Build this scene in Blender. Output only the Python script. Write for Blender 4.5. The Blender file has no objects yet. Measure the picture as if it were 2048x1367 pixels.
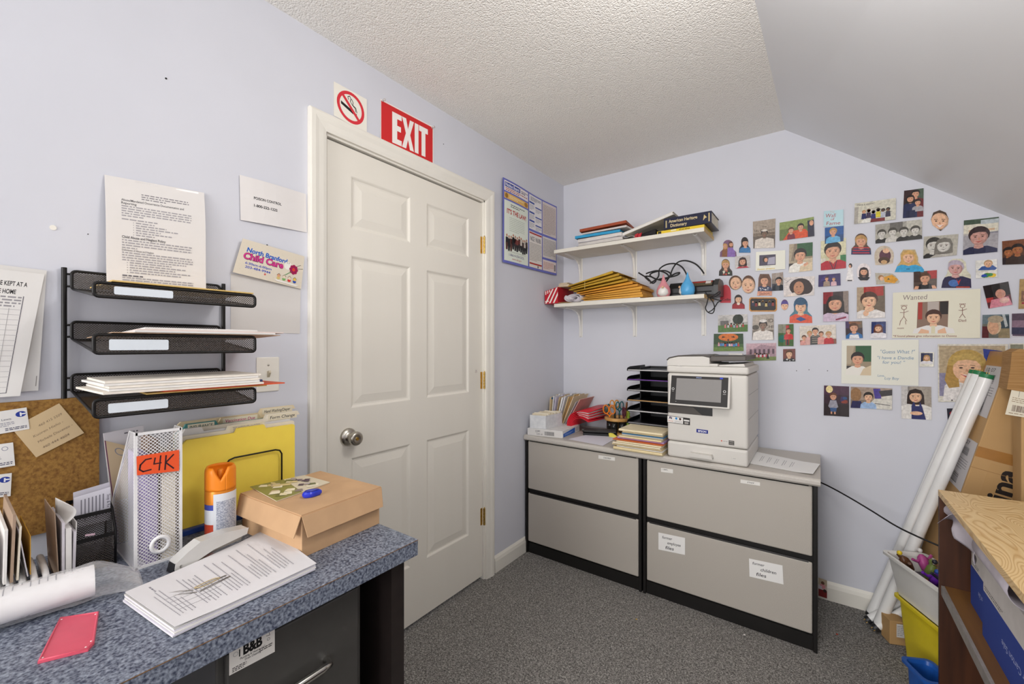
import bpy, math, random
from mathutils import Vector, Matrix, geometry
random.seed(7)
S = bpy.context.scene
C = S.collection
V = Vector

# ---------------------------------------------------------------- camera
F, CX, HY = 843.0, 1024.0, 690.0
TH = math.atan2(616, 843)
CAM = V((1.454, -2.604, 1.254))
RIGHT = V((math.cos(TH), math.sin(TH), 0))
FWD = V((-math.sin(TH), math.cos(TH), 0))
cd = bpy.data.cameras.new('camera'); cam = bpy.data.objects.new('camera', cd); C.objects.link(cam)
cd.sensor_fit = 'HORIZONTAL'; cd.sensor_width = 36; cd.lens = F / 2048 * 36
cd.shift_y = (HY - 683.5) / 2048
cd.clip_start = 0.02
cam.location = CAM; cam.rotation_euler = (math.pi / 2, 0, TH)
S.camera = cam
# ---------------------------------------------------------------- exposure, world, lights
S.view_settings.view_transform = 'Standard'; S.view_settings.look = 'None'
S.view_settings.exposure = 0.0; S.view_settings.gamma = 1
S.view_settings.use_curve_mapping = False
W = bpy.data.worlds.new('sky'); S.world = W; W.use_nodes = True
W.node_tree.nodes['Background'].inputs[0].default_value = (0.85, 0.92, 1.0, 1)
W.node_tree.nodes['Background'].inputs[1].default_value = 1.0

def area(name, loc, look, sx, sy, power, col=(1, 1, 1)):
    d = bpy.data.lights.new(name, 'AREA'); d.shape = 'RECTANGLE'; d.size = sx; d.size_y = sy
    d.energy = power; d.color = col
    o = bpy.data.objects.new(name, d); C.objects.link(o); o.location = loc
    o.rotation_euler = (V(look) - V(loc)).to_track_quat('-Z', 'Y').to_euler()
    return o
# daylight through the window in the wall behind the camera, the ceiling light above the desk and an added, unseen fill lamp
area('window_daylight', (.80, -5.12, 1.45), (1.25, 0, 1.3), 1.5, 1.3, 66, (1.0, 0.985, 0.97))
def bulb(name, loc, power, r, col):
    d = bpy.data.lights.new(name, 'POINT'); d.energy = power; d.color = col; d.shadow_soft_size = r
    o = bpy.data.objects.new(name, d); C.objects.link(o); o.location = loc
bulb('ceiling_lamp_bulb', (1.36, -1.72, 2.06), 15.5, .13, (1.0, 0.97, 0.94))
bulb('added_fill_bulb', (1.80, -2.28, 1.70), 5, .15, (1.0, 0.97, 0.945))  # fill light added to brighten the right side, no known source

# ---------------------------------------------------------------- picking points of real planes
def ray(x, y): return FWD + RIGHT * ((x - CX) / F) + V((0, 0, (HY - y) / F))
def on(a, val, x, y):
    d = ray(x, y); return CAM + d * ((val - CAM[a]) / d[a])
def L(x, y, v=0.0): return on(0, v, x, y)      # plane parallel to the door wall
def B(x, y, v=0.0): return on(1, v, x, y)      # plane parallel to the photo wall
def H(x, y, v=0.0): return on(2, v, x, y)      # horizontal plane

# ---------------------------------------------------------------- materials
def lin(h):
    if not isinstance(h, str): return tuple(h)[:3]
    h = h.lstrip('#')
    if len(h) == 3: h = ''.join(c * 2 for c in h)
    o = []
    for i in (0, 2, 4):
        c = int(h[i:i + 2], 16) / 255
        o.append(c / 12.92 if c <= 0.04045 else ((c + 0.055) / 1.055) ** 2.4)
    return tuple(o)
MATS = {}
def mat(name, col, rough=0.6, metal=0.0, var=0.06, vs=30, bump=0.0, bs=200, spec=0.4, col2=None, stretch=None, detail=3, dist=0.002, ramp=(0.35, 0.65), trans=0.0, alpha=1.0):
    if name in MATS: return MATS[name]
    m = bpy.data.materials.new(name); MATS[name] = m; m.use_nodes = True
    nt = m.node_tree; N = nt.nodes; K = nt.links; b = N['Principled BSDF']
    c = lin(col)
    tc = N.new('ShaderNodeTexCoord'); mp = N.new('ShaderNodeMapping'); K.new(tc.outputs['Object'], mp.inputs[0])
    if stretch: mp.inputs['Scale'].default_value = stretch
    nz = N.new('ShaderNodeTexNoise'); nz.inputs['Scale'].default_value = vs; nz.inputs['Detail'].default_value = detail
    K.new(mp.outputs[0], nz.inputs['Vector'])
    rp = N.new('ShaderNodeValToRGB'); K.new(nz.outputs['Fac'], rp.inputs[0])
    c2 = lin(col2) if col2 else tuple(min(1, x * (1 + var)) for x in c)
    c1 = c if col2 else tuple(x * (1 - var) for x in c)
    rp.color_ramp.elements[0].color = (*c1, 1); rp.color_ramp.elements[1].color = (*c2, 1)
    rp.color_ramp.elements[0].position, rp.color_ramp.elements[1].position = ramp
    K.new(rp.outputs[0], b.inputs['Base Color'])
    b.inputs['Roughness'].default_value = rough; b.inputs['Metallic'].default_value = metal
    b.inputs['Specular IOR Level'].default_value = spec
    b.inputs['Transmission Weight'].default_value = trans; b.inputs['Alpha'].default_value = alpha
    if bump:
        n2 = N.new('ShaderNodeTexNoise'); n2.inputs['Scale'].default_value = bs; n2.inputs['Detail'].default_value = 4
        K.new(mp.outputs[0], n2.inputs['Vector'])
        bp = N.new('ShaderNodeBump'); bp.inputs['Strength'].default_value = bump; bp.inputs['Distance'].default_value = dist
        K.new(n2.outputs['Fac'], bp.inputs['Height']); K.new(bp.outputs[0], b.inputs['Normal'])
    return m
def wire_mesh(name, col, pitch, wire, plane='XZ', metal=0.6, rough=0.4):
    """perforated sheet: a diamond grid of real see-through holes"""
    if name in MATS: return MATS[name]
    m = bpy.data.materials.new(name); MATS[name] = m; m.use_nodes = True
    nt = m.node_tree; N = nt.nodes; K = nt.links; b = N['Principled BSDF']
    b.inputs['Base Color'].default_value = (*lin(col), 1); b.inputs['Roughness'].default_value = rough; b.inputs['Metallic'].default_value = metal
    tc = N.new('ShaderNodeTexCoord'); sp = N.new('ShaderNodeSeparateXYZ'); K.new(tc.outputs['Object'], sp.inputs[0])
    def mth(op, a, bb=None):
        n = N.new('ShaderNodeMath'); n.operation = op
        for i, q in enumerate((a, bb)):
            if q is None: continue
            if isinstance(q, (int, float)): n.inputs[i].default_value = q
            else: K.new(q, n.inputs[i])
        return n.outputs[0]
    x, y, z = sp.outputs[0], sp.outputs[1], sp.outputs[2]
    if plane == 'XZ': a = mth('ADD', mth('ADD', x, z), y); c = mth('SUBTRACT', y, mth('ADD', x, z))
    else: a = mth('ADD', x, z); c = mth('SUBTRACT', x, z)
    def band(q): return mth('LESS_THAN', mth('FRACT', mth('DIVIDE', q, pitch)), wire)
    fac = mth('MAXIMUM', band(a), band(c))
    K.new(fac, b.inputs['Alpha'])
    return m
def print_mat(name, rough):
    m = bpy.data.materials.new(name); MATS[name] = m; m.use_nodes = True
    nt = m.node_tree; b = nt.nodes['Principled BSDF']
    a = nt.nodes.new('ShaderNodeVertexColor'); a.layer_name = 'ink'
    nt.links.new(a.outputs['Color'], b.inputs['Base Color'])
    b.inputs['Roughness'].default_value = rough; b.inputs['Specular IOR Level'].default_value = 0.3
    return m
def photo_grain(m):      # mottled tones of a colour photograph
    nt = m.node_tree; N = nt.nodes; K = nt.links; b = N['Principled BSDF']; a = next(n for n in N if n.type == 'VERTEX_COLOR')
    tc = N.new('ShaderNodeTexCoord'); n1 = N.new('ShaderNodeTexNoise'); n1.inputs['Scale'].default_value = 90; n1.inputs['Detail'].default_value = 3; n1.inputs['Roughness'].default_value = .6
    mr = N.new('ShaderNodeMapRange'); mr.inputs[1].default_value = .3; mr.inputs[2].default_value = .7; mr.inputs[3].default_value = .76; mr.inputs[4].default_value = 1.18
    mx = N.new('ShaderNodeVectorMath'); mx.operation = 'MULTIPLY'
    K.new(tc.outputs['Object'], n1.inputs['Vector']); K.new(n1.outputs['Fac'], mr.inputs[0]); K.new(a.outputs['Color'], mx.inputs[0]); K.new(mr.outputs[0], mx.inputs[1]); K.new(mx.outputs[0], b.inputs['Base Color'])
print_mat('printed_paper', 0.75); print_mat('photo_gloss', 0.42); print_mat('sign_plastic', 0.45); print_mat('photo_colour', 0.42); photo_grain(MATS['photo_colour'])

# ---------------------------------------------------------------- mesh building
class MB:
    def __init__(s): s.v = []; s.f = []; s.m = []; s.sm = []
    def add(s, vs, fs, m=0, sm=False):
        k = len(s.v); s.v += [V(q) for q in vs]
        for f in fs: s.f.append([i + k for i in f]); s.m.append(m); s.sm.append(sm)
        return s
    def hexa(s, p, m=0):      # 8 points: bottom loop 0-3, top loop 4-7
        return s.add(p, [(3, 2, 1, 0), (4, 5, 6, 7), (0, 1, 5, 4), (1, 2, 6, 5), (2, 3, 7, 6), (3, 0, 4, 7)], m)
    def box(s, lo, hi, m=0):
        a, b = V(lo), V(hi); a, b = V(map(min, a, b)), V(map(max, a, b))
        return s.hexa([(a.x, a.y, a.z), (b.x, a.y, a.z), (b.x, b.y, a.z), (a.x, b.y, a.z), (a.x, a.y, b.z), (b.x, a.y, b.z), (b.x, b.y, b.z), (a.x, b.y, b.z)], m)
    def obox(s, c, ux, uy, uz, dx, dy, dz, m=0):   # oriented box about centre
        c, ux, uy, uz = V(c), V(ux).normalized() * dx / 2, V(uy).normalized() * dy / 2, V(uz).normalized() * dz / 2
        return s.hexa([c - ux - uy - uz, c + ux - uy - uz, c + ux + uy - uz, c - ux + uy - uz, c - ux - uy + uz, c + ux - uy + uz, c + ux + uy + uz, c - ux + uy + uz], m)
    def slab(s, quad, n, t, m=0):     # quad extruded by t along n
        q = [V(p) for p in quad]; n = V(n).normalized() * t
        return s.hexa(q + [p + n for p in q], m)
    def cyl(s, a, b, r, r2=None, n=16, m=0, caps=True, sm=True):
        a, b = V(a), V(b); r2 = r if r2 is None else r2
        d = (b - a).normalized(); u = d.orthogonal().normalized(); w = d.cross(u)
        k = [(math.cos(2 * math.pi * i / n), math.sin(2 * math.pi * i / n)) for i in range(n)]
        vs = [a + (u * x + w * y) * r for x, y in k] + [b + (u * x + w * y) * r2 for x, y in k]
        s.add(vs, [(i, (i + 1) % n, n + (i + 1) % n, n + i) for i in range(n)], m, sm)
        if caps: s.add(vs, [list(range(n))[::-1], list(range(n, 2 * n))], m)
        return s
    def tube(s, pts, r, n=8, m=0, closed=False):
        P = [V(p) for p in pts]; k = len(P); rings = []; up = None
        for i, p in enumerate(P):
            if closed: t = P[(i + 1) % k] - P[i - 1]
            else: t = P[min(i + 1, k - 1)] - P[max(i - 1, 0)]
            t.normalize()
            if up is None: up = t.orthogonal().normalized()
            up = (up - t * up.dot(t)); up = up.normalized() if up.length > 1e-6 else t.orthogonal().normalized()
            w = t.cross(up)
            rr = r[i] if isinstance(r, (list, tuple)) else r
            rings.append([p + (up * math.cos(2 * math.pi * j / n) + w * math.sin(2 * math.pi * j / n)) * rr for j in range(n)])
        vs = [q for g in rings for q in g]; fs = []
        for i in range(k if closed else k - 1):
            a, b = i * n, ((i + 1) % k) * n
            fs += [(a + j, a + (j + 1) % n, b + (j + 1) % n, b + j) for j in range(n)]
        s.add(vs, fs, m, True)
        if not closed: s.add(rings[0] + rings[-1], [list(range(n))[::-1], list(range(n, 2 * n))], m)
        return s
    def lathe(s, prof, c, n=24, m=0, ax=(0, 0, 1), squash=(1, 1)):
        c = V(c); ax = V(ax).normalized(); u = V((1, 0, 0)) if abs(ax.z) > .9 else ax.orthogonal().normalized(); w = ax.cross(u)
        vs = []; fs = []
        for r, h in prof:
            for i in range(n):
                t = 2 * math.pi * i / n
                vs.append(c + ax * h + u * math.cos(t) * r * squash[0] + w * math.sin(t) * r * squash[1])
        for j in range(len(prof) - 1):
            for i in range(n): fs.append((j * n + i, j * n + (i + 1) % n, (j + 1) * n + (i + 1) % n, (j + 1) * n + i))
        s.add(vs, fs, m, True)
        e = (len(prof) - 1) * n
        if prof[0][0] > 1e-5: s.add(vs[:n], [list(range(n))[::-1]], m)
        if prof[-1][0] > 1e-5: s.add(vs[e:], [list(range(n))], m)
        return s
    def prism(s, poly, o, ux, uy, uz, t, m=0):   # 2D outline extruded t along uz
        o, ux, uy, uz = V(o), V(ux), V(uy), V(uz)
        n = len(poly); a = [o + ux * x + uy * y for x, y in poly]; b = [p + uz * t for p in a]
        s.add(a + b, [(i, (i + 1) % n, n + (i + 1) % n, n + i) for i in range(n)], m)
        tr = geometry.tessellate_polygon([[V((x, y, 0)) for x, y in poly]])
        s.add(a, [tuple(q) for q in tr], m); s.add(b, [tuple(q) for q in tr], m)
        return s
    def sheet(s, fn, nu, nv, t=0.0, m=0, sm=True):   # curved sheet fn(u,v) with thickness t
        g = [[V(fn(i / nu, j / nv)) for j in range(nv + 1)] for i in range(nu + 1)]
        idx = lambda i, j: i * (nv + 1) + j
        vs = [g[i][j] for i in range(nu + 1) for j in range(nv + 1)]
        fs = [(idx(i, j), idx(i + 1, j), idx(i + 1, j + 1), idx(i, j + 1)) for i in range(nu) for j in range(nv)]
        if not t: return s.add(vs, fs, m, sm)
        nr = []
        for i in range(nu + 1):
            for j in range(nv + 1):
                a = g[min(i + 1, nu)][j] - g[max(i - 1, 0)][j]; b = g[i][min(j + 1, nv)] - g[i][max(j - 1, 0)]
                c = a.cross(b); nr.append(c.normalized() if c.length > 1e-12 else V((0, 0, 1)))
        k = len(vs); vs2 = [p - q * t for p, q in zip(vs, nr)]
        fs2 = [tuple(x + k for x in f[::-1]) for f in fs]
        rim = [idx(i, 0) for i in range(nu + 1)] + [idx(nu, j) for j in range(1, nv + 1)] + [idx(i, nv) for i in range(nu - 1, -1, -1)] + [idx(0, j) for j in range(nv - 1, 0, -1)]
        fr = [(rim[(q + 1) % len(rim)], rim[q], rim[q] + k, rim[(q + 1) % len(rim)] + k) for q in range(len(rim))]
        s.add(vs + vs2, fs + fs2, m, sm); n0 = len(s.v) - 2 * k
        for f in fr: s.f.append([x + n0 for x in f]); s.m.append(m); s.sm.append(False)
        return s
    def obj(s, name, mats, parent=None, bevel=0.0, seg=2, origin=None, props=None):
        me = bpy.data.meshes.new(name)
        if parent is not None: o0 = root_loc(parent)
        elif origin is not None: o0 = V(origin)
        else:
            lo = [min(p[i] for p in s.v) for i in range(3)]; hi = [max(p[i] for p in s.v) for i in range(3)]
            o0 = V(((lo[0] + hi[0]) / 2, (lo[1] + hi[1]) / 2, lo[2]))
        me.from_pydata([p - o0 for p in s.v], [], s.f)
        for q in (mats if isinstance(mats, (list, tuple)) else [mats]): me.materials.append(q if not isinstance(q, str) else MATS[q])
        me.polygons.foreach_set('material_index', s.m); me.polygons.foreach_set('use_smooth', s.sm)
        me.validate(); me.update()
        ob = bpy.data.objects.new(name, me); C.objects.link(ob)
        if parent is not None: ob.parent = parent
        else: ob.location = o0
        if bevel:
            b = ob.modifiers.new('bevel', 'BEVEL'); b.width = bevel; b.segments = seg; b.limit_method = 'ANGLE'; b.angle_limit = 0.6
            b.harden_normals = False
        return ob
def root_loc(o):
    p = V((0, 0, 0))
    while o is not None: p = p + o.location; o = o.parent
    return p
def tag(o, label, cat, group=None):
    o['label'] = label; o['category'] = cat
    if group: o['group'] = group
    return o
def thing(name, label, cat, loc, group=None):
    o = bpy.data.objects.new(name, None); C.objects.link(o); o.location = V(loc); o.empty_display_size = .05
    return tag(o, label, cat, group)
def struct(o): o['kind'] = 'structure'; return o
def copy_tree(o, delta, parent=None):
    c = o.copy(); C.objects.link(c); c.parent = parent
    if parent is None: c.location = o.location + V(delta)
    for ch in [q for q in bpy.data.objects if q.parent == o]: copy_tree(ch, delta, c)
    return c

# ---------------------------------------------------------------- flat print (paper, photographs, signs)
_TX = {}
def text_tris(st, bold=0.0):
    k = (st, bold)
    if k not in _TX:
        cu = bpy.data.curves.new('t', 'FONT'); cu.body = st; cu.size = 1; cu.resolution_u = 3; cu.offset = bold
        ob = bpy.data.objects.new('t', cu); C.objects.link(ob)
        me = bpy.data.meshes.new_from_object(ob); me.calc_loop_triangles()
        vs = [(v.co.x, v.co.y) for v in me.vertices]
        tr = [[vs[i] for i in t.vertices] for t in me.loop_triangles]
        x0 = min((v[0] for v in vs), default=0); x1 = max((v[0] for v in vs), default=1)
        bpy.data.objects.remove(ob); bpy.data.meshes.remove(me); bpy.data.curves.remove(cu)
        _TX[k] = (tr, x0, x1)
    return _TX[k]
class Print:
    """ink on a thin sheet; coordinates: x to the right 0..w, y down 0..100"""
    def __init__(s, quad, nrm, base='ffffff', shape=None, thick=0.0006, off=0.0012, curl=None, strips=1, mt='printed_paper', w=None):
        s.q = [V(p) for p in quad]; s.n = V(nrm).normalized(); s.off = off; s.th = thick; s.curl = curl; s.strips = strips; s.mt = mt
        ww = ((s.q[1] - s.q[0]).length + (s.q[2] - s.q[3]).length) / 2; hh = ((s.q[3] - s.q[0]).length + (s.q[2] - s.q[1]).length) / 2
        s.w = w or 100 * ww / hh; s.t = []; s.k = 0
        s.shape = shape or [(0, 0), (s.w, 0), (s.w, 100), (0, 100)]
        s.base = base; s.poly(s.shape, base, 0)
    def layer(s): s.k += 1; return s
    def tri(s, pts, c): s.t.append((pts, c, s.k))
    def poly(s, pts, c, step=1):
        s.k += step; c = lin(c)
        if len(pts) == 3: s.tri(list(pts), c); return s
        for a in geometry.tessellate_polygon([[V((x, y, 0)) for x, y in pts]]): s.tri([pts[i] for i in a], c)
        return s
    def rect(s, x0, y0, x1, y1, c, step=1): return s.poly([(x0, y0), (x1, y0), (x1, y1), (x0, y1)], c, step)
    def ell(s, x, y, rx, ry, c, n=18, a0=0, a1=360, step=1):
        p = [(x + rx * math.cos(math.radians(a0 + (a1 - a0) * i / n)), y + ry * math.sin(math.radians(a0 + (a1 - a0) * i / n))) for i in range(n + (a1 - a0 < 360))]
        return s.poly(p, c, step)
    def ring(s, x, y, r0, r1, c, n=36, a0=0, a1=360, step=1):
        s.k += step; c = lin(c)
        for i in range(n):
            a, b = [math.radians(a0 + (a1 - a0) * j / n) for j in (i, i + 1)]
            p = [(x + r * math.cos(t), y + r * math.sin(t)) for r, t in ((r0, a), (r1, a), (r1, b), (r0, b))]
            s.tri(p[:3], c); s.tri([p[0], p[2], p[3]], c)
        return s
    def line(s, pts, wd, c, step=1):
        s.k += step; c = lin(c)
        for (x0, y0), (x1, y1) in zip(pts, pts[1:]):
            d = math.hypot(x1 - x0, y1 - y0) or 1; nx, ny = -(y1 - y0) / d * wd / 2, (x1 - x0) / d * wd / 2
            ex, ey = (x1 - x0) / d * wd * .3, (y1 - y0) / d * wd * .3
            p = [(x0 - ex + nx, y0 - ey + ny), (x1 + ex + nx, y1 + ey + ny), (x1 + ex - nx, y1 + ey - ny), (x0 - ex - nx, y0 - ey - ny)]
            s.tri(p[:3], c); s.tri([p[0], p[2], p[3]], c)
        return s
    def text(s, st, x, y, h, c, al='l', width=None, rot=0, bold=0.0, slant=0, step=1):
        """baseline at y, letter height about h; width squeezes the line to that width"""
        s.k += step; c = lin(c); tr, x0, x1 = text_tris(st, bold); sc = h / 0.72
        sx = width / max(1e-6, x1 - x0) if width else sc
        o = {'l': x0, 'c': (x0 + x1) / 2, 'r': x1}[al]; ca, sa = math.cos(math.radians(rot)), math.sin(math.radians(rot))
        for t in tr:
            q = []
            for a, b in t:
                u = (a - o + slant * b) * sx; v = -b * sc
                q.append((x + u * ca - v * sa, y + u * sa + v * ca))
            s.tri(q, c)
        return s
    def words(s, x0, y0, x1, n, dy, h, c='555555', last=.6, seed=1, gap=.25):
        """greeked lines of text too small to read"""
        r = random.Random(seed); s.k += 1; cc = lin(c)
        for i in range(n):
            y = y0 + i * dy; x = x0; end = x1 if i < n - 1 else x0 + (x1 - x0) * last
            while x < end:
                l = min(h * r.uniform(1.0, 4.5), end - x)
                p = [(x, y), (x + l, y), (x + l, y + h), (x, y + h)]
                s.tri(p[:3], cc); s.tri([p[0], p[2], p[3]], cc); x += l + h * (.5 + gap)
        return s
    def pos(s, x, y, z):
        u, v = x / s.w, y / 100
        a = s.q[0].lerp(s.q[1], u); b = s.q[3].lerp(s.q[2], u)
        return a.lerp(b, v) + s.n * (s.off + z + (s.bend(u, v) if s.curl else 0))
    def bend(s, u, v):      # the curl, straight between the folds of the strips
        nu, nv = s.strips if isinstance(s.strips, tuple) else (s.strips, 1)
        i = max(0, min(nu - 1, int(u * nu))); j = max(0, min(nv - 1, int(v * nv))); fu, fv = u * nu - i, v * nv - j
        g = lambda a, b: s.curl(a / nu, b / nv)
        return (g(i, j) * (1 - fu) + g(i + 1, j) * fu) * (1 - fv) + (g(i, j + 1) * (1 - fu) + g(i + 1, j + 1) * fu) * fv
    def build(s, name, parent=None, eps=0.00005):
        vs = []; fs = []; cols = []
        def clip(p, k, lim, keep):
            o = []
            for i in range(len(p)):
                a, b = p[i - 1], p[i]; ia, ib = (a[k] - lim) * keep >= 0, (b[k] - lim) * keep >= 0
                if ia != ib:
                    t = (lim - a[k]) / (b[k] - a[k]); o.append((a[0] + (b[0] - a[0]) * t, a[1] + (b[1] - a[1]) * t))
                if ib: o.append(b)
            return o
        nu, nv = s.strips if isinstance(s.strips, tuple) else (s.strips, 1)
        def cells(p):
            if nu == 1 and nv == 1: return [p]
            out = [p]
            for ax, n, full in ((0, nu, s.w), (1, nv, 100.0)):
                if n == 1: continue
                nxt = []
                for q in out:
                    lo, hi = min(a[ax] for a in q), max(a[ax] for a in q)
                    for i in range(n):
                        a, b = full * i / n, full * (i + 1) / n
                        if i == 0: a = -1e9
                        if i == n - 1: b = 1e9
                        if hi <= a or lo >= b: continue
                        r = clip(clip(q, ax, a, 1), ax, b, -1)
                        if len(r) >= 3: nxt.append(r)
                out = nxt
            return out
        st = [[s.shape[i] for i in a] for a in geometry.tessellate_polygon([[V((x, y, 0)) for x, y in s.shape]])]
        box = len(s.shape) == 4
        def within(p):      # ink stays on the sheet
            if box: return [clip(clip(clip(clip(p, 0, 0, 1), 0, s.w, -1), 1, 0, 1), 1, 100, -1)]
            out = []
            for t in st:
                q = p; ar = (t[1][0] - t[0][0]) * (t[2][1] - t[0][1]) - (t[1][1] - t[0][1]) * (t[2][0] - t[0][0])
                for i in range(3):
                    a, b = t[i], t[(i + 1) % 3]; o = []; sd = lambda m: ((b[0] - a[0]) * (m[1] - a[1]) - (b[1] - a[1]) * (m[0] - a[0])) * (1 if ar > 0 else -1)
                    for m0, m1 in zip([q[-1]] + q[:-1], q) if q else ():
                        d0, d1 = sd(m0), sd(m1)
                        if (d0 >= 0) != (d1 >= 0): f = d0 / (d0 - d1); o.append((m0[0] + (m1[0] - m0[0]) * f, m0[1] + (m1[1] - m0[1]) * f))
                        if d1 >= 0: o.append(m1)
                    q = o
                if len(q) >= 3: out.append(q)
            return out
        for p, c, k in s.t:
            for q in [y for x in within(p) if len(x) >= 3 for y in cells(x)]:
                ar = sum(q[i - 1][0] * q[i][1] - q[i][0] * q[i - 1][1] for i in range(len(q)))
                if abs(ar) < 1e-7: continue
                if ar > 0: q = q[::-1]
                i0 = len(vs); vs += [s.pos(x, y, s.th + k * eps) for x, y in q]
                fs.append(list(range(i0, i0 + len(q)))); cols.append(c)
        # back and edge of the sheet
        bc = lin(s.base); sh = s.shape
        for a in geometry.tessellate_polygon([[V((x, y, 0)) for x, y in sh]]):
            for q in cells([sh[i] for i in a]):
                i0 = len(vs); ar = sum(q[i - 1][0] * q[i][1] - q[i][0] * q[i - 1][1] for i in range(len(q)))
                if ar < 0: q = q[::-1]
                vs += [s.pos(x, y, 0) for x, y in q]; fs.append(list(range(i0, i0 + len(q)))); cols.append(bc)
        for i in range(len(sh)):
            a, b = sh[i - 1], sh[i]; n = max(nu, nv); m_ = 1 if n == 1 else n
            for j in range(m_):
                p = [(a[0] + (b[0] - a[0]) * t, a[1] + (b[1] - a[1]) * t) for t in (j / m_, (j + 1) / m_)]
                i0 = len(vs); vs += [s.pos(*p[0], 0), s.pos(*p[1], 0), s.pos(*p[1], s.th), s.pos(*p[0], s.th)]
                fs.append([i0, i0 + 1, i0 + 2, i0 + 3]); cols.append(bc)
        me = bpy.data.meshes.new(name)
        if parent is not None: o0 = root_loc(parent)
        else: o0 = (s.pos(0, 100, 0) + s.pos(s.w, 100, 0)) / 2
        me.from_pydata([v - o0 for v in vs], [], fs)
        at = me.color_attributes.new('ink', 'FLOAT_COLOR', 'CORNER')
        buf = []
        for f, c in zip(fs, cols): buf += [c[0], c[1], c[2], 1.0] * len(f)
        at.data.foreach_set('color', buf)
        me.materials.append(MATS[s.mt]); me.update()
        ob = bpy.data.objects.new(name, me); C.objects.link(ob)
        if parent is not None: ob.parent = parent
        else: ob.location = o0
        return ob
XP, YM, ZP = V((1, 0, 0)), V((0, -1, 0)), V((0, 0, 1))
# ================================================================ the room
ZC = 2.372
m_wall = mat('lavender_wall_paint', 'd6d7df', .75, var=.015, vs=3, bump=.12, bs=160, dist=.0006)
m_slope = mat('pale_sloped_wall_paint', 'e6e7e9', .42, var=.012, vs=3, bump=.08, bs=120, dist=.0005)
m_trim = mat('cream_trim_gloss', 'ece8de', .38, var=.015, vs=8)
m_door = mat('cream_door_paint', 'ebe6db', .45, var=.012, vs=6, bump=.1, bs=90, dist=.0004, stretch=(1, 1, .12))
# popcorn ceiling
m_ceil = bpy.data.materials.new('popcorn_ceiling'); m_ceil.use_nodes = True; MATS['popcorn_ceiling'] = m_ceil
nt = m_ceil.node_tree; b = nt.nodes['Principled BSDF']; b.inputs['Roughness'].default_value = .95
tc = nt.nodes.new('ShaderNodeTexCoord'); vo = nt.nodes.new('ShaderNodeTexVoronoi'); vo.inputs['Scale'].default_value = 190
nz = nt.nodes.new('ShaderNodeTexNoise'); nz.inputs['Scale'].default_value = 120; nz.inputs['Detail'].default_value = 6
ad = nt.nodes.new('ShaderNodeMath'); ad.operation = 'MULTIPLY_ADD'; ad.inputs[1].default_value = -.9
bp = nt.nodes.new('ShaderNodeBump'); bp.inputs['Strength'].default_value = 1; bp.inputs['Distance'].default_value = .0032
nt.links.new(tc.outputs['Object'], vo.inputs['Vector']); nt.links.new(tc.outputs['Object'], nz.inputs['Vector'])
nt.links.new(vo.outputs['Distance'], ad.inputs[0]); nt.links.new(nz.outputs['Fac'], ad.inputs[2])
nt.links.new(ad.outputs[0], bp.inputs['Height']); nt.links.new(bp.outputs[0], b.inputs['Normal'])
b.inputs['Base Color'].default_value = (*lin('faf7f1'), 1)
# carpet: short loop pile, charcoal with paler flecks
m_carpet = bpy.data.materials.new('charcoal_loop_carpet'); m_carpet.use_nodes = True; MATS['carpet'] = m_carpet
nt = m_carpet.node_tree; b = nt.nodes['Principled BSDF']; b.inputs['Roughness'].default_value = .97; b.inputs['Specular IOR Level'].default_value = .1
tc = nt.nodes.new('ShaderNodeTexCoord'); n1 = nt.nodes.new('ShaderNodeTexNoise'); n1.inputs['Scale'].default_value = 190; n1.inputs['Detail'].default_value = 3; n1.inputs['Distortion'].default_value = 1.2
n2 = nt.nodes.new('ShaderNodeTexNoise'); n2.inputs['Scale'].default_value = 5; n2.inputs['Detail'].default_value = 3
rp = nt.nodes.new('ShaderNodeValToRGB'); cr = rp.color_ramp
cr.elements[0].position = .36; cr.elements[0].color = (*lin('545250'), 1); cr.elements[1].position = .66; cr.elements[1].color = (*lin('bab6b0'), 1)
e = cr.elements.new(.5); e.color = (*lin('807d7a'), 1)
mx = nt.nodes.new('ShaderNodeMix'); mx.data_type = 'RGBA'; mx.blend_type = 'MULTIPLY'; mx.inputs[0].default_value = .25
bp = nt.nodes.new('ShaderNodeBump'); bp.inputs['Strength'].default_value = .8; bp.inputs['Distance'].default_value = .004
for n in (n1, n2): nt.links.new(tc.outputs['Object'], n.inputs['Vector'])
nt.links.new(n1.outputs['Fac'], rp.inputs[0]); nt.links.new(rp.outputs[0], mx.inputs[6]); nt.links.new(n2.outputs['Color'], mx.inputs[7])
nt.links.new(rp.outputs[0], b.inputs['Base Color']); nt.links.new(n1.outputs['Fac'], bp.inputs['Height']); nt.links.new(bp.outputs[0], b.inputs['Normal'])

YF, XK, ZK = -5.2, 2.5, 1.46      # wall behind the camera, knee wall, its height
T = .12
SX0, SX1 = 1.307, 1.307 - .024 / 1.04 * 5.2       # where flat ceiling meets the slope (back, front)
struct(MB().box((-T, YF - T, -.1), (XK + T, T, 0)).obj('floor', m_carpet))
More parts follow.
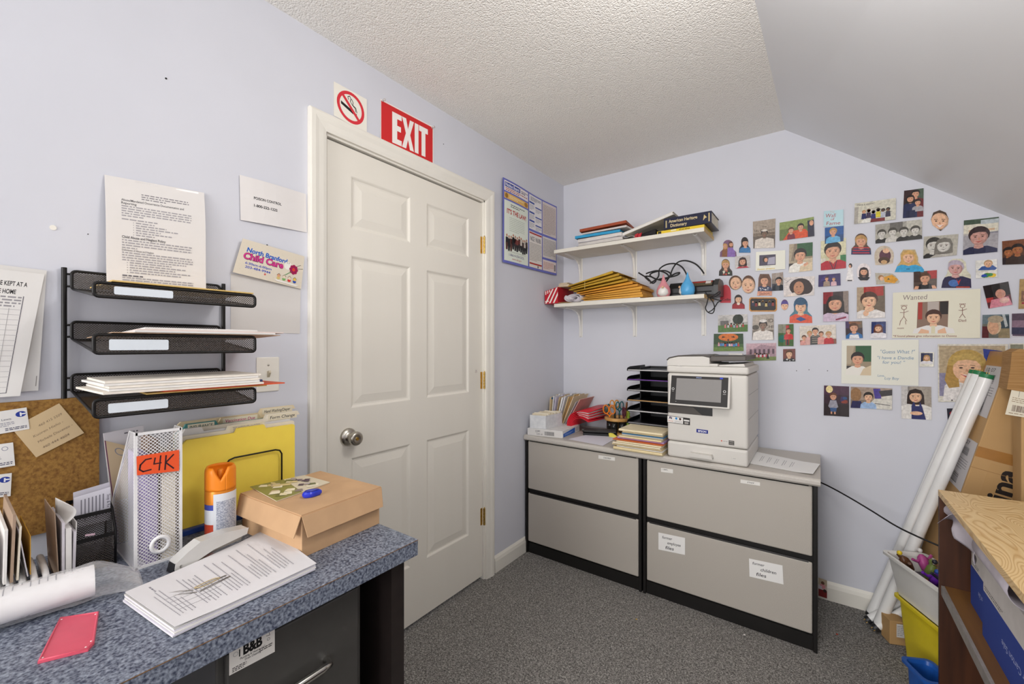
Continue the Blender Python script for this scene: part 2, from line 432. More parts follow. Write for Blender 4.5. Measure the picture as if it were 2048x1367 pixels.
# door wall with its opening
DY0, DY1, DZ = -1.772, -.858, 2.032
w = MB().box((-T, YF, 0), (0, DY0, ZC)).box((-T, DY1, 0), (0, 0, ZC)).box((-T, DY0, DZ), (0, DY1, ZC))
struct(w.obj('wall_left', m_wall, origin=(0, 0, 0)))
struct(MB().box((-T, 0, 0), (XK + T, T, ZC)).obj('wall_back', m_wall, origin=(0, 0, 0)))
struct(MB().box((-.95, YF, 0), (-.93, 0, ZC)).obj('wall_hallway', m_wall))
struct(MB().hexa([(-T, YF, ZC), (SX1, YF, ZC), (SX0, 0, ZC), (-T, 0, ZC), (-T, YF, ZC + T), (SX1, YF, ZC + T), (SX0, 0, ZC + T), (-T, 0, ZC + T)]).obj('ceiling', m_ceil, origin=(0, 0, ZC)))
n = V((.62, 0, .815)) * T
q = [V((SX1, YF, ZC)), V((XK, YF, ZK)), V((XK, 0, ZK)), V((SX0, 0, ZC))]
struct(MB().hexa(q + [p + n for p in q]).obj('wall_slope', m_slope, origin=(1.9, -2, 1.9)))
struct(MB().box((XK, YF, 0), (XK + T, 0, ZK)).obj('wall_right', m_wall, origin=(XK, 0, 0)))
# wall behind the camera with a window
WX0, WX1, WZ0, WZ1 = .05, 1.55, .8, 2.1
f = MB().box((0, YF - T, 0), (WX0, YF, ZC)).box((WX1, YF - T, 0), (XK, YF, ZC)).box((WX0, YF - T, 0), (WX1, YF, WZ0)).box((WX0, YF - T, WZ1), (WX1, YF, ZC))
struct(f.obj('wall_front', m_wall, origin=(0, YF, 0)))
wn = bpy.data.objects.new('window_1', None); C.objects.link(wn); wn.location = (.8, YF, WZ0); struct(wn)
fr = MB()
for a, c in (((WX0, WZ0), (WX1, WZ0 + .05)), ((WX0, WZ1 - .05), (WX1, WZ1)), ((WX0, WZ0), (WX0 + .05, WZ1)), ((WX1 - .05, WZ0), (WX1, WZ1)), ((WX0, 1.43), (WX1, 1.47))):
    fr.box((a[0], YF - .08, a[1]), (c[0], YF - .03, c[1]))
fr.obj('window_frame', m_trim, wn)
m_glass = mat('window_glass', 'ffffff', .02, trans=1.0, var=0)
MB().box((WX0 + .05, YF - .06, WZ0 + .05), (WX1 - .05, YF - .055, WZ1 - .05)).obj('pane', m_glass, wn)
# opal ceiling light (its lamp stands just below the glass)
cl = thing('ceiling_light', 'semi-flush ceiling light with a bare globe bulb above the desk', 'ceiling light', (1.17, -1.72, ZC - .11))
MB().lathe([(.0, .0), (.02, .0), (.02, .07), (.075, .08), (.08, .1095), (0, .1095)], (1.17, -1.72, ZC - .11), 32).obj('rose', m_trim, cl)
MB().tube([(1.17, -1.72, ZC - .10), (1.19, -1.72, ZC - .13), (1.27, -1.72, ZC - .14), (1.34, -1.72, ZC - .155), (1.36, -1.72, ZC - .19)], .008, 10).obj('arm', m_trim, cl)
fl = thing('added_fill_lamp', 'globe floor lamp standing beside the bookcase, right of the camera', 'floor lamp', (1.80, -2.28, 0))  # unseen stand, added to go with the fill light
MB().lathe([(.14, 0), (.14, .012), (.03, .03), (.012, .05), (.012, 1.50), (.05, 1.52), (.05, 1.532), (0, 1.532)], (1.80, -2.28, 0), 24).obj('stand', mat('black_lamp_metal', '222222', .4, .5), fl)
# skirting
bb = [(0, 0), (.013, 0), (.013, .062), (.009, .078), (.004, .085), (0, .09)]
struct(MB().prism(bb, (0, DY1 + .072, 0), (1, 0, 0), (0, 0, 1), (0, 1, 0), -DY1 - .072).obj('baseboard_left', m_trim))
struct(MB().prism(bb, (.0, 0, 0), (0, -1, 0), (0, 0, 1), (1, 0, 0), XK).obj('baseboard_back', m_trim))
struct(MB().prism(bb, (0, YF, 0), (1, 0, 0), (0, 0, 1), (0, 1, 0), DY0 - .072 - YF).obj('baseboard_corner', m_trim))

# door casing: stepped colonial profile
prof = [(0, 0), (0, .011), (.012, .014), (.03, .0155), (.044, .019), (.058, .019), (.064, .016), (.064, 0)]   # from the opening outwards, height off the wall
tr = MB(); iy0, iy1, iz = DY0 + .004, DY1 - .004, DZ - .004
pts = lambda d: [(iy0 - d, 0), (iy0 - d, iz + d), (iy1 + d, iz + d), (iy1 + d, 0)]
rings = [[V((h, y, z)) for y, z in pts(d)] for d, h in prof]
for a, c in zip(rings, rings[1:]):
    for k in range(3): tr.add([a[k], a[k + 1], c[k + 1], c[k]], [(0, 1, 2, 3)])
struct(tr.obj('trim_1', m_trim, origin=(0, DY0, 0)))
jb = MB().box((-T, DY0, 0), (.0, DY0 + .012, DZ)).box((-T, DY1 - .012, 0), (0, DY1, DZ)).box((-T, DY0, DZ - .012), (0, DY1, DZ))
jb.box((-.075, DY0 + .012, 0), (-.062, DY0 + .026, DZ - .012)).box((-.075, DY1 - .026, 0), (-.062, DY1 - .012, DZ - .012))
struct(jb.obj('trim_2', m_trim, origin=(0, DY0, 0)))
# six panel door
SY0, SY1, SZ0, SZ1, FX = DY0 + .020, DY1 - .014, .016, DZ - .018, -.012
door = bpy.data.objects.new('door_1', None); C.objects.link(door); door.location = (FX, SY1, 0); struct(door)
cy = [(L(706, 400).y, L(824, 400).y), (L(857, 400).y, L(941, 400).y)]
rz = [(L(706, 455).z, L(706, 350).z), (L(706, 816).z, L(706, 510).z), (L(857, 1117).z, L(857, 880).z)]
ys = [SY0, cy[0][0], cy[0][1], cy[1][0], cy[1][1], SY1]; zs = [SZ0, rz[2][0], rz[2][1], rz[1][0], rz[1][1], rz[0][0], rz[0][1], SZ1]
sl = MB()
for i in range(5):
    for j in range(7):
        if i in (1, 3) and j in (1, 3, 5): continue
        sl.add([(FX, ys[i], zs[j]), (FX, ys[i + 1], zs[j]), (FX, ys[i + 1], zs[j + 1]), (FX, ys[i], zs[j + 1])], [(0, 1, 2, 3)])
sl.box((FX - .035, SY0, SZ0), (FX - .014, SY1, SZ1))
for a, c in (((SY0, SZ0), (SY1, SZ0)), ((SY1, SZ0), (SY1, SZ1)), ((SY1, SZ1), (SY0, SZ1)), ((SY0, SZ1), (SY0, SZ0))):
    sl.add([(FX, *a), (FX, *c), (FX - .015, *c), (FX - .015, *a)], [(0, 1, 2, 3)])
sl.obj('slab', m_door, door)
for y0, y1 in cy:
    for z0, z1 in rz:
        p = MB(); ins = [(0, 0), (.004, -.002), (.009, -.006), (.015, -.007), (.020, -.0062), (.045, -.002), (.047, -.0015)]
        rg = [[(FX + h, y0 + d, z0 + d), (FX + h, y1 - d, z0 + d), (FX + h, y1 - d, z1 - d), (FX + h, y0 + d, z1 - d)] for d, h in ins]
        for a, c in zip(rg, rg[1:]):
            for k in range(4): p.add([a[k], a[(k + 1) % 4], c[(k + 1) % 4], c[k]], [(0, 1, 2, 3)])
        p.add(rg[-1], [(0, 1, 2, 3)]); p.obj('panel', m_door, door)
m_nickel = mat('brushed_nickel', 'b9b4aa', .28, 1.0, var=.05, vs=60)
m_brass = mat('worn_brass', 'c9a556', .3, 1.0, var=.15, vs=90)
m_dark = mat('dark_hole', '151515', .8)
kp = L(696, 873, FX)
k = MB().lathe([(.034, 0), (.034, .004), (.031, .009), (.022, .013), (.014, .016), (.0125, .028), (.014, .033), (.022, .037), (.0255, .044), (.0265, .052), (.0255, .059), (.020, .063), (.013, .0625), (.0, .061)], kp, 32, ax=XP)
kn = k.obj('door_knob', m_nickel, door); MB().cyl(kp + XP * .0605, kp + XP * .064, .006, n=16).obj('lock_cylinder', m_brass, kn)
lt = L(653, 876, -.012)
MB().box((-.055, SY0 - .012, lt.z - .03), (-.018, SY0 - .0005, lt.z + .03)).obj('latch_plate', m_dark, door)
for pz in (490, 760, 1032):
    hz = L(969, pz).z; h = MB()
    for q in range(5): h.cyl((-.001, SY1 + .006, hz - .045 + q * .018), (-.001, SY1 + .006, hz - .0285 + q * .018), .0058, n=12)
    h.box((FX, SY1 - .012, hz - .045), (FX + .002, SY1 + .004, hz + .045))
    h.cyl((-.001, SY1 + .006, hz + .045), (-.001, SY1 + .006, hz + .05), .0045, .003, n=12); h.obj('hinge', m_brass, door)
st = L(952, 742, FX + .0005)
pr = Print([st + V((0, -.014, .02)), st + V((0, .014, .02)), st + V((0, .014, -.02)), st + V((0, -.014, -.02))], XP, 'e6e1d6', [(5, 30), (20, 12), (35, 30), (50, 12), (65, 30), (60, 60), (35, 95), (10, 60)], .0003, .0002)
pr.text('HI', 35, 50, 16, '6a5560', 'c').line([(15, 62), (52, 58)], 3, '8b3a44'); pr.build('heart_sticker', door)
# specks and patch marks on the paint
for x, y, r, wl in ((332, 157, .0024, 0), (176, 468, .0012, 0), (106, 455, .006, 0), (887, 288, .002, 0), (1568, 185, .004, 1), (534, 490, .0025, 0)):
    if wl: continue
    p = L(x, y); MB().cyl(p, p + XP * .0012, r, n=10).obj('nail_hole' if r < .005 else 'filler_patch', m_dark if r < .005 else m_trim, bpy.data.objects['wall_left'])
# ================================================================ things on the door wall
def lw(*px, x=0.0): return [L(a, b, x) for a, b in px]
INK, GREY = '2b2a2c', '77757a'
m_paper = mat('white_paper', 'e4e1dd', .8, var=.02, vs=40)
m_manila = mat('manila_card', 'ead9b4', .75, var=.04, vs=25)
m_cream = mat('cream_card', 'f0e7d3', .75, var=.03, vs=25)
m_blk = mat('black_satin_metal', '1d1b1a', .38, .4, var=.1)
m_blkp = mat('black_plastic', '16161a', .45, var=.08)
m_clear = mat('clear_tape', 'f4f4f4', .15, trans=.9, var=0, alpha=.35)

# no smoking sign
p = Print(lw((667, 163), (733, 199), (733, 267), (667, 231)), XP, 'f1ede2', mt='sign_plastic', thick=.001)
c, cy_ = p.w / 2, 50
p.poly([(22, 44), (62, 57), (62, 66), (22, 53)], '161414').rect(66, 58, 68.5, 67, '161414').rect(71, 60, 73.5, 69, '161414')
p.line([(46, 30), (44, 22), (50, 18), (54, 25), (52, 33), (58, 40), (68, 46), (70, 55)], 2, '161414').line([(56, 24), (61, 32), (60, 40), (70, 44), (74, 56)], 2, '161414')
p.ring(c, cy_, 36, 45, 'd9333f').poly([(c - 30, 50 - 24), (c - 24, 50 - 30), (c + 30, 50 + 24), (c + 24, 50 + 30)], 'd9333f')
tag(p.build('no_smoking_sign'), 'square white sign with red crossed circle over a cigarette', 'sign')
# EXIT sign with two clear tacks
q = lw((760, 198), (866, 254), (866, 329), (760, 283))
p = Print(q, XP, 'f2e9e4', mt='sign_plastic', thick=.0012, off=.002); w_ = p.w
p.rect(2, 3, w_ - 3, 97.5, 'd32a2c')
def blk(x0, x1, pts): p.poly([(w_ * (x0 + (x1 - x0) * a), b) for a, b in pts], 'f7f1ec')
T0, T1 = 15, 90
blk(.20, .37, [(0, T0), (1, T0), (1, T0 + 13), (.52, T0 + 13), (.52, 44), (.92, 44), (.92, 57), (.52, 57), (.52, T1 - 13), (1, T1 - 13), (1, T1), (0, T1)])
blk(.375, .60, [(0, T0), (.34, T0), (.5, 40), (.66, T0), (1, T0), (.68, 52), (1, T1), (.66, T1), (.5, 66), (.34, T1), (0, T1), (.32, 52)])
blk(.615, .69, [(0, T0), (1, T0), (1, T1), (0, T1)])
blk(.70, .88, [(0, T0), (1, T0), (1, T0 + 14), (.72, T0 + 14), (.72, T1), (.28, T1), (.28, T0 + 14), (0, T0 + 14)])
ex = thing('exit_sign', 'red plastic EXIT sign with white letters above the door', 'sign', L(813, 306))
p.build('panel', ex)
for a, b in ((764, 202), (863, 256)):
    t = L(a, b); MB().lathe([(.004, .003), (.0045, .006), (.002, .009), (.002, .014), (.0055, .017), (.005, .019), (0, .0195)], t, 12, ax=XP).obj('push_pin', mat('clear_plastic', 'f5f2f0', .1, trans=.6, var=0), ex)
# labour law poster
p = Print(lw((1002, 355), (1110, 414), (1110, 551), (1002, 524)), XP, '6a6fc0', thick=.0006, off=.004, strips=(16, 1), curl=lambda u, v: .006 * math.sin(u * 6.5 + .5) * (1 - .5 * v) + .006, mt='photo_gloss')
w_ = p.w; X = lambda f: w_ * f
p.rect(X(.02), 2, X(.43), 14, 'ede6e6').rect(X(.03), 3.5, X(.28), 9, '1f3c94').text('Notice Board', X(.04), 8, 4, 'f4f4ff', width=X(.22), bold=.02)
p.words(X(.04), 10, X(.42), 2, 2, 1.1, 'b05a50', seed=3).words(X(.30), 5, X(.42), 2, 2, 1.1, '3a3a60', seed=4)
p.rect(X(.02), 16, X(.43), 23, 'e5b764').ell(X(.055), 19.5, 3, 3, '9a6f2a').ell(X(.39), 19.5, 4, 3, 'b07c25').words(X(.1), 18, X(.34), 2, 2, .9, 'f6e7c0', seed=5)
p.rect(X(.02), 25, X(.43), 97, 'e4ebdf').words(X(.12), 28, X(.36), 2, 2.2, 1.1, '666a66', seed=6)
p.text("IT'S THE LAW!", X(.225), 40, 5.6, 'b52a22', 'c', width=X(.33), bold=.03).words(X(.1), 44, X(.36), 8, 2.2, .7, 'b6bfb2', seed=8)
r = random.Random(5)
for i in range(11):
    x = X(.06 + .034 * i); y = 66 + r.uniform(-1.5, 2); cc = r.choice(['3b1f1c', '6b2a22', '201d1f', 'd8cfc5', '7d3b30'])
    p.poly([(x - 2, y + 2), (x + 2.2, y + 2), (x + 2.5, y + 9), (x + 1.5, y + 17), (x - 1.8, y + 17), (x - 2.4, y + 9)], r.choice(['1d1b1e', '2c2224', '57342c']), 1 if i == 0 else 0)
    p.poly([(x - 2.2, y + 2), (x + 2.2, y + 2), (x + 2.2, y + 8.5), (x - 2.2, y + 8.5)], cc, 1 if i == 0 else 0).ell(x, y, 1.5, 1.8, 'b98068', 8, step=0)
p.text('1-866-4-USA-DOL', X(.225), 90.5, 3.2, '3a2a70', 'c', width=X(.26)).text('www.dol.gov', X(.225), 94.5, 2.4, 'b04030', 'c', width=X(.16)).words(X(.07), 85, X(.38), 1, 2, .7, 'aab0a6', 1, 9)
for a, b, y0, y1, cc in ((.45, .70, 2, 47, 'eae7e8'), (.45, .70, 50, 97, 'e9e3dd'), (.715, .985, 2, 47, 'd9cec9'), (.715, .985, 50, 79, 'ddd6d2'), (.715, .985, 82, 97, 'eadcd8')):
    p.rect(X(a), y0, X(b), y1, cc)
for y in (11, 24, 35): p.rect(X(.455), y, X(.555), y + 2.2, '2d4a9e').rect(X(.575), y + 4, X(.695), y + 5.6, '2d4a9e', 0).words(X(.46), y + 4, X(.55), 4, 1.7, .7, '9a98a2', seed=y).words(X(.58), y + 7, X(.69), 3, 1.7, .7, '9a98a2', seed=y + 1)
p.words(X(.48), 4.5, X(.68), 3, 1.8, .8, '555566', seed=11).rect(X(.455), 51, X(.695), 53, 'b5302c').text('NCE  NLRB', X(.575), 62, 6, '44465a', 'c', width=X(.2)).words(X(.46), 65, X(.69), 12, 2, .7, '9d9893', seed=12)
p.rect(X(.455), 91, X(.695), 93, 'b5302c').ell(X(.62), 95, 1.2, 1.6, '222222')
p.words(X(.73), 6, X(.97), 20, 2, .8, 'a58f86', seed=13).words(X(.73), 53, X(.97), 12, 2, .7, '8d8580', seed=14).words(X(.73), 85, X(.93), 5, 2, .9, 'd09a90', seed=15).rect(X(.94), 86, X(.97), 95, '8a8488')
tag(p.build('labor_law_poster'), 'blue bordered three column labor law poster reading ITS THE LAW', 'poster')

# policy sheet standing over the top tray
q = lw((208, 350), (407, 386)) + lw((412, 580), (213, 563), x=.03)
p = Print(q, XP, 'e4e0dd', thick=.0012, off=.004, strips=(1, 8), curl=lambda u, v: .004 * math.sin(v * 5)); w_ = p.w
p.words(w_ * .33, 13, w_ * .82, 3, 2.2, 1.0, '8b888c', .5, 21).text('Abuse/Mandated Occurrence Documentation and', w_ * .14, 22.2, 2.2, '3c3a40', width=w_ * .62, bold=.01).text('Reporting', w_ * .14, 25.2, 2.2, '3c3a40', width=w_ * .14, bold=.01)
p.words(w_ * .14, 26.5, w_ * .84, 5, 2.3, 1.1, 'a5a2a6', .3, 22).words(w_ * .14, 39, w_ * .48, 1, 2, 1.1, 'a5a2a6', 1, 23)
for i in range(6): p.words(w_ * .27, 41.5 + i * 2.3, w_ * (.45 + .06 * ((i * 7) % 5)), 1, 2, 1.1, 'a5a2a6', 1, 24 + i).rect(w_ * .245, 41.8 + i * 2.3, w_ * .25, 42.5 + i * 2.3, '77747a', 0)
p.text('Child Abuse and Neglect Policy', w_ * .14, 57.5, 2.4, '3c3a40', width=w_ * .42, bold=.01).words(w_ * .14, 58.7, w_ * .84, 4, 2.4, 1.1, 'a5a2a6', .2, 31)
p.text('Definitions of Abuse and Neglect', w_ * .14, 69.5, 1.8, '55525a', width=w_ * .3).words(w_ * .14, 70.5, w_ * .85, 4, 2.3, 1.1, 'a5a2a6', .9, 32)
for i in range(5): p.words(w_ * .21, 79.6 + i * 2.3, w_ * (.62 + .05 * ((i * 3) % 5)), 1, 2, 1.1, 'a5a2a6', 1, 40 + i).rect(w_ * .185, 80 + i * 2.3, w_ * .19, 80.8 + i * 2.3, '77747a', 0)
p.words(w_ * .14, 92, w_ * .34, 1, 2, 1.2, '66636a', 1, 50).words(w_ * .14, 94, w_ * .85, 2, 2.2, 1.1, 'a5a2a6', 1, 51)
tag(p.build('policy_sheet'), 'tall white typed policy sheet taped above the top mesh tray', 'paper')
for x0 in (270, 352):
    q = lw((x0, 352 + (x0 - 208) * .17), (x0 + 45, 360 + (x0 - 208) * .17), (x0 + 44, 369 + (x0 - 208) * .17), (x0 - 1, 361 + (x0 - 208) * .17), x=.006)
    tag(MB().slab(q, XP, .0004).obj('tape_strip', m_clear), 'clear tape strip on the %s top edge of the policy sheet' % ('left' if x0 == 270 else 'right'), 'tape')
# poison control, child care card and the blank sheet below it
p = Print(lw((478, 350), (611, 388), (613, 465), (480, 440)), XP, 'e4e0de', strips=(6, 1), curl=lambda u, v: .003 + .004 * math.sin(u * 4))
p.text('POISON CONTROL', 28, 47, 6, INK, width=62, bold=.03).text('1-800-222-1222', 28, 64, 6, INK, width=52, bold=.03)
tag(p.build('poison_control_note'), 'white note reading POISON CONTROL with a phone number beside the door', 'paper')
p = Print(lw((461, 547), (601, 570), (599, 667), (461, 662)), XP, 'dad6d2', off=.001)
tag(p.build('blank_sheet'), 'blank white sheet taped below the child care card', 'paper')
p = Print(lw((481, 478), (607, 513), (600, 578), (461, 545)), XP, 'e0d6c4', off=.006, strips=(8, 1), curl=lambda u, v: .010 * (1 - u) ** 2 + .004 * math.sin(u * 3)); w_ = p.w
r = random.Random(3)
p.layer()
for i in range(420):
    x, y = r.uniform(2, w_ - 2), r.uniform(8, 97); s_ = r.uniform(.5, 1.1); p.poly([(x, y), (x + s_, y + .4), (x + s_ * .3, y + s_)], r.choice(['b5a78c', 'c9bda8', '9f9278', 'cfc3ad']), 0)
p.text('North Branford', 18, 33, 13, '1d5fc0', width=w_ * .62, bold=.035, rot=2).text('Child Care', 13, 54, 18, '3a1030', width=w_ * .60, bold=.06).text('Child Care', 13, 53.5, 17, 'd63a8e', width=w_ * .60, bold=.03)
p.text('6:30am-6:00pm', 22, 68, 6.5, '3f57b8', width=w_ * .38, bold=.02).text('203-484-9944', 24, 79, 7, '3f57b8', width=w_ * .36, bold=.02).ell(w_ * .42, 84, 2.5, 3, 'd8685e')
p.ell(w_ * .74, 42, 11, 12, 'f2eee6').line([(w_ * .72, 32), (w_ * .725, 36)], 1.2, '222222').line([(w_ * .75, 32), (w_ * .755, 36)], 1.2, '222222')
for i in range(8): p.ell(w_ * .84 + 8.5 * math.cos(i * .785), 49 + 10 * math.sin(i * .785), 5, 5, 'a31a52', 10, step=1 if i == 0 else 0)
p.ell(w_ * .84, 49, 4.5, 5, 'e0412f').line([(w_ * .80, 58), (w_ * .72, 70)], 2, '3f8a45').line([(w_ * .88, 38), (w_ * .95, 30)], 1, '222222').line([(w_ * .9, 44), (w_ * .99, 40)], 1, '222222')
for i, (a, b) in enumerate((('d9a07a', 'd9c37a'), ('e9d8c0', '7fb36a'), ('e9d8c0', 'd83a35'), ('e8c35a', '2d4fb0'))):
    x = w_ * (.62 + .085 * i); p.ell(x, 84, 5, 4.5, b, 10).ell(x, 77, 4.5, 5, a, 12).line([(x - 5, 76), (x, 71), (x + 5, 76)], 1, '3a2a20')
p.poly([(w_ * .56, 90), (w_ * .95, 92), (w_ * .9, 96), (w_ * .6, 94)], 'f4f0ea')
tag(p.build('child_care_card'), 'speckled card with blue and pink child care lettering and flower cartoon', 'card')
# two sheets hanging at the far left
p = Print(lw((-60, 522), (93, 541), (75, 780), (-80, 790)), XP, 'dcd9d5', off=.001, strips=(1, 6), curl=lambda u, v: .003 + .006 * v * v)
p.line([(w_ * 0 + p.w * .965, 88), (p.w * .962, 96)], .5, '8a8780'); tag(p.build('record_sheet'), 'plain back sheet hanging behind the printed record form', 'paper')
p = Print(lw((-90, 528), (88, 549), (38, 790), (-120, 800)), XP, 'e3e0dc', off=.004, strips=(1, 6), curl=lambda u, v: .004 + .012 * v * v); w_ = p.w
p.text('RECORDS TO BE KEPT AT A', w_ * .82, 12, 3.6, INK, 'r', width=w_ * .72, bold=.02).text('CHILD CARE HOME', w_ * .70, 18.5, 3.6, INK, 'r', width=w_ * .5, bold=.02)
p.words(w_ * .1, 20.5, w_ * .78, 4, 2.4, 1.2, '9a979a', .9, 61)
p.line([(w_ * .80, 20), (w_ * .80, 97), (w_ * .05, 97)], .5, '77747a')
for i in range(4): p.line([(w_ * (.2 + .15 * i), 30), (w_ * (.2 + .15 * i), 97)], .3, 'b5b2b2')
for i in range(16): p.line([(w_ * .05, 31 + i * 4.1), (w_ * .80, 31 + i * 4.1)], .3, 'bdbaba', 0)
tag(p.build('record_form'), 'printed record form with a ruled table hanging at the far left', 'paper')

# light switch
sp = L(535, 748); sw = thing('light_switch', 'white toggle light switch plate beside the door casing', 'light switch', sp - ZP * .055)
MB().box((0, sp.y - .035, sp.z - .056), (.006, sp.y + .035, sp.z + .056)).obj('plate', mat('ivory_switch_plastic', 'eeeae0', .3, var=.01), sw, bevel=.003)
MB().hexa([(.006, sp.y - .004, sp.z - .010), (.006, sp.y + .004, sp.z - .010), (.006, sp.y + .004, sp.z + .010), (.006, sp.y - .004, sp.z + .010), (.019, sp.y - .003, sp.z + .006), (.019, sp.y + .003, sp.z + .006), (.016, sp.y + .003, sp.z + .013), (.016, sp.y - .003, sp.z + .013)]).obj('toggle', mat('grimy_ivory', 'c9bfa9', .4), sw)
for dz in (-.030, .030): MB().lathe([(.0035, .006), (.003, .0073), (0, .0075)], (0, sp.y, sp.z + dz), 10, ax=XP).obj('screw', m_nickel, sw)

# ---------------------------------------------------------------- wall rack of three mesh trays
m_mesh = wire_mesh('black_wire_mesh', '4a433e', .0052, .32, metal=.3)
m_tlab = mat('tray_label_card', 'dfe6ec', .5, var=.01)
RY0, RY1 = -2.412, -2.106
rk = thing('wall_file_rack', 'black wire mesh wall rack with three letter trays', 'file rack', (.01, -2.26, 1.13))
for y in (RY0 - .012, RY1 + .012): MB().cyl((.010, y, 1.128), (.010, y, 1.438), .005, n=12).obj('rail', m_blk, rk)
def rrect(x, y0, y1, z0, z1, r=.008, xt=None):
    P = []
    for cy0, cz0, a in ((y1 - r, z1 - r, 0), (y0 + r, z1 - r, 90), (y0 + r, z0 + r, 180), (y1 - r, z0 + r, 270)):
        for k in range(5):
            t = math.radians(a + k * 22.5); P.append((x, cy0 + r * math.cos(t), cz0 + r * math.sin(t)))
    return P
TR = [(1.386, 1.431, 1.355, 1.384, (228, 576, 346, 602)), (1.266, 1.310, 1.237, 1.276, (218, 690, 337, 706)), (1.140, 1.184, 1.105, 1.141, (216, 813, 336, 831))]
for b0, b1, f0, f1, lp in TR:
    bk = MB().prism([(y, z) for _, y, z in rrect(0, RY0, RY1, b0, b1)], (.014, 0, 0), (0, 1, 0), (0, 0, 1), (1, 0, 0), .0006).obj('tray_back', m_mesh, rk)
    MB().tube(rrect(.0145, RY0, RY1, b0, b1), .0032, closed=True).obj('rim', m_blk, bk)
    for y, e in ((RY0, -.012), (RY1, .012)):
        for z in (b0 + .008, b1 - .008): MB().cyl((.013, y, z), (.011, y + e, z), .0025, n=8).obj('bracket', m_blk, rk)
    t = MB().slab([(.015, RY0 + .003, b0 + .001), (.25, RY0 + .003, f0 + .001), (.25, RY1 - .003, f0 + .001), (.015, RY1 - .003, b0 + .001)], ZP, .0006).obj('tray_floor', m_mesh, rk)
    for y in (RY0 + .003, RY1 - .003): MB().cyl((.015, y, b0 + .001), (.25, y, f0 + .002), .003, n=8).obj('edge_wire', m_blk, t)
    fl_ = MB().prism([(y, z) for _, y, z in rrect(0, RY0, RY1, f0, f1)], (.25, 0, 0), (0, 1, 0), (0, 0, 1), (1, 0, 0), .0006).obj('front_lip', m_mesh, rk)
    MB().tube(rrect(.2503, RY0, RY1, f0, f1), .0034, closed=True).obj('rim', m_blk, fl_)
    a, c = L(lp[0], lp[1], .2508), L(lp[2], lp[1], .2508); z0, z1 = f0 + .0065, f1 - .0055 - (.004 if lp[1] > 600 else 0)
    MB().prism([(y, z) for _, y, z in rrect(0, a.y, c.y, z0, z1, .003)], (.2512, 0, 0), (0, 1, 0), (0, 0, 1), (1, 0, 0), .0006).obj('label_card', m_tlab, rk)
# what lies in the trays
def flat(name, k, y0, y1, x0, x1, lift, t, m, label, cat, skew=0.0, group=None):
    """sheet resting on the tray's back and over its front lip"""
    b0, _, f0, f1, _ = TR[k]
    h = lambda x: b0 + .0045 + (f1 + .0042 - b0 - .0045) * (x - .02) / .235 + lift
    b = MB().slab([(x0, y0 + skew, h(x0)), (x1, y0, h(x1)), (x1, y1, h(x1)), (x0, y1 + skew, h(x0))], ZP, t)
    return tag(b.obj(name, m), label, cat, group)
flat('manila_folder', 0, -2.385, -2.112, .040, .256, .0, .003, mat('tan_folder', 'd9b76e', .7), 'tan manila folder lying in the top mesh tray', 'folder')
for i, (y0, y1, x0, x1, li, t, m, lb) in enumerate([
    (-2.385, -2.045, .03, .258, .0, .0015, mat('tan_paper', 'c9a98c', .7), 'tan sheet edging out over the middle tray'),
    (-2.35, -2.06, .03, .262, .002, .004, m_paper, 'white stapled papers on the tan sheet in the middle tray'),
    (-2.345, -2.035, .04, .256, .0065, .003, mat('pinkish_paper', 'e0cfc8', .75), 'pale pinkish papers sticking out of the middle tray'),
    (-2.33, -2.10, .04, .25, .010, .004, m_paper, 'topmost loose white papers in the middle tray')]):
    flat('paper_bundle', 1, y0, y1, x0, x1, li, t, m, lb, 'papers', .004 * (i % 3 - 1), 'papers in the middle tray')
flat('tan_envelope', 2, -2.33, -2.08, .03, .258, .0, .003, mat('tan_folder', 'd9b76e'), 'tan envelope under the orange folder in the bottom tray', 'envelope', .01)
flat('orange_folder', 2, -2.30, -2.035, .03, .262, .0035, .003, mat('orange_red_card', 'd9542c', .6), 'orange red folder sticking out of the bottom tray', 'folder', -.012)
r = random.Random(9)
for i in range(5):
    y0 = -2.400 + r.uniform(-.012, .012); y1 = -2.090 + r.uniform(-.01, .012)
    flat('form_pad', 2, y0, y1, .035 + .002 * i, .268 - .005 * i, .007 + .0054 * i, .0048, m_paper if i % 2 else mat('ivory_paper', 'ece4d8', .8), ['lowest form pad', 'second lowest form pad', 'middle form pad', 'second highest form pad', 'topmost form pad'][i] + ' in the stack on the bottom tray', 'papers', r.uniform(-.01, .01), 'form pads on the bottom tray')
pc = [L(512, 767, .2), L(524, 764, .2)]
tag(MB().cyl(pc[0] + V((0, -.06, .004)), pc[1] + V((0, 0, .004)), .0045, n=10).obj('marker_pen', mat('navy_plastic', '1f2a6a', .35)), 'navy blue marker pen lying on the bottom tray', 'pen')

# ---------------------------------------------------------------- cork board
m_cork = mat('cork', '7b5426', .85, col2='a47a3c', vs=140, detail=5, bump=.4, bs=260, ramp=(.3, .62))
ck = MB().box((.001, -2.86, .822), (.011, -2.364, 1.128)).obj('cork_board', m_cork); tag(ck, 'brown cork board on the wall behind the desk organizers', 'cork board')
def logo(p, x, y, r):
    p.ell(x, y, r * 1.25, r, '2c3f9a').rect(x - r * .1, y - r * .25, x + r * 1.2, y + r * .2, 'f2f2f4').rect(x - r * .25, y - r * .6, x + r * .15, y + r * .75, 'f2f2f4')
p = Print(lw((23, 856), (118, 806), (168, 865), (72, 914), x=.0115), XP, 'd9bf95')
for i, (t, wd) in enumerate((('460 415 5509', .5), ('Kuoren Hieho -', .62), ('Michele Discenzo -', .72), ('460 444 4604', .55))): p.text(t, p.w * (.2 if i else .4), 30 + 19 * i, 6.5, '8a7560', width=p.w * wd, slant=.2)
tag(p.build('handwritten_note'), 'tan handwritten note pinned askew on the cork board', 'note')
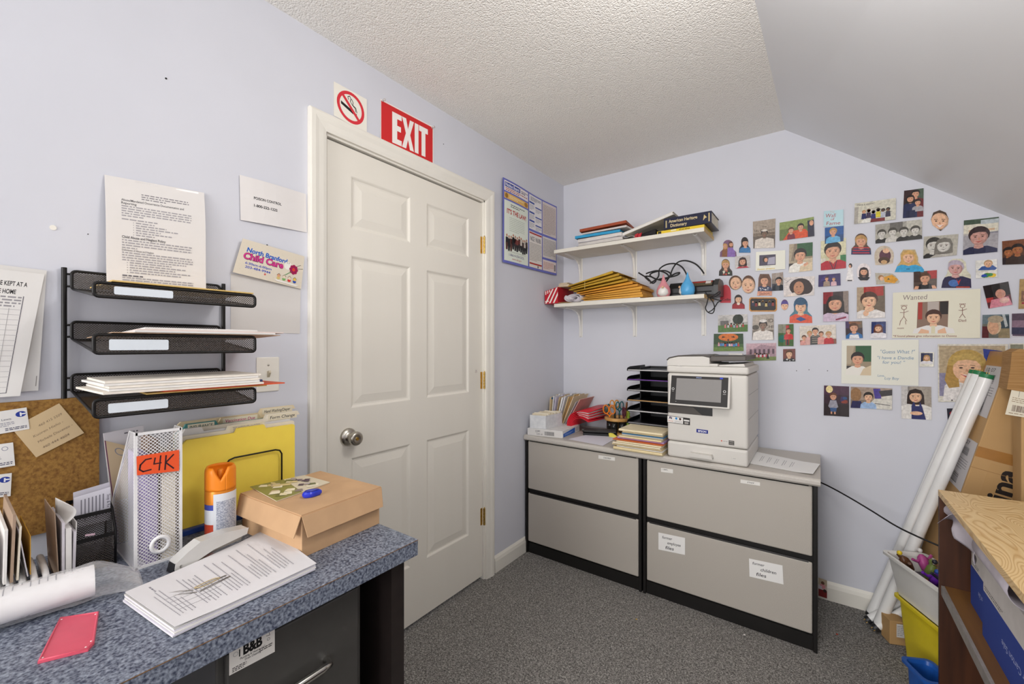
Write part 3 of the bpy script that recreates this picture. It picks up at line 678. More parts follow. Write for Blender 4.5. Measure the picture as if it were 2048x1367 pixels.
for i, (q, lb) in enumerate(((((-45, 829), (53, 814), (59, 857), (-40, 874)), 'topmost business card with blue oval logo on the cork board'), (((-65, 896), (26, 884), (30, 930), (-60, 945)), 'middle business card with small grey emblem on the cork board'), (((-75, 957), (23.5, 945), (21, 991), (-78, 1003)), 'lowest business card with blue logo on the cork board'))):
    p = Print(lw(*q, x=.0125), XP, 'ece9e4', thick=.0005)
    if i != 1: logo(p, p.w * .86, 26, 13)
    else: p.ring(p.w * .8, 22, 7, 9, '8a8a9a')
    p.text('Lewis', p.w * .45, 44, 9, '6a6a7a', width=p.w * .2).words(p.w * .1, 54, p.w * .7, 3, 7, 3, '9b9aa6', .8, 70 + i).words(p.w * .5, 80, p.w * .95, 2, 7, 3.5, '55556a', 1, 75 + i)
    tag(p.build('business_card'), lb, 'card', 'business cards on the cork board')
# ================================================================ desk
ZD, XD, YD = .765, .635, -1.885
m_lam = mat('blue_mottled_laminate', '363c50', .42, col2='979fac', vs=190, detail=5, ramp=(.34, .70), spec=.4)
m_board = mat('dark_wenge_board', '241d1b', .45, var=.15, vs=20)
dk = thing('desk', 'desk with mottled blue laminate top and dark panel leg', 'desk', (.32, -2.4, 0))
MB().box((.003, -3.3, ZD - .04), (XD, YD, ZD)).obj('worktop', m_lam, dk, bevel=.0015)
MB().box((XD - .0005, -3.3, ZD - .0022), (XD + .0008, YD, ZD - .0010)).obj('edge_seam', mat('brown_seam', '7a5a3a', .6), dk)
MB().box((.02, YD - .066, 0), (XD - .02, YD - .028, ZD - .04)).obj('leg_panel', m_board, dk)
MB().box((.02, -3.26, 0), (XD - .02, -3.23, ZD - .04)).obj('leg_panel', m_board, dk)
# filing cabinet under the desk
FXc = .585
m_fc = mat('charcoal_painted_steel', '4a4845', .38, .2, var=.03)
fy0, fy1 = L(437, 1340, FXc).y, L(727, 1250, FXc).y
fc = thing('desk_filing_cabinet', 'charcoal steel filing cabinet under the blue desk', 'filing cabinet', (.3, (fy0 + fy1) / 2, 0))
MB().box((.06, fy0, 0), (FXc - .012, fy1, .70)).obj('body', m_fc, fc, bevel=.003)
dz = [.03, .36, .695]
for a, c in zip(dz, dz[1:]):
    d = MB().box((FXc - .012, fy0 + .012, a + .004), (FXc, fy1 - .012, c - .004)).obj('drawer', m_fc, fc, bevel=.004)
    hy0, hy1, hz = L(597, 1360, FXc).y - .05, L(652, 1345, FXc).y, c - .125
    h = MB().tube([(FXc, hy0, hz), (FXc + .02, hy0 + .004, hz), (FXc + .022, hy0 + .02, hz), (FXc + .022, hy1 - .02, hz), (FXc + .02, hy1 - .004, hz), (FXc, hy1, hz)], .008, 12)
    h.obj('handle', mat('polished_chrome', 'c9c7c2', .18, 1), d)
q = lw((458, 1277), (549, 1230), (549, 1302), (458, 1350), x=FXc + .0006)
p = Print(q, XP, 'e9e4dc', thick=.0008, off=.0004); w_ = p.w
p.text('B&B', w_ * .5, 62, 27, '161414', 'c', width=w_ * .42, bold=.05).text('Plumbing & Heating LLC', w_ * .5, 72, 6, '2b2927', 'c', width=w_ * .55, bold=.01).text('Drain Cleaning', w_ * .5, 80, 6, '2b2927', 'c', width=w_ * .35, bold=.01)
p.rect(w_ * .2, 42, w_ * .225, 62, '2b2927').ring(w_ * .13, 50, 5, 6, '9b9a98').line([(w_ * .78, 30), (w_ * .86, 34), (w_ * .88, 46), (w_ * .8, 44)], 1.2, '3a3836').ring(w_ * .85, 55, 3, 4, '6a6866')
p.words(w_ * .06, 84, w_ * .36, 3, 4.5, 2.4, '55524e', .8, 81).words(w_ * .64, 70, w_ * .94, 2, 5, 2.6, '55524e', 1, 82)
tag(p.build('plumber_magnet'), 'white plumbing business magnet on the charcoal cabinet drawer', 'magnet')

# cardboard box with lid
m_kraft = mat('kraft_cardboard', 'c6a079', .75, var=.05, vs=14)
b0, b1, b2 = H(603, 1118, ZD), H(481, 1062, ZD), H(762, 1046, ZD)
ex, ey = b1 - b0, b2 - b0; bh = .098; b3 = b0 + ex + ey
bx = thing('cardboard_box', 'brown cardboard box with folded lid at the desk end', 'box', (b0 + b3) / 2)
ins = lambda f, z: [b0 + ex * f + ey * f + ZP * z, b0 + ex * f + ey * (1 - f) + ZP * z, b0 + ex * (1 - f) + ey * (1 - f) + ZP * z, b0 + ex * (1 - f) + ey * f + ZP * z]
MB().hexa(ins(.012, 0.0) + ins(.012, bh - .004)).obj('body', m_kraft, bx, bevel=.001)
lid = MB(); lo = ins(-.004, bh * .52); hi = ins(.0, bh); 
lid.slab(hi, ZP, .003)
fl_x = [(lo[0], lo[3], hi[3], hi[0], -ey), (lo[1], lo[0], hi[0], hi[1], -ex), (lo[3], lo[2], hi[2], hi[3], ex), (lo[2], lo[1], hi[1], hi[2], ey)]
ld = lid.obj('lid', m_kraft, bx)
for i, (a, c, d, e, nrm) in enumerate(fl_x):
    g = nrm.normalized() * (.012 if i < 2 else .003)
    ind = (c - a) * (.03 if i < 2 else 0)
    MB().slab([a + g + ind, c + g - ind, d, e], nrm, .002).obj('flap', m_kraft, ld)
# leaflet and correction tape on the box
zt = ZD + bh + .0035
q = [H(500, 971, zt), H(655, 958, zt), H(652, 975, zt), H(553, 1003, zt)]
q = [H(500, 974, zt), H(608, 951, zt), H(660, 965, zt), H(553, 1003, zt)]
p = Print(q, ZP, 'd9cdb4', thick=.002, off=.0003, mt='photo_gloss'); w_ = p.w; r = random.Random(4)
p.poly([(0, 0), (w_ * .6, 0), (w_ * .45, 100), (0, 100)], '8d8a4c')
for i in range(26):
    x, y = r.uniform(.1, .85) * w_, r.uniform(12, 88); a = r.uniform(.04, .12) * w_; p.poly([(x - a, y), (x, y - 9), (x + a, y - 2), (x + a * .4, y + 9)], r.choice(['e9dcb8', 'd8c490', 'f0e6cc', '6f7040', 'c9b79c', '8f7f78']))
for i in range(8):
    x, y = r.uniform(.6, .92) * w_, r.uniform(15, 80); p.poly([(x - 6, y), (x, y - 7), (x + 7, y), (x, y + 8)], r.choice(['3c3030', '5a4650', 'b5a8a4', '857078']))
tag(p.build('photo_leaflet'), 'glossy photo leaflet lying on the cardboard box lid', 'leaflet')
ct = H(622, 992, zt); ct.z = zt + .0006
m_bp = mat('translucent_blue_plastic', '2436c0', .15, var=.1, spec=.6)
tt = thing('correction_tape', 'small glossy blue correction tape dispenser on the box', 'correction tape', ct)
dirv = (H(648, 985, zt) - H(603, 994, zt)); dirv.z = 0; dirv.normalize(); prv = V((-dirv.y, dirv.x, 0))
ol = [(.0, .0)]; ol = [(.021 * math.cos(t) * (1.0 if math.cos(t) < 0 else 1.25), .0125 * math.sin(t) * (1 - .35 * max(0, math.cos(t)))) for t in [i * math.pi / 12 for i in range(24)]]
bd = MB()
rings = [[ct + dirv * x * f + prv * y * f + ZP * h for x, y in ol] for f, h in ((.86, 0), (1, .004), (1, .009), (.84, .0135), (.5, .015))]
for a, c in zip(rings, rings[1:]): bd.add(a + c, [(i, (i + 1) % 24, 24 + (i + 1) % 24, 24 + i) for i in range(24)], 0, True)
bd.add(rings[-1], [list(range(24))]); bd.add(rings[0], [list(range(24))[::-1]]); bd.obj('case', m_bp, tt)
MB().tube([ct + dirv * x * .7 + prv * y * .7 + ZP * .0145 for x, y in ol], .0012, closed=True).obj('ridge', mat('dark_blue_plastic', '141d80', .2), tt)

# folder sorter with files
SXf = .130
so = thing('folder_sorter', 'black wire folder sorter with blue base behind the spray can', 'folder sorter', (.07, -2.08, ZD))
MB().box((.012, -2.232, ZD), (.142, -1.94, ZD + .014)).obj('base', mat('blue_plastic', '2f4f9f', .4), so, bevel=.002)
def loop(x, y0, y1, z1): return [(x, y0, ZD + .012), (x, y0, z1 - .02), (x, y0 + .012, z1 - .004), (x, y0 + .025, z1), (x, y1 - .018, z1), (x, y1 - .006, z1 - .004), (x, y1, z1 - .015), (x, y1, ZD + .012)]
ya, yb, zl = L(448, 920, .137).y, L(563, 900, .137).y, L(560, 897, .137).z
MB().tube(loop(.1385, ya, yb, zl), .0023).obj('wire_loop', m_blk, so)
MB().tube(loop(.014, ya, yb, zl - .02), .0023).obj('wire_loop', m_blk, so)
for y in (ya, yb): MB().cyl((.014, y, ZD + .016), (.1385, y, ZD + .016), .002, n=8).obj('foot_wire', m_blk, so)
def folder(x, y0, y1, h, t0, t1, th, m, label, txt=None, tc=INK, tcol='e9dfc6', lean=0.0):
    z0 = ZD + .0145
    f = thing('file_folder', label, 'folder', (x, (y0 + y1) / 2, z0), 'folders in the wire sorter')
    o = [(y0, 0), (y1, 0), (y1, h - .004), (y1 - .004, h), (t1 + .006, h), (t1, h + .012), (t0, h + .012), (t0 - .006, h), (y0 + .012, h), (y0, h - .012)]
    MB().prism(o, (x, 0, z0), (0, 1, 0), V((lean, 0, 1)), (1, 0, 0), th).obj('cover', m, f)
    if txt is not None:
        e = V((lean * h + .0003, 0, 0))
        q = [V((x + th, t0 + .004, z0 + h + .010)) + e, V((x + th, t1 - .004, z0 + h + .010)) + e, V((x + th, t1 - .004, z0 + h - .008)) + e, V((x + th, t0 + .004, z0 + h - .008)) + e]
        p = Print(q, XP, tcol, thick=.0003, off=.0002); p.text(txt, p.w * .06, 72, 52, tc, width=p.w * .86, slant=.15, bold=.01); p.build('tab_label', f)
    return f
Yp = lambda px, py, x: L(px, py, x).y
m_yel = mat('yellow_card', 'ffe258', .55, var=.02)
folder(.020, -2.215, -1.935, .262, Yp(520, 858, .02), Yp(585, 850, .02), .006, m_manila, 'rearmost manila folder with a hand washing tab', 'Hand Washing/Diaper')
folder(.034, -2.222, -1.938, .250, Yp(440, 862, .034), Yp(515, 855, .034), .008, mat('tan_manila', 'd8c49c'), 'tan manila folder with a pink written tab', 'Vaccination Due', 'c03a78')
folder(.050, -2.224, -1.945, .247, Yp(370, 890, .05), Yp(430, 880, .05), .007, mat('teal_edge_card', '4f8f8c', .6), 'teal edged folder in the wire sorter', 'INSURANCE', '2a5a58')
folder(.064, -2.226, -1.930, .248, Yp(530, 870, .064), Yp(592, 860, .064), .012, m_cream, 'cream folder with a form change tab', 'Form Change', INK)
folder(.084, -2.230, -1.936, .240, Yp(368, 895, .084), Yp(400, 890, .084), .010, m_paper, 'stack of white sheets in a folder behind the yellow one')
folder(.102, -2.232, -1.932, .236, Yp(455, 880, .1), Yp(525, 868, .1), .006, m_cream, 'cream folder with a pencilled tab just behind the yellow one', 'TEE KITCHEN NOTES', 'a39a94')
folder(.117, -2.230, -1.940, .228, -2.10, -2.03, .010, m_yel, 'bright yellow folder at the front of the sorter')

# spray can
cb = H(441, 1078, ZD); R = .033
sc = thing('spray_can', 'orange capped aerosol spray can with white label', 'spray can', cb)
MB().lathe([(R - .003, 0), (R, .003), (R, .126), (R - .001, .130)], cb, 32).obj('can', mat('orange_printed_metal', 'e08a2a', .35, .3), sc)
vd = (CAM - cb); vd.z = 0; vd.normalize(); vs_ = V((-vd.y, vd.x, 0))
va = math.atan2(vd.y, vd.x)
def cw(u, v):      # cap wall with a V notch cut towards the viewer
    t = u * 2 * math.pi; dt = abs((t - va + math.pi) % (2 * math.pi) - math.pi); top_ = .187 - max(0, .030 * (1 - dt / .55)); rr = R - .004 * max(0, v - .85) / .15
    return cb + V((math.cos(t) * rr, math.sin(t) * rr, .130 + (top_ - .130) * v))
cap = MB().sheet(cw, 96, 8, .003).lathe([(0, .152), (R - .002, .152), (R - .002, .155), (0, .155)], cb, 32).obj('cap', mat('orange_plastic', 'f0881c', .4, var=.02), sc)
MB().lathe([(.007, .155), (.007, .174), (.004, .178), (0, .178)], cb, 12).obj('nozzle', mat('orange_plastic', 'f0881c'), cap)
# curved label
def wrap(name, a0, a1, z0, z1, m, d):
    base = math.atan2(vd.y, vd.x)
    MB().sheet(lambda u, v: cb + V((math.cos(base + a0 + (a1 - a0) * u) * (R + d), math.sin(base + a0 + (a1 - a0) * u) * (R + d), z0 + (z1 - z0) * v)), 12, 1).obj(name, m, sc)
wrap('label', -.45, 1.75, .006, .124, mat('pale_label', 'cfd3da', .4, col2='dfe2e6', vs=8), .0004)
wrap('label_text', -.25, 1.15, .020, .106, mat('label_small_print', '8d93a5', .5, col2='c5c9d2', vs=260, detail=1, stretch=(1, 1, 2.5), ramp=(.42, .58)), .0007)
wrap('label_stripe', -1.35, -.45, .004, .05, mat('red_ink', 'c2442a', .4), .0005)
wrap('label_stripe', -1.35, -.45, .085, .098, mat('blue_ink', '3d4aa0', .4), .0005)
wrap('label_stripe', -1.35, -.45, .05, .085, mat('pale_label', 'cfd3da'), .0005)

# magazine file
m_wm = wire_mesh('white_wire_mesh', 'e6e5e6', .0075, .27, 'XZ', .1, .5); m_wmy = wire_mesh('white_wire_mesh_side', 'dcdbdd', .0075, .30, 'XY', .1, .5)
m_wmet = mat('white_coated_metal', 'e9e8e8', .4, var=.01)
MX, my0, my1, MH = .253, H(270, 1143, ZD).y, H(362, 1108, ZD).y, .298
my0, my1 = L(270, 1143, MX).y, L(362, 1108, MX).y
mg = thing('magazine_file', 'white wire mesh magazine file with an orange C4K label', 'magazine file', (.13, (my0 + my1) / 2, ZD))
MB().add([(MX, my0, ZD), (MX, my1, ZD), (MX, my1, ZD + MH), (MX, my0, ZD + MH)], [(0, 1, 2, 3)]).obj('front_panel', m_wm, mg)
sidep = [(MX, 0), (MX, MH), (.215, MH), (.075, .13), (.065, .11), (.065, 0)]
for y in (my0, my1):
    s_ = MB(); s_.add([(x, y, ZD + z) for x, z in sidep], [list(range(6))]); so_ = s_.obj('side_panel', m_wmy, mg)
    MB().tube([(x, y, ZD + z) for x, z in sidep[:]], .0022, 8, closed=True).obj('rim', m_wmet, so_)
MB().add([(.065, my0, ZD), (.065, my1, ZD), (.065, my1, ZD + .11), (.065, my0, ZD + .11)], [(0, 1, 2, 3)]).obj('back_panel', m_wm, mg)
MB().box((.065, my0, ZD), (MX, my1, ZD + .001)).obj('base', m_wmet, mg)
f_ = MB().box((MX - .003, my0, ZD + MH - .006), (MX + .002, my1, ZD + MH)).box((MX - .001, my0 - .002, ZD), (MX + .002, my0 + .004, ZD + MH)).box((MX - .001, my1 - .003, ZD), (MX + .002, my1 + .002, ZD + MH)).box((MX - .001, my0, ZD), (MX + .002, my1, ZD + .005))
f_.obj('front_frame', m_wmet, mg)
rc = L(320, 1087, MX)
MB().tube([(MX + .002, rc.y + .0155 * math.cos(t), rc.z + .0165 * math.sin(t)) for t in [i * math.pi / 12 for i in range(24)]], .0042, 10, closed=True).obj('finger_ring', m_wmet, mg)
p = Print(lw((273, 912), (358, 899), (358, 941), (274, 950), x=MX + .003), XP, 'ee5a2e', thick=.0004, off=.0002); w_ = p.w
p.line([(w_ * .33, 22), (w_ * .2, 24), (w_ * .08, 48), (w_ * .06, 72), (w_ * .14, 84), (w_ * .32, 78)], 7, '3a1d22').line([(w_ * .42, 22), (w_ * .39, 52), (w_ * .56, 50)], 6, '3a1d22').line([(w_ * .55, 15), (w_ * .51, 85)], 6, '3a1d22').line([(w_ * .68, 18), (w_ * .65, 86)], 6.5, '3a1d22').line([(w_ * .86, 18), (w_ * .67, 52), (w_ * .86, 84)], 6.5, '3a1d22')
p.build('file_label', mg)
ym = (my0 + my1) / 2
tag(MB().box((.09, my0 + .022, ZD + .002), (MX - .006, my0 + .04, ZD + .235)).obj('purple_binder', mat('lilac_card', 'a99bc9', .6)), 'lilac folder inside the white mesh magazine file', 'folder')
tag(MB().box((.09, my1 - .034, ZD + .002), (MX - .008, my1 - .008, ZD + .24)).obj('booklet_bundle', m_cream), 'cream booklets inside the white mesh magazine file', 'booklets')
tag(MB().box((.10, my0 + .043, ZD + .002), (MX - .02, my0 + .047, ZD + .275)).obj('brown_divider', mat('brown_card', '6a5546', .7)), 'narrow brown card standing between the booklets in the magazine file', 'card')
# papers leaning on the wall behind the magazine file
q0 = [L(207, 868, .05), L(285, 850, .05)]
p = Print([L(206, 866, .03), L(286, 850, .03), V((.045, L(290, 900, .03).y, ZD + .001)), V((.045, L(228, 900, .03).y, ZD + .001))], XP, 'd3cfd3', thick=.004, off=.0); p.words(p.w * .5, 3, p.w * .85, 1, 2, 1.2, '6a676e', 1, 3).words(p.w * .1, 13, p.w * .4, 1, 2, 1.4, '6a676e', 1, 5)
tag(p.build('leaning_papers'), 'grey white papers leaning on the wall behind the magazine file', 'papers')
p = Print([L(208, 880, .045), L(250, 890, .045), V((.052, L(262, 900, .03).y, ZD + .001)), V((.052, L(232, 900, .03).y, ZD + .001))], XP, 'c9b391', thick=.002, off=.002); p.rect(0, 0, p.w * .06, 100, '6b3f5e').ring(p.w * .7, 8, 3, 3.8, '8a8a90', 20)
tag(p.build('leaning_envelope'), 'tan envelope with purple edge leaning left of the magazine file', 'envelope')

# stapler
s0, s1 = H(338, 1150, ZD), H(487, 1092, ZD); ax_ = (s1 - s0); ln = ax_.length; ax_.normalize(); sd = V((-ax_.y, ax_.x, 0))
m_sil = mat('silver_satin_plastic', 'cdccc9', .28, .15, var=.02)
stp = thing('stapler', 'silver and black desk stapler in front of the magazine file', 'stapler', s0.lerp(s1, .5))
def sbar(pr, w0, m, name, par):   # side profile (along, height) extruded across
    return MB().prism(pr, s0 - sd * w0 / 2, ax_, ZP, sd, w0).obj(name, m, par, bevel=.003)
sbar([(.004, 0), (ln - .004, 0), (ln - .006, .007), (.01, .009)], .03, mat('clear_smoky_plastic', '8a8a88', .2), 'base', stp)
sbar([(.0, .004), (.018, .004), (.024, .022), (.006, .026)], .028, m_blkp, 'hinge_block', stp)
tp = sbar([(.004, .010), (.022, .006), (.055, .018), (ln * .52, .026), (ln, .034), (ln + .004, .048), (ln * .7, .055), (ln * .35, .054), (.03, .042), (.006, .026)], .032, m_sil, 'top_arm', stp)
sbar([(.05, .014), (ln - .008, .022), (ln - .006, .030), (.06, .022)], .012, mat('steel_rail', '8d8a84', .3, .9), 'staple_rail', stp)
pv = s0 + ax_ * .016 + ZP * .016 - sd * .0145
MB().cyl(pv, pv - sd * .0015, .0035, n=12).obj('pivot_pin', mat('polished_chrome', 'c9c7c2'), tp)

# stack of forms on the desk
dq = [H(250, 1203, ZD), H(537, 1070, ZD), H(633, 1140, ZD), H(350, 1275, ZD)]
up0 = dq[0].lerp(dq[1], .5)
for i in range(5):
    o = V((random.uniform(-.004, .004), random.uniform(-.004, .004), .001 + .0026 * i))
    tag(MB().slab([p + o for p in dq], ZP, .0022).obj('form_stack', mat('lilac_white_paper', 'dcd8e2', .8) if i % 2 else m_paper), ['lowest', 'second lowest', 'middle', 'fourth', 'fifth'][i] + ' set of forms under the typed top sheet on the desk', 'papers', 'forms in the desk stack')
q = [p + ZP * .0145 for p in dq]
p = Print([q[3], q[0], q[1], q[2]], ZP, 'dfdddf', thick=.0006, off=.0006, strips=(1, 12), curl=lambda u, v: .012 * max(0, v * -1 + .28) + .010 * max(0, v - .75) ** 1.3 * 3 * u); w_ = p.w
p.words(w_ * .75, 10, w_ * .9, 1, 2, 1, '8a8890', 1, 90)
for i in range(4): p.rect(w_ * (.25 + .09 * i), 10, w_ * (.255 + .09 * i), 30 + 9 * (i % 3), '6b6970', 1 if i == 0 else 0)
p.layer()
r = random.Random(12)
for row in range(34):   # rows of type running across the sheet
    y = 7 + row * 2.4; a = .14 + .02 * (row % 3); e = r.uniform(.45, .9)
    if row in (5, 6, 13, 20, 21, 28): continue
    p.words(w_ * a, y, w_ * e, 1, 2, .6, 'a3a1a7', 1, 100 + row)
tag(p.build('typed_form'), 'typed white form lying on top of the desk papers', 'paper')
# rubber band and bobby pins
zc = ZD + .0165
c0 = H(415, 1165, zc); u_ = (H(450, 1150, zc) - H(380, 1178, zc)).normalized(); v_ = V((-u_.y, u_.x, 0))
tag(MB().tube([c0 + u_ * .022 * math.cos(t) + v_ * (.006 + .002 * math.sin(2 * t)) * math.sin(t) + ZP * .0005 for t in [i * math.pi / 12 for i in range(24)]], .0008, 6, closed=True).obj('rubber_band', mat('tan_rubber', 'c9b384', .5)), 'tan rubber band lying on the typed form', 'rubber band')
for i, (a, c) in enumerate((((330, 1187), (385, 1180)), ((338, 1193), (392, 1184)), ((390, 1178), (452, 1150)), ((400, 1182), (460, 1152)))):
    A, Bq = H(*a, zc), H(*c, zc); d = (Bq - A).normalized(); s_ = V((-d.y, d.x, 0)) * .0012
    tag(MB().tube([A + s_, A.lerp(Bq, .5) + s_ * 1.6 + ZP * .0012, Bq + s_ * .6 + ZP * .0005, Bq + d * .001, Bq - s_ * .6 + ZP * .0005, A.lerp(Bq, .6) - s_, A - s_], .0006, 6).obj('hair_pin', mat('steel_wire', '8f8b86', .3, .9)), ['leftmost grey hair pin on the typed form', 'hair pin second from the left on the typed form', 'hair pin passing through the rubber band', 'rightmost hair pin on the typed form'][i], 'hair pin', 'hair pins on the form')

# red plastic panel and rolled papers in a clear bag
q = [H(120, 1238, ZD), H(198, 1226, ZD), H(187, 1300, ZD), H(75, 1328, ZD)]
m_red = mat('coral_red_plastic', 'd4566a', .4, var=.03)
rp_ = thing('red_plastic_panel', 'flat coral red plastic panel with riveted rim on the desk', 'plastic panel', (q[0] + q[2]) / 2)
o_ = [a.lerp(b_, f) for a, b_, f in ((q[0], q[1], 0), (q[0], q[1], 1), (q[1], q[2], .86), (q[2], q[3], .10), (q[2], q[3], 1), (q[3], q[0], .5))]
MB().add([p_ + ZP * .0005 for p_ in o_] + [p_ + ZP * .004 for p_ in o_], [tuple(range(5, -1, -1)), tuple(range(6, 12))] + [(i, (i + 1) % 6, 6 + (i + 1) % 6, 6 + i) for i in range(6)]).obj('sheet', m_red, rp_)
cen = sum(o_, V((0, 0, 0))) / 6
MB().tube([cen.lerp(p_, .95) + ZP * .0042 for p_ in o_], .0016, 6, closed=True).obj('rim', m_red, rp_)
for p_ in o_[:5]: MB().lathe([(.0016, 0), (.001, .0008), (0, .001)], cen.lerp(p_, .86) + ZP * .0042, 8).obj('rivet', mat('pale_rivet', 'e8c9c9', .3), rp_)
g0, g1 = H(-140, 1295, ZD), H(232, 1180, ZD); gd = (g1 - g0); gl = gd.length; gd.normalize(); gs = V((-gd.y, gd.x, 0))
RR = .034
bagt = mat('rolled_white_paper', 'e9e6e6', .7, var=.02)
roll = MB()
def spiral(u, v):
    t = u * 2 * math.pi * 1.8; rr = RR * (1 - .16 * u)
    return g0 + gd * (gl * .86 * v) + gs * math.cos(t) * rr * 1.15 + ZP * (RR * .85 + .004 + math.sin(t) * rr * .82)
roll.sheet(spiral, 40, 8)
pr_ = thing('paper_roll', 'loosely rolled white papers inside the clear plastic bag', 'paper roll', g0.lerp(g1, .45))
roll.obj('sheets', bagt, pr_)
r = random.Random(8)
for k in range(9):      # typed lines on the outer sheet
    v0 = .40 + .055 * k; a0 = r.uniform(.9, 1.3); a1 = a0 + r.uniform(.5, 1.1)
    MB().sheet(lambda u, v: g0 + gd * (gl * .86 * (v0 + .008 * v)) + gs * math.cos(a0 + (a1 - a0) * u) * (RR * 1.15 + .0008) + ZP * (RR * .85 + .005 + math.sin(a0 + (a1 - a0) * u) * RR * .82), 6, 1).obj('typed_line', mat('grey_ink', '8d8a90', .7), pr_)
m_bag = bpy.data.materials.new('clear_plastic_film'); m_bag.use_nodes = True; MATS['clear_plastic_film'] = m_bag
nt = m_bag.node_tree; b = nt.nodes['Principled BSDF']; b.inputs['Base Color'].default_value = (.95, .95, .96, 1); b.inputs['Roughness'].default_value = .12
fr_ = nt.nodes.new('ShaderNodeLayerWeight'); fr_.inputs[0].default_value = .35; nz = nt.nodes.new('ShaderNodeTexNoise'); nz.inputs['Scale'].default_value = 22; nz.inputs['Detail'].default_value = 2; nz.inputs['Distortion'].default_value = 1.5
tc = nt.nodes.new('ShaderNodeTexCoord'); nt.links.new(tc.outputs['Object'], nz.inputs['Vector'])
mm = nt.nodes.new('ShaderNodeMath'); mm.operation = 'MULTIPLY_ADD'; mm.inputs[1].default_value = .5; mm.inputs[2].default_value = .05; nt.links.new(fr_.outputs['Facing'], mm.inputs[0]); nt.links.new(mm.outputs[0], b.inputs['Alpha'])
bp = nt.nodes.new('ShaderNodeBump'); bp.inputs['Strength'].default_value = .5; bp.inputs['Distance'].default_value = .006; nt.links.new(nz.outputs['Fac'], bp.inputs['Height']); nt.links.new(bp.outputs[0], b.inputs['Normal'])
def bagf(u, v):
    t = u * 2 * math.pi; sx = v * gl * 1.17; k = 1.0 if v < .72 else 1 - .75 * ((v - .72) / .28) ** 1.6; wv = 1 + .05 * math.sin(7 * t + 9 * v) + .06 * math.sin(23 * v + 3 * t) * (v > .6)
    ww = 1.28 if v < .7 else 1.28 + .25 * (v - .7) / .3
    return g0 + gd * sx + gs * math.cos(t) * RR * ww * wv + ZP * (.0015 + RR * .92 * k * (1 + math.sin(t) * wv * .97))
tag(MB().sheet(bagf, 36, 36).obj('plastic_bag', m_bag), 'long crinkled clear plastic bag across the desk corner', 'plastic bag')
# ================================================================ organizers at the desk's left end
def pl(a, c, y): return V((a, y, c))
# black mesh caddy with cards
cx0, cx1 = .085, .178
o0, o1 = L(150, 1150, cx1), L(231, 1125, cx1); oy0, oy1 = o0.y, o1.y; oh = .118
cd_ = thing('mesh_caddy', 'black wire mesh caddy holding cards beside the cork board', 'desk organizer', ((cx0 + cx1) / 2, (oy0 + oy1) / 2, ZD))
m_meshs = wire_mesh('black_wire_mesh_side', '25211f', .0042, .36, 'XY')
for x, h in ((cx1, oh * .62), (cx1 - .03, oh), (cx0, oh + .02)):
    MB().add([(x, oy0, ZD + .002), (x, oy1, ZD + .002), (x, oy1, ZD + h), (x, oy0, ZD + h)], [(0, 1, 2, 3)]).obj('mesh_panel', m_mesh, cd_)
    MB().box((x - .0015, oy0, ZD + h - .008), (x + .0015, oy1, ZD + h)).obj('top_rail', m_blk, cd_)
for y in (oy0, oy1):
    sp_ = [(cx0, ZD + .002), (cx1, ZD + .002), (cx1, ZD + oh * .62), (cx1 - .03, ZD + oh), (cx0, ZD + oh + .02)]
    so_ = MB().add([(a, y, c) for a, c in sp_], [tuple(range(5))]).obj('side_panel', m_meshs, cd_)
    MB().tube([(a, y, c) for a, c in sp_], .0024, 8, closed=True).obj('rim', m_blk, so_)
MB().box((cx0, oy0, ZD + .0003), (cx1, oy1, ZD + .002)).obj('base', m_blk, cd_)
for i, (x, dz, lb) in enumerate(((cx1 - .036, .165, 'printed reminder card standing in the black mesh caddy'), (cx1 - .043, .175, 'grey card behind the printed reminder card in the caddy'))):
    p = Print([V((x, oy0 + .003, ZD + dz - .008)), V((x, oy1 - .002, ZD + dz)), V((x, oy1 - .002, ZD + .09)), V((x, oy0 + .003, ZD + .09))], XP, 'dddbe2' if i == 0 else 'c5c2ca', thick=.0006, off=0)
    if i == 0:
        for k in range(7): p.layer(); p.rect(p.w * (.18 + .1 * k), 14, p.w * (.215 + .1 * k), 60 + 12 * ((k * 5) % 3), '85838c', 0)
        p.text('Stop & Rx', p.w * .90, 20, 8, '55535c', rot=90, width=40)
    tag(p.build('reminder_card'), lb, 'card', 'cards in the mesh caddy')
p = Print([L(170, 1068, cx1 + .001), L(190, 1065, cx1 + .001), L(190, 1069, cx1 + .001), L(170, 1072, cx1 + .001)], XP, 'd9b9c4', thick=.0004, off=.0005); p.build('price_tag', cd_)
for i in range(4):
    y = oy0 + .012 + i * (oy1 - oy0 - .02) / 4
    tag(MB().cyl((cx1 - .025, y, ZD + .006), (cx1 - .006, y + .008, ZD + .006), .0035, n=8).obj('brass_clip', m_brass), ['leftmost', 'second', 'third', 'rightmost'][i] + ' small brass clip in the front of the mesh caddy', 'clip', 'clips in the caddy')
# letters standing on edge in a white coil sorter
coil = []
yc0, yc1, xc = -2.60, -2.462, .165
for i in range(220):
    t = i / 219; a = t * 2 * math.pi * 9
    coil.append((xc + .085 * math.cos(a), yc0 + (yc1 - yc0) * t, ZD + .0235 + .018 * math.sin(a)))
tag(MB().tube(coil, .0052, 8).obj('coil_letter_sorter', m_wmet), 'white spiral coil letter sorter at the left desk edge', 'letter sorter')
def letter(y, tilt, x0, x1, h, th, m, label, sk=0.0):
    q = [V((x0, y, ZD + .046)), V((x1, y, ZD + .046)), V((x1 - sk, y + tilt, ZD + .046 + h)), V((x0, y + tilt, ZD + .046 + h))]
    return tag(MB().slab(q, V((0, 1, 0)), th).obj('envelope', m), label, 'envelope', 'letters in the coil sorter')
m_env = mat('lilac_white_envelope', 'd5d0d6', .75, var=.04); m_envt = mat('brown_envelope', 'a58d78', .75, var=.05)
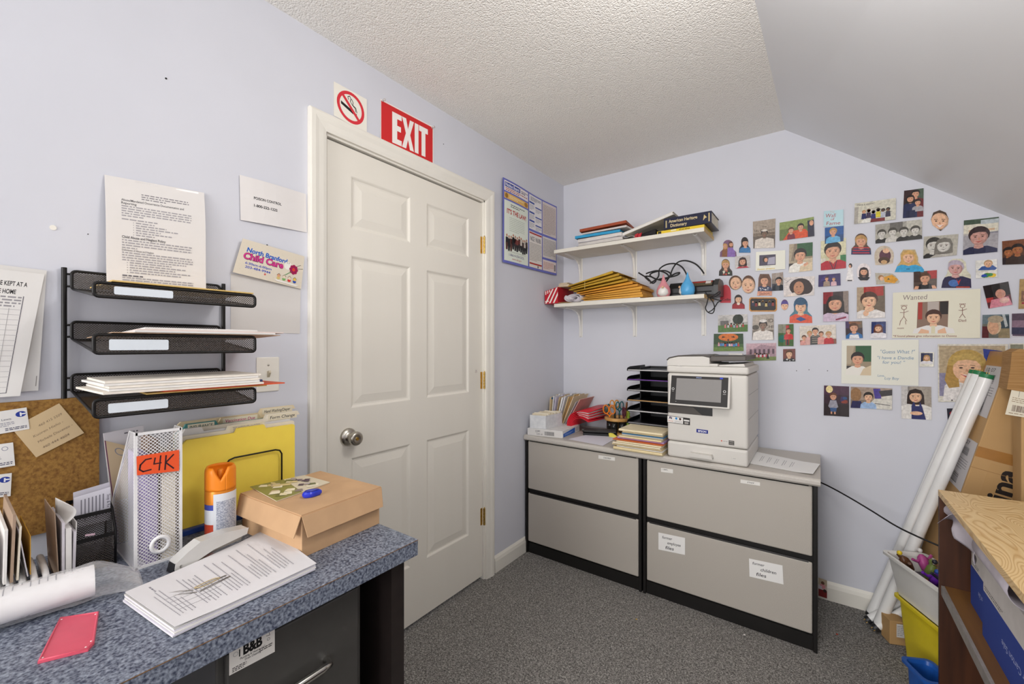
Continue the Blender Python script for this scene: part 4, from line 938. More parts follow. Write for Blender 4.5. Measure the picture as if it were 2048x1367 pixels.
for i, (y, ti, x0, x1, h, th, m, lb) in enumerate([
    (-2.540, -.012, .06, .225, .085, .0016, m_env, 'white envelope tilting left at the very edge of the coil sorter'),
    (-2.530, .002, .06, .235, .10, .004, m_paper, 'thick white letter near the left end of the coil sorter'),
    (-2.522, .004, .05, .235, .125, .004, m_envt, 'tall brown envelope in the left bundle of the coil sorter'),
    (-2.514, .004, .06, .232, .10, .003, m_cream, 'cream envelope right of the tall brown one'),
    (-2.500, -.012, .06, .228, .095, .0016, m_env, 'pale envelope leaning left in the gap of the coil sorter'),
    (-2.496, .0, .06, .222, .075, .0012, mat('ochre_card', 'c9962f', .6), 'ochre yellow card between two envelopes in the coil sorter')]):
    letter(y, ti, x0, x1, h, th, m, lb)
def upright(y, tilt, x0, x1, h, th, m, label, name='envelope'):
    q = [V((x0, y, ZD + .0005)), V((x1, y, ZD + .0005)), V((x1, y + tilt, ZD + h)), V((x0, y + tilt, ZD + h))]
    return tag(MB().slab(q, V((0, 1, 0)), th).obj(name, m), label, 'envelope', 'letters beside the mesh caddy')
for i, (y, ti, x1, h, th, m, lb) in enumerate([
    (-2.456, -.006, .205, .150, .0015, m_envt, 'tall brown envelope standing left of the white bundle'),
    (-2.452, .0, .212, .128, .004, m_env, 'pale envelope next to the tall brown one by the caddy'),
    (-2.447, .0, .216, .115, .008, m_paper, 'thick white letter bundle beside the mesh caddy'),
    (-2.438, .002, .214, .105, .004, m_env, 'pale envelope right of the thick letter bundle'),
    (-2.4335, .003, .200, .120, .0015, m_paper, 'thin white envelope touching the mesh caddy')]):
    upright(y, ti, .07, x1, h, th, m, lb)
def curlf(u, v): return V((.12 + .085 * u, -2.449 + .020 * math.sin(v * 2.6) * u - .002, ZD + .118 + .042 * v))
tag(MB().sheet(curlf, 6, 8, .0006).obj('curled_note', m_paper), 'curled white note sticking up from the letter bundle', 'note')

# ================================================================ lateral filing cabinets
ZT, YC = .712, -.485
m_fab = mat('warm_grey_textured_steel', 'a8a198', .55, col2='c6bfb5', vs=800, detail=2, bump=.25, bs=900, dist=.0005, ramp=(.35, .65))
m_top = mat('grey_worktop_laminate', 'c4beb6', .5, var=.03, vs=200)
m_bk = mat('black_cabinet_frame', '181615', .45, var=.08)
def cabinet(x0, x1, label):
    c = thing('lateral_file_cabinet', label, 'filing cabinet', ((x0 + x1) / 2, -.25, 0), 'lateral filing cabinets')
    MB().box((x0 + .012, YC + .022, .06), (x1 - .012, -.03, .68)).obj('body', m_bk, c)
    for a in (x0, x1 - .014): MB().box((a, YC - .004, 0), (a + .014, -.022, .681)).obj('side_panel', m_bk, c, bevel=.002)
    MB().box((x0 + .014, YC + .008, .0), (x1 - .014, YC + .02, .062)).obj('plinth', m_bk, c)
    MB().box((x0 + .014, YC + .014, .06), (x1 - .014, YC + .024, .681)).obj('front_frame', m_bk, c)
    ds = []
    for z0, z1 in ((.070, .362), (.388, .676)):
        d = MB().box((x0 + .017, YC, z0), (x1 - .017, YC + .014, z1)).obj('drawer', m_fab, c, bevel=.006, seg=3); ds.append(d)
        MB().prism([(0, 0), (.013, 0), (.013, .003), (.004, .006)], (x0 + .03, YC + .001, z1 - .002), (0, 1, 0), (0, 0, 1), (1, 0, 0), x1 - x0 - .06).obj('finger_pull', m_bk, d)
    return c, ds
cA, dA = cabinet(.008, .722, 'left two drawer grey lateral filing cabinet in the corner')
cB, dB = cabinet(.730, 1.446, 'right two drawer grey lateral filing cabinet below the printer')
wt = MB().prism([(-.503, .690), (-.497, .6825), (-.016, .6825), (-.016, ZT), (-.494, ZT), (-.501, ZT - .004), (-.503, ZT - .010)], (.006, 0, 0), (0, 1, 0), (0, 0, 1), (1, 0, 0), 1.45)
tag(wt.obj('cabinet_worktop', m_top), 'long grey laminate worktop across both filing cabinets', 'worktop')
def dlabel(par, px, txt, base='e9e6e0', name='drawer_label'):
    p = Print([B(a, b_, YC - .0004) for a, b_ in px], YM, base, thick=.0005, off=.0003)
    for t, x, y, h, wd in txt: p.text(t, x * p.w, y, h, '2a2830', width=wd * p.w, slant=.15, bold=.008)
    return p.build(name, par)
dlabel(dA[1], ((1197, 909.5), (1230, 914), (1230, 921), (1197, 916.5)), [('CHILDREN', .3, 75, 45, .45)])
dlabel(dB[1], ((1322, 935), (1346, 938), (1346, 946), (1322, 943)), [('1 EMPL.', .1, 45, 25, .5)])
dlabel(dB[1], ((1481, 958), (1520, 964), (1520, 971), (1481, 965)), [('STAFF', .35, 70, 38, .35)])
dlabel(dB[0], ((1317, 1064), (1370, 1075), (1370, 1109), (1317, 1098)), [('former', .14, 30, 16, .38), ('employee', .34, 58, 17, .50), ('files', .26, 88, 19, .32)], 'f1efec', 'paper_label')
dlabel(dB[0], ((1498, 1116), (1565, 1130), (1567, 1168), (1499, 1152)), [('former', .10, 28, 15, .36), ('children', .34, 56, 17, .46), ('files', .20, 86, 19, .30)], 'f1efec', 'paper_label')
# fallen snapshot and scraps on the carpet
p = Print([B(1637, 1154, -.03), B(1654, 1160, -.03), B(1654, 1196, -.03), B(1637, 1190, -.03)], YM, 'c9b8b0', off=.001, mt='photo_gloss'); r = random.Random(2)
p.rect(0, 0, p.w, 35, 'b9a890').rect(0, 60, p.w, 100, '7a2a2a').ell(p.w * .5, 40, 12, 14, 'd08a90').ell(p.w * .5, 22, 8, 9, '6a4a3a').ell(p.w * .75, 62, 8, 9, '3a2a28').rect(0, 40, p.w * .4, 60, 'c9c0c8')
tag(p.build('fallen_snapshot'), 'colour snapshot standing on the carpet beside the right cabinet', 'photo')
for i, (x, y, cc, lb) in enumerate(((1489, 1269, 'f0eeea', 'tiny white paper scrap on the carpet before the right cabinet'), (1047, 1061, 'e8e6e0', 'tiny pale scrap on the carpet near the left cabinet'), (1674, 1268, 'b5402a', 'tiny red scrap on the carpet right of the cabinet'), (1798, 1286, 'efeeea', 'tiny white scrap on the carpet before the yellow bin'), (1273, 1238, 'c9a24a', 'tiny yellow scrap in the middle of the carpet'))):
    o = H(x, y, .001); tag(MB().hexa([o + V(v_) * .004 for v_ in ((-1, -.6, 0), (1, -.4, 0), (.8, .7, 0), (-.7, .5, 0), (-.9, -.5, .7), (.9, -.4, .5), (.8, .6, .8), (-.6, .5, .6))]).obj('paper_scrap', mat('scrap_' + cc, cc, .8)), lb, 'scrap', 'scraps on the carpet')

# ---------------------------------------------------------------- printer
m_pw = mat('printer_white_plastic', 'd6d2cb', .42, var=.01, vs=5, spec=.35)
m_pd = mat('printer_dark_grey', '4f4842', .4, var=.04); m_pb = mat('printer_black', '1a1817', .35)
PX0, PX1, PY, PYB = .851, 1.198, -.492, -.10
zf = lambda px, py: B(px, py, PY).z
pt = thing('printer', 'white multifunction printer with a tilted touch screen', 'printer', ((PX0 + PX1) / 2, (PY + PYB) / 2, ZT))
zs1, zs2, zs3 = zf(1400, 888), zf(1410, 747), 1.165
MB().box((PX0, PY, ZT + .001), (PX1, PYB, zs1 - .001)).obj('paper_drawer', m_pw, pt, bevel=.012, seg=4)
bd_ = MB().box((PX0, PY, zs1 + .001), (PX1, PYB, zs2 - .001)).obj('body', m_pw, pt, bevel=.012, seg=4)
h0, h1 = B(1380, 903, PY), B(1427, 911, PY)
dr = bpy.data.objects['paper_drawer']
MB().prism([(h0.x, -.012), (h1.x, -.012), (h1.x - .004, .006), (h0.x + .006, .006)], (0, PY, h0.z - .004), (1, 0, 0), (0, 0, 1), (0, -1, 0), .028).obj('drawer_handle', m_pw, pt, bevel=.004)
# output slot
s0_, s1_ = B(1337, 811, PY), B(1425, 833, PY)
MB().box((s0_.x - .003, PY - .0008, s1_.z + .002), (s1_.x, PY + .02, s0_.z + .006)).obj('output_slot', m_pb, pt)
MB().hexa([(s0_.x, PY - .0016, s1_.z + .003), (s1_.x - .045, PY - .0016, s1_.z + .003), (s1_.x - .02, PY + .01, s1_.z + .003), (s0_.x, PY + .01, s1_.z + .003), (s0_.x, PY - .0012, s0_.z + .002), (s1_.x - .085, PY - .0012, s0_.z + .002), (s1_.x - .07, PY + .01, s0_.z + .002), (s0_.x, PY + .01, s0_.z + .002)]).obj('output_tray', m_pd, pt)
# tilted control panel
yt, yb_ = PY - .012, PY - .046
c4 = [B(1345, 747, yt), B(1464, 752, yt), B(1457, 819, yb_), B(1330, 807, yb_)]
c4[3].z = c4[2].z = (c4[3].z + c4[2].z) / 2; c4[0].z = c4[1].z = (c4[0].z + c4[1].z) / 2
c4[3].x = c4[0].x = (c4[3].x + c4[0].x) / 2; c4[1].x = c4[2].x = (c4[1].x + c4[2].x) / 2
nn = (c4[1] - c4[0]).cross(c4[3] - c4[0]).normalized(); nn = -nn if nn.y > 0 else nn
cp = MB().slab([c4[3], c4[2], c4[1], c4[0]], -nn, .016).obj('control_panel', m_pw, pt, bevel=.004, seg=3)
MB().hexa([V((c4[0].x + .03, PY + .001, c4[3].z + .02)), V((c4[1].x - .03, PY + .001, c4[3].z + .02)), V((c4[1].x - .03, PY + .001, c4[0].z - .004)), V((c4[0].x + .03, PY + .001, c4[0].z - .004))] + [c4[3].lerp(c4[0], .25) + V((.03, .014, 0)), c4[2].lerp(c4[1], .25) + V((-.03, .014, 0)), c4[1] + V((-.03, .012, -.004)), c4[0] + V((.03, .012, -.004))]).obj('panel_arm', m_pw, pt)
def ip(u, v): return c4[0].lerp(c4[1], u).lerp(c4[3].lerp(c4[2], u), v)
p = Print([ip(.035, .05), ip(.965, .05), ip(.965, .95), ip(.035, .95)], nn, '2a2726', thick=.0006, off=.0004, mt='sign_plastic'); w_ = p.w
p.rect(w_ * .10, 9, w_ * .89, 86, '8d8a88').ring(w_ * .045, 48, 3, 4.4, 'e0dedc').ring(w_ * .945, 48, 3, 4.4, 'e0dedc').rect(w_ * .92, 56, w_ * .97, 58, 'a5a2a0').rect(w_ * .03, 56, w_ * .06, 57.5, 'a5a2a0').text('EPSON', w_ * .5, 6.5, 3.6, '9fb0e0', 'c', width=w_ * .09, bold=.02).rect(w_ * .86, 2, w_ * .91, 6, '3048e0').rect(w_ * .1, 92, w_ * .12, 93, 'c9c6c4')
p.build('touch_screen', cp)
# scanner and document feeder
zsc = zs2 + .035
MB().box((PX0 - .003, PY - .002, zs2 + .001), (PX1 + .003, PYB - .005, zsc)).obj('scanner_base', m_pw, pt, bevel=.01, seg=3)
fd = MB().prism([(PX0 - .001, zsc), (PX0 + .19, zsc), (PX0 + .19, zsc + .040), (PX0 + .16, zsc + .046), (PX0 + .05, zsc + .043), (PX0 + .01, zsc + .033), (PX0, zsc + .022)], (0, PY + .002, 0), (1, 0, 0), (0, 0, 1), (0, 1, 0), .30).obj('document_feeder', m_pw, pt, bevel=.004)
MB().prism([(PX0 - .002, zsc + .024), (PX0 + .012, zsc + .036), (PX0 + .05, zsc + .0455), (PX0 + .16, zsc + .0485), (PX0 + .192, zsc + .0425), (PX0 + .192, zsc + .046), (PX0 + .16, zsc + .052), (PX0 + .05, zsc + .049), (PX0 + .008, zsc + .039), (PX0 - .004, zsc + .027)], (0, PY, 0), (1, 0, 0), (0, 0, 1), (0, 1, 0), .305).obj('feeder_cover', m_pd, fd)
MB().box((PX0 + .17, PY + .004, zsc), (PX0 + .225, PY + .30, zsc + .012)).obj('feeder_step', m_pw, fd, bevel=.003)
tr_ = MB().hexa([(PX0 + .178, PY + .02, zsc + .022), (PX1 - .01, PY + .02, zsc + .028), (PX1 - .01, PYB - .02, zsc + .028), (PX0 + .178, PYB - .02, zsc + .022), (PX0 + .178, PY + .02, zsc + .046), (PX1 - .01, PY + .02, zsc + .050), (PX1 - .01, PYB - .02, zsc + .050), (PX0 + .178, PYB - .02, zsc + .046)]).obj('document_tray', m_pd, pt, bevel=.003)
MB().hexa([(PX0 + .215, PY + .03, zsc + .001), (PX1 - .015, PY + .03, zsc + .001), (PX1 - .015, PYB - .03, zsc + .001), (PX0 + .215, PYB - .03, zsc + .001), (PX0 + .215, PY + .03, zsc + .006), (PX1 - .02, PY + .03, zsc + .014), (PX1 - .02, PYB - .03, zsc + .014), (PX0 + .215, PYB - .03, zsc + .006)]).obj('exit_tray', m_pw, pt)
MB().box((PX0 + .25, PY + .12, zsc + .046), (PX0 + .31, PY + .14, zsc + .058)).obj('paper_guide', m_pw, tr_, bevel=.002)
MB().box((PX0 + .20, PY + .06, zsc + .045), (PX0 + .33, PY + .064, zsc + .053)).obj('tray_rib', m_pb, tr_)
# printed marks on the printer
def pprint(px, base, y=PY - .0006): return Print([B(a, b_, y) for a, b_ in px], YM, base, thick=.0004, off=.0003)
p = pprint(((1335, 830), (1380, 836), (1380, 850), (1335, 844)), 'e9e6e2'); w_ = p.w
p.rect(0, 0, w_, 6, '3a3634').rect(0, 94, w_, 100, '3a3634').rect(w_ * .7, 0, w_, 100, '2f2b2a').rect(w_ * .73, 28, w_ * .97, 50, 'e6e3df').rect(w_ * .76, 60, w_ * .94, 88, 'a8a4a0').text('Ai', w_ * .06, 42, 34, '4a3a5a', bold=.05).ell(w_ * .4, 28, 15, 17, '2c86c8').ell(w_ * .57, 30, 15, 17, '4a2c24').text('Print', w_ * .05, 80, 20, 'd06a3a', width=w_ * .22).words(w_ * .32, 60, w_ * .66, 3, 11, 4, 'a09c9c', 1, 5)
p.build('feature_sticker', bd_)
p = pprint(((1393, 857), (1416, 860), (1416, 867), (1393, 864)), '1c2a86'); p.text('EPSON', p.w * .5, 76, 52, 'f1f1f6', 'c', width=p.w * .72, bold=.03); p.build('logo_badge', bd_)
p = pprint(((1440, 877), (1456, 879), (1456, 886), (1440, 884)), 'dad6d0'); p.ell(p.w * .2, 50, 22, 22, 'd0786a').words(p.w * .4, 45, p.w * .95, 1, 9, 14, '9a9694', 1, 6); p.build('energy_mark', bd_)
p = pprint(((1457.5, 880), (1468.5, 881.5), (1468.5, 890), (1457.5, 888.5)), '45423f'); p.rect(10, 20, p.w - 10, 36, 'b0aca8').rect(10, 60, p.w - 10, 84, '8a8682'); p.build('rating_mark', bd_)
p = pprint(((1464, 914), (1471, 915), (1471, 918), (1464, 917)), 'dfdcd6'); p.text('1 A4', 0, 90, 70, '6a6663', width=p.w); p.build('drawer_mark', bpy.data.objects['paper_drawer'])
p = Print([B(1352, 729, PY - .0005), B(1364, 730, PY - .0005), B(1364, 733, PY - .0005), B(1352, 732, PY - .0005)], YM, 'dfdcd6', thick=.0003, off=.0005); p.text('AM-C400', 0, 95, 90, '8a8683', width=p.w); p.build('model_mark', fd)
for z in (zf(1490, 800) + .02, zf(1490, 840)):
    MB().box((PX1 - .0005, PY + .02, z), (PX1 + .0006, PYB - .01, z + .0012)).obj('seam', mat('seam_grey', '8f8b86', .6), bd_)
# paper to the right of the printer
q = [H(1512, 903, ZT + .001), H(1640, 930, ZT + .001), H(1626, 950, ZT + .001), H(1497, 926, ZT + .001)]
p = Print(q, ZP, 'f3f2f0', thick=.0008, off=.0006, strips=(12, 1), curl=lambda u, v: .010 * max(0, u - .75) * 2)
for k in range(5): p.layer(); p.rect(p.w * (.14 + .12 * k), 25, p.w * (.15 + .12 * k), 72, 'b9b7b9', 0).rect(p.w * (.17 + .12 * k), 25, p.w * (.178 + .12 * k), 65, 'b9b7b9', 0)
tag(p.build('loose_printout'), 'white printout lying right of the printer on the worktop', 'paper')

# ---------------------------------------------------------------- letter tray tower
TX0, TX1, TYF, TYB = .583, .843, -.325, -.02
tw = thing('tray_tower', 'black six tier letter tray tower left of the printer', 'letter trays', ((TX0 + TX1) / 2, -.17, ZT))
z0t = [B(1258, yy, -.325).z for yy in (741, 760, 781, 801, 822, 846)]
for x in (TX0 + .03, TX1 - .006): MB().box((x, -.20, ZT), (x + .006, TYB, z0t[0] + .016)).obj('side_wall', m_blkp, tw)
MB().box((TX0 + .03, TYB - .006, ZT), (TX1, TYB, z0t[0] + .016)).obj('back_wall', m_blkp, tw)
MB().box((TX0, TYF + .05, ZT), (TX1, TYB - .006, ZT + .008)).obj('base', m_blkp, tw)
pc_ = ['e6e4e2', '7d4aa8', 'c5c3c2', 'c9a06a', 'dcdada', '8d8c8e']
pn = ['white sheets', 'purple sheets', 'grey white sheets', 'tan folder', 'white forms', 'grey sheets']
for i, z in enumerate(z0t):
    t_ = MB().box((TX0, TYF, z), (TX1, TYB - .006, z + .003)).obj('tray', m_blkp, tw)
    for x in (TX0, TX1 - .003):
        MB().prism([(TYF, 0), (TYB - .01, 0), (TYB - .01, .020), (TYF + .05, .020), (TYF + .012, .015), (TYF, .006)], (x, 0, z + .003), (0, 1, 0), (0, 0, 1), (1, 0, 0), .003).obj('tray_side', m_blkp, t_)
    tag(MB().box((TX0 + .006, TYF + .001, z + .0032), (TX1 - .012, TYF + .018, z + .0065)).obj('tray_papers', mat('tray_paper_' + pc_[i], pc_[i], .75)), pn[i] + ' at the front of the ' + ['top', 'second', 'third', 'fourth', 'fifth', 'lowest'][i] + ' tray of the black tower', 'papers', 'papers in the tray tower')

# pile of folders in front of the tower
r = random.Random(21)
cols = [('bulging manila', 'e8d5a8', .012), ('white', 'e9e6e2', .004), ('manila', 'e6d2a6', .007), ('cream', 'efe3c8', .006), ('pale manila', 'ecdcb8', .006), ('orange', 'd9703a', .003), ('purple', 'b99ac9', .006), ('manila', 'e9d6aa', .006), ('white', 'ece9e4', .005), ('blue', '4a86b8', .003), ('manila', 'e6d3a8', .007), ('cream manila', 'efe0bc', .008)]
ordn = ['bottom', 'second', 'third', 'fourth', 'fifth', 'sixth', 'seventh', 'eighth', 'ninth', 'tenth', 'eleventh', 'topmost']
z = ZT + .0008
for i, (nm, cc, th) in enumerate(cols):
    th *= 1.38
    x0, x1 = .596 + r.uniform(-.018, .014) + (.018 if i > 5 else 0), .838 + r.uniform(-.012, .0); y0, y1 = -.522 + r.uniform(-.012, .012) + (.02 if i > 5 else 0), -.335 + r.uniform(-.006, .0)
    a = r.uniform(-.012, .012)
    f_ = thing('file_folder', '%s folder, %s from the bottom of the pile beside the printer' % (nm, ordn[i]) if i not in (0, 11) else '%s %s folder of the pile beside the printer' % (ordn[i], nm), 'folder', ((x0 + x1) / 2, (y0 + y1) / 2, z), 'folders piled beside the printer')
    mt_ = mat('folder_' + cc, cc, .7, var=.04)
    fold = [(y0, th * .5), (y0 + .002, th * .15), (y0 + .006, 0), (y1, 0), (y1, th), (y0 + .006, th), (y0 + .002, th * .85)]
    MB().prism(fold, (x0, 0, z), V((0, 1, 0)), (0, 0, 1), V((1, a, 0)), x1 - x0).obj('cover', mt_, f_)
    if th > .004: MB().box((x0 - .004, y0 + .012, z + th * .25), (x0 + .02, y1 - .01, z + th * .75)).obj('inner_papers', m_paper, f_)
    z += th + .0006
# paper sheet lying flat, left of the pile
q = [H(1137, 878, ZT + .0006), H(1207, 861, ZT + .0006), H(1242, 871, ZT + .0006), H(1206, 891, ZT + .0006)]
p = Print(q, ZP, 'e9e6ef', thick=.0008, off=.0004); tag(p.build('white_sheet'), 'blank white sheet lying on the left cabinet worktop', 'paper')

# white flat box and index card box
q = [H(1051, 873, ZT), H(1124, 878, ZT), H(1153, 860, ZT)]; q[0].y = max(q[0].y, -.50); e1, e2 = q[1] - q[0], q[2] - q[1]; 
q = [V((.030, -.495, ZT)), V((.245, -.470, ZT)), V((.205, -.235, ZT)), V((-.0, -.26, ZT))]; q[3].x = .012
fb = thing('paper_carton', 'flat white paper carton with blue end on the cabinet corner', 'box', (q[0] + q[2]) / 2)
q = [B(1052, 873, -.49), B(1124, 878, -.455)]; q = [V((.026, -.492, ZT)), V((.246, -.452, ZT)), V((.226, -.20, ZT)), V((.012, -.24, ZT))]
hb = .042
MB().hexa([v_ + ZP * .0005 for v_ in q] + [v_ + ZP * hb for v_ in q]).obj('carton', mat('white_carton', 'e6e4e2', .6), fb, bevel=.0015)
n1_ = (q[1] - q[0]).cross(ZP).normalized(); n2_ = (q[2] - q[1]).cross(ZP).normalized()
def side(a, b_, u0, u1, z0, z1): 
    A, Bb = a.lerp(b_, u0), a.lerp(b_, u1); return [A + ZP * z1, Bb + ZP * z1, Bb + ZP * z0, A + ZP * z0]
p = Print(side(q[0], q[1], .02, .98, .004, hb - .003), n1_, 'dedbd8', thick=.0003, off=.0003); w_ = p.w
p.text('COPY', w_ * .22, 46, 34, '55525a', width=w_ * .15, bold=.02).text('PAPER  #20', w_ * .26, 88, 26, '55525a', width=w_ * .18)
x = w_ * .5; r = random.Random(6); p.layer()
while x < w_ * .78: b_ = r.uniform(1.5, 5); p.rect(x, 22, x + b_, 86, '3a383c', 0); x += b_ + r.uniform(1.5, 4)
p.build('printed_side', fb)
p = Print(side(q[1], q[2], .03, .97, .003, hb - .003), n2_, 'e2e0e0', thick=.0003, off=.0003); w_ = p.w
p.poly([(2, 40), (w_ * .72, 8), (w_ * .72, 96), (2, 96)], '2f68c8').words(w_ * .08, 52, w_ * .6, 2, 16, 7, 'a9c4ee', .8, 9).words(w_ * .78, 20, w_ * .95, 4, 16, 6, '8a8894', 1, 8); p.build('printed_end', fb)
ib = thing('index_card_box', 'open white box of index cards on the paper carton', 'card box', (.085, -.36, ZT + hb))
zb = ZT + hb + .0006; c0, c1, c2, c3 = V((.036, -.478, zb)), V((.132, -.455, zb)), V((.15, -.29, zb)), V((.05, -.31, zb))
m_wb = mat('white_marbled_card', 'd3d5d8', .55, col2='e4e5e6', vs=40)
for a, b_, h_ in ((c0, c1, .078), (c1, c2, .078), (c2, c3, .06), (c3, c0, .078)): MB().slab([a, b_, b_ + ZP * h_, a + ZP * h_], (b_ - a).cross(ZP), .002).obj('box_side', m_wb, ib)
MB().slab([c0, c1, c2, c3], ZP, .0015).obj('box_bottom', m_wb, ib)
for i in range(9):
    t = (i + .6) / 9.6; a, b_ = c0.lerp(c3, t) + V((.004, 0, .002)), c1.lerp(c2, t) + V((-.004, 0, .002))
    tag(MB().slab([a, b_, b_ + V((0, .008, .080 + .004 * (i % 3))), a + V((0, .008, .082 + .003 * ((i + 1) % 3)))], (0, 1, 0), .004).obj('index_cards', m_cream if i % 2 else mat('buff_card', 'ddd0b4', .75)), ['front', 'second', 'third', 'fourth', 'middle', 'sixth', 'seventh', 'eighth', 'rear'][i] + ' bundle of index cards in the small white box', 'index cards', 'index cards in the white box')

# upright files, leaning right
r = random.Random(31)
uf = [('manila', 'e8cfa4', .004), ('white', 'e9e7e6', .006), ('lilac', 'cdc7dc', .006), ('tan', 'd8bf95', .003), ('white', 'ebe9e6', .010), ('pale grey', 'd8d6da', .008), ('manila', 'e5cc9c', .004), ('orange edged', 'dca860', .003), ('large manila', 'efd9b6', .004)]
x = .022
for i, (nm, cc, th) in enumerate(uf):
    ln_ = .012 + .010 * i; h_ = .225 + r.uniform(-.012, .010) - (.010 if i < 8 else -.004); y0, y1 = -.232 + r.uniform(-.010, .004), -.03
    if i == 8: y0 -= .0
    f_ = thing('upright_file', '%s file, %s in the upright row by the corner' % (nm, ['leftmost', 'second', 'third', 'fourth', 'fifth', 'sixth', 'seventh', 'eighth', 'rightmost'][i]), 'file', (x, (y0 + y1) / 2, ZT), 'files standing in the corner')
    b_ = [(y0, 0), (y1, 0), (y1, h_), (y1 - .06, h_), (y1 - .065, h_ + .008), (y1 - .13, h_ + .008), (y1 - .135, h_), (y0, h_)]
    MB().prism(b_, (x, 0, ZT + .0005), (0, 1, 0), V((ln_ / h_, 0, 1)), (1, 0, 0), th).obj('cover', mat('upright_' + cc, cc, .75, var=.03), f_)
    if i == 0: MB().box((x + ln_ - .001, y0 + .012, ZT + h_ - .014), (x + ln_ + th + .001, y0 + .07, ZT + h_ - .002)).obj('blue_tab', mat('tab_blue', '2a6a9a', .5), f_)
    x += th + .0055
f9 = MB().slab([(x + .012, -.24, ZT + .001), (x + .012, -.03, ZT + .001), (x + .125, -.03, ZT + .205), (x + .125, -.235, ZT + .205)], (1, 0, -.5), .004)
tag(f9.obj('pink_folder', mat('dusty_pink_card', 'cfa096', .7)), 'dusty pink folder leaning right behind the red folders', 'folder')
f10 = MB().slab([(x + .006, -.25, ZT + .001), (x + .006, -.03, ZT + .001), (x + .105, -.03, ZT + .19), (x + .105, -.245, ZT + .19)], (1, 0, -.5), .0025)
tag(f10.obj('grey_folder', mat('grey_paper', 'c6c5cc', .7)), 'grey sheet leaning between manila files and pink folder', 'paper')
# red folders curling over
m_redf = mat('red_folder_card', 'cf2233', .4, var=.04)
def pxl(x, y): return B(1040 + x / 6.827, 760 + y / 6.827, -.285)
RO = [(640, 634), (645, 560), (665, 500), (710, 452), (770, 428), (840, 425), (935, 440)]
RI = [(690, 634), (695, 590), (720, 545), (765, 515), (820, 510), (870, 530), (935, 572)]
def poly_at(P, u):
    k = min(int(u * (len(P) - 1)), len(P) - 2); f = u * (len(P) - 1) - k
    g = lambda i: P[max(0, min(len(P) - 1, i))]
    p0, p1, p2, p3 = g(k - 1), g(k), g(k + 1), g(k + 2)
    return [.5 * (2 * b_ + (c_ - a_) * f + (2 * a_ - 5 * b_ + 4 * c_ - d_) * f * f + (3 * b_ - a_ - 3 * c_ + d_) * f ** 3) for a_, b_, c_, d_ in zip(p0, p1, p2, p3)]
for i in range(5):
    def rf(u, v, i=i):
        a, b_ = poly_at(RI, u), poly_at(RO, u); t = i / 4
        q_ = pxl(a[0] + (b_[0] - a[0]) * t, a[1] + (b_[1] - a[1]) * t)
        return V((q_.x + .035 * v * u, q_.y + .235 * v, max(q_.z, ZT + .0015) + .02 * u * v * t))
    tag(MB().sheet(rf, 24, 2, .0028).obj('red_folder', m_redf), ['lowest', 'second lowest', 'middle', 'second highest', 'topmost'][i] + ' of the glossy red folders curling over the hole punch', 'folder', 'red folders')
    if i in (1, 2, 3):
        def wf(u, v, i=i): p_ = rf(.62 + .34 * u, .02 + .9 * v, i); return p_ + V((.002, -.001, .0045))
        tag(MB().sheet(wf, 6, 2, .002).obj('folder_papers', m_paper), ['', 'lower', 'middle', 'upper'][i] + ' white papers held in the red folders', 'papers', 'papers in the red folders')
# hole punch
hp0 = V((.300, -.300, ZT)); hpx, hpy = V((.93, .36, 0)), V((-.36, .93, 0))
hp = thing('hole_punch', 'black three hole punch in front of the red folders', 'hole punch', hp0 + hpx * .12)
MB().prism([(0, 0), (.055, 0), (.055, .008), (.038, .020), (.012, .022), (0, .012)], hp0, -hpy * -1, ZP, hpx, .20).obj('base', m_blkp, hp, bevel=.002)
MB().prism([(-.004, .020), (.034, .026), (.036, .036), (.02, .042), (-.008, .030)], hp0 + hpx * .006, hpy, ZP, hpx, .188).obj('lever', mat('dark_grey_plastic', '3a3938', .35), hp, bevel=.003)
MB().cyl(hp0 + hpx * -.006 + hpy * .02 + ZP * .028, hp0 + hpx * .004 + hpy * .02 + ZP * .028, .011, n=14).obj('end_cap', mat('dark_grey_plastic', '3a3938'), hp)
tag(MB().slab([hp0 + hpx * .155 - hpy * .012 + ZP * .0008, hp0 + hpx * .215 - hpy * .03 + ZP * .0008, hp0 + hpx * .17 - hpy * .0 + ZP * .026, hp0 + hpx * .15 - hpy * .0 + ZP * .03], (0, -1, .2), .001).obj('yellow_note', mat('yellow_note_paper', 'e5d75a', .7)), 'yellow note propped against the hole punch end', 'note')

# ---------------------------------------------------------------- wooden carousel with scissors
cc0 = V((.455, -.135, ZT)); m_wd = mat('honey_wood', 'b98440', .45, col2='d0a060', vs=30, stretch=(1, 1, .3))
ca = thing('wooden_carousel', 'round honey wood tool carousel on the worktop', 'tool carousel', cc0)
MB().lathe([(.02, 0), (.083, .001), (.085, .006), (.085, .012), (.082, .016), (0, .016)], cc0, 36).obj('base', m_wd, ca)
MB().lathe([(.013, .016), (.013, .086)], cc0, 20).obj('post', m_wd, ca)
MB().lathe([(.055, .085), (.080, .085), (.082, .088), (.082, .100), (.080, .103), (.055, .103), (.055, .085)], cc0, 36).obj('top_ring', m_wd, ca)
for i in range(6):
    a = i * math.pi / 3 + .4; o = cc0 + V((.048 * math.cos(a), .048 * math.sin(a), 0))
    MB().lathe([(.018, .0165), (.021, .0165), (.021, .082), (.0185, .082), (.018, .0165)], o, 16).obj('cup', mat('smoky_plastic', '2b2a28', .25, trans=.3), ca)
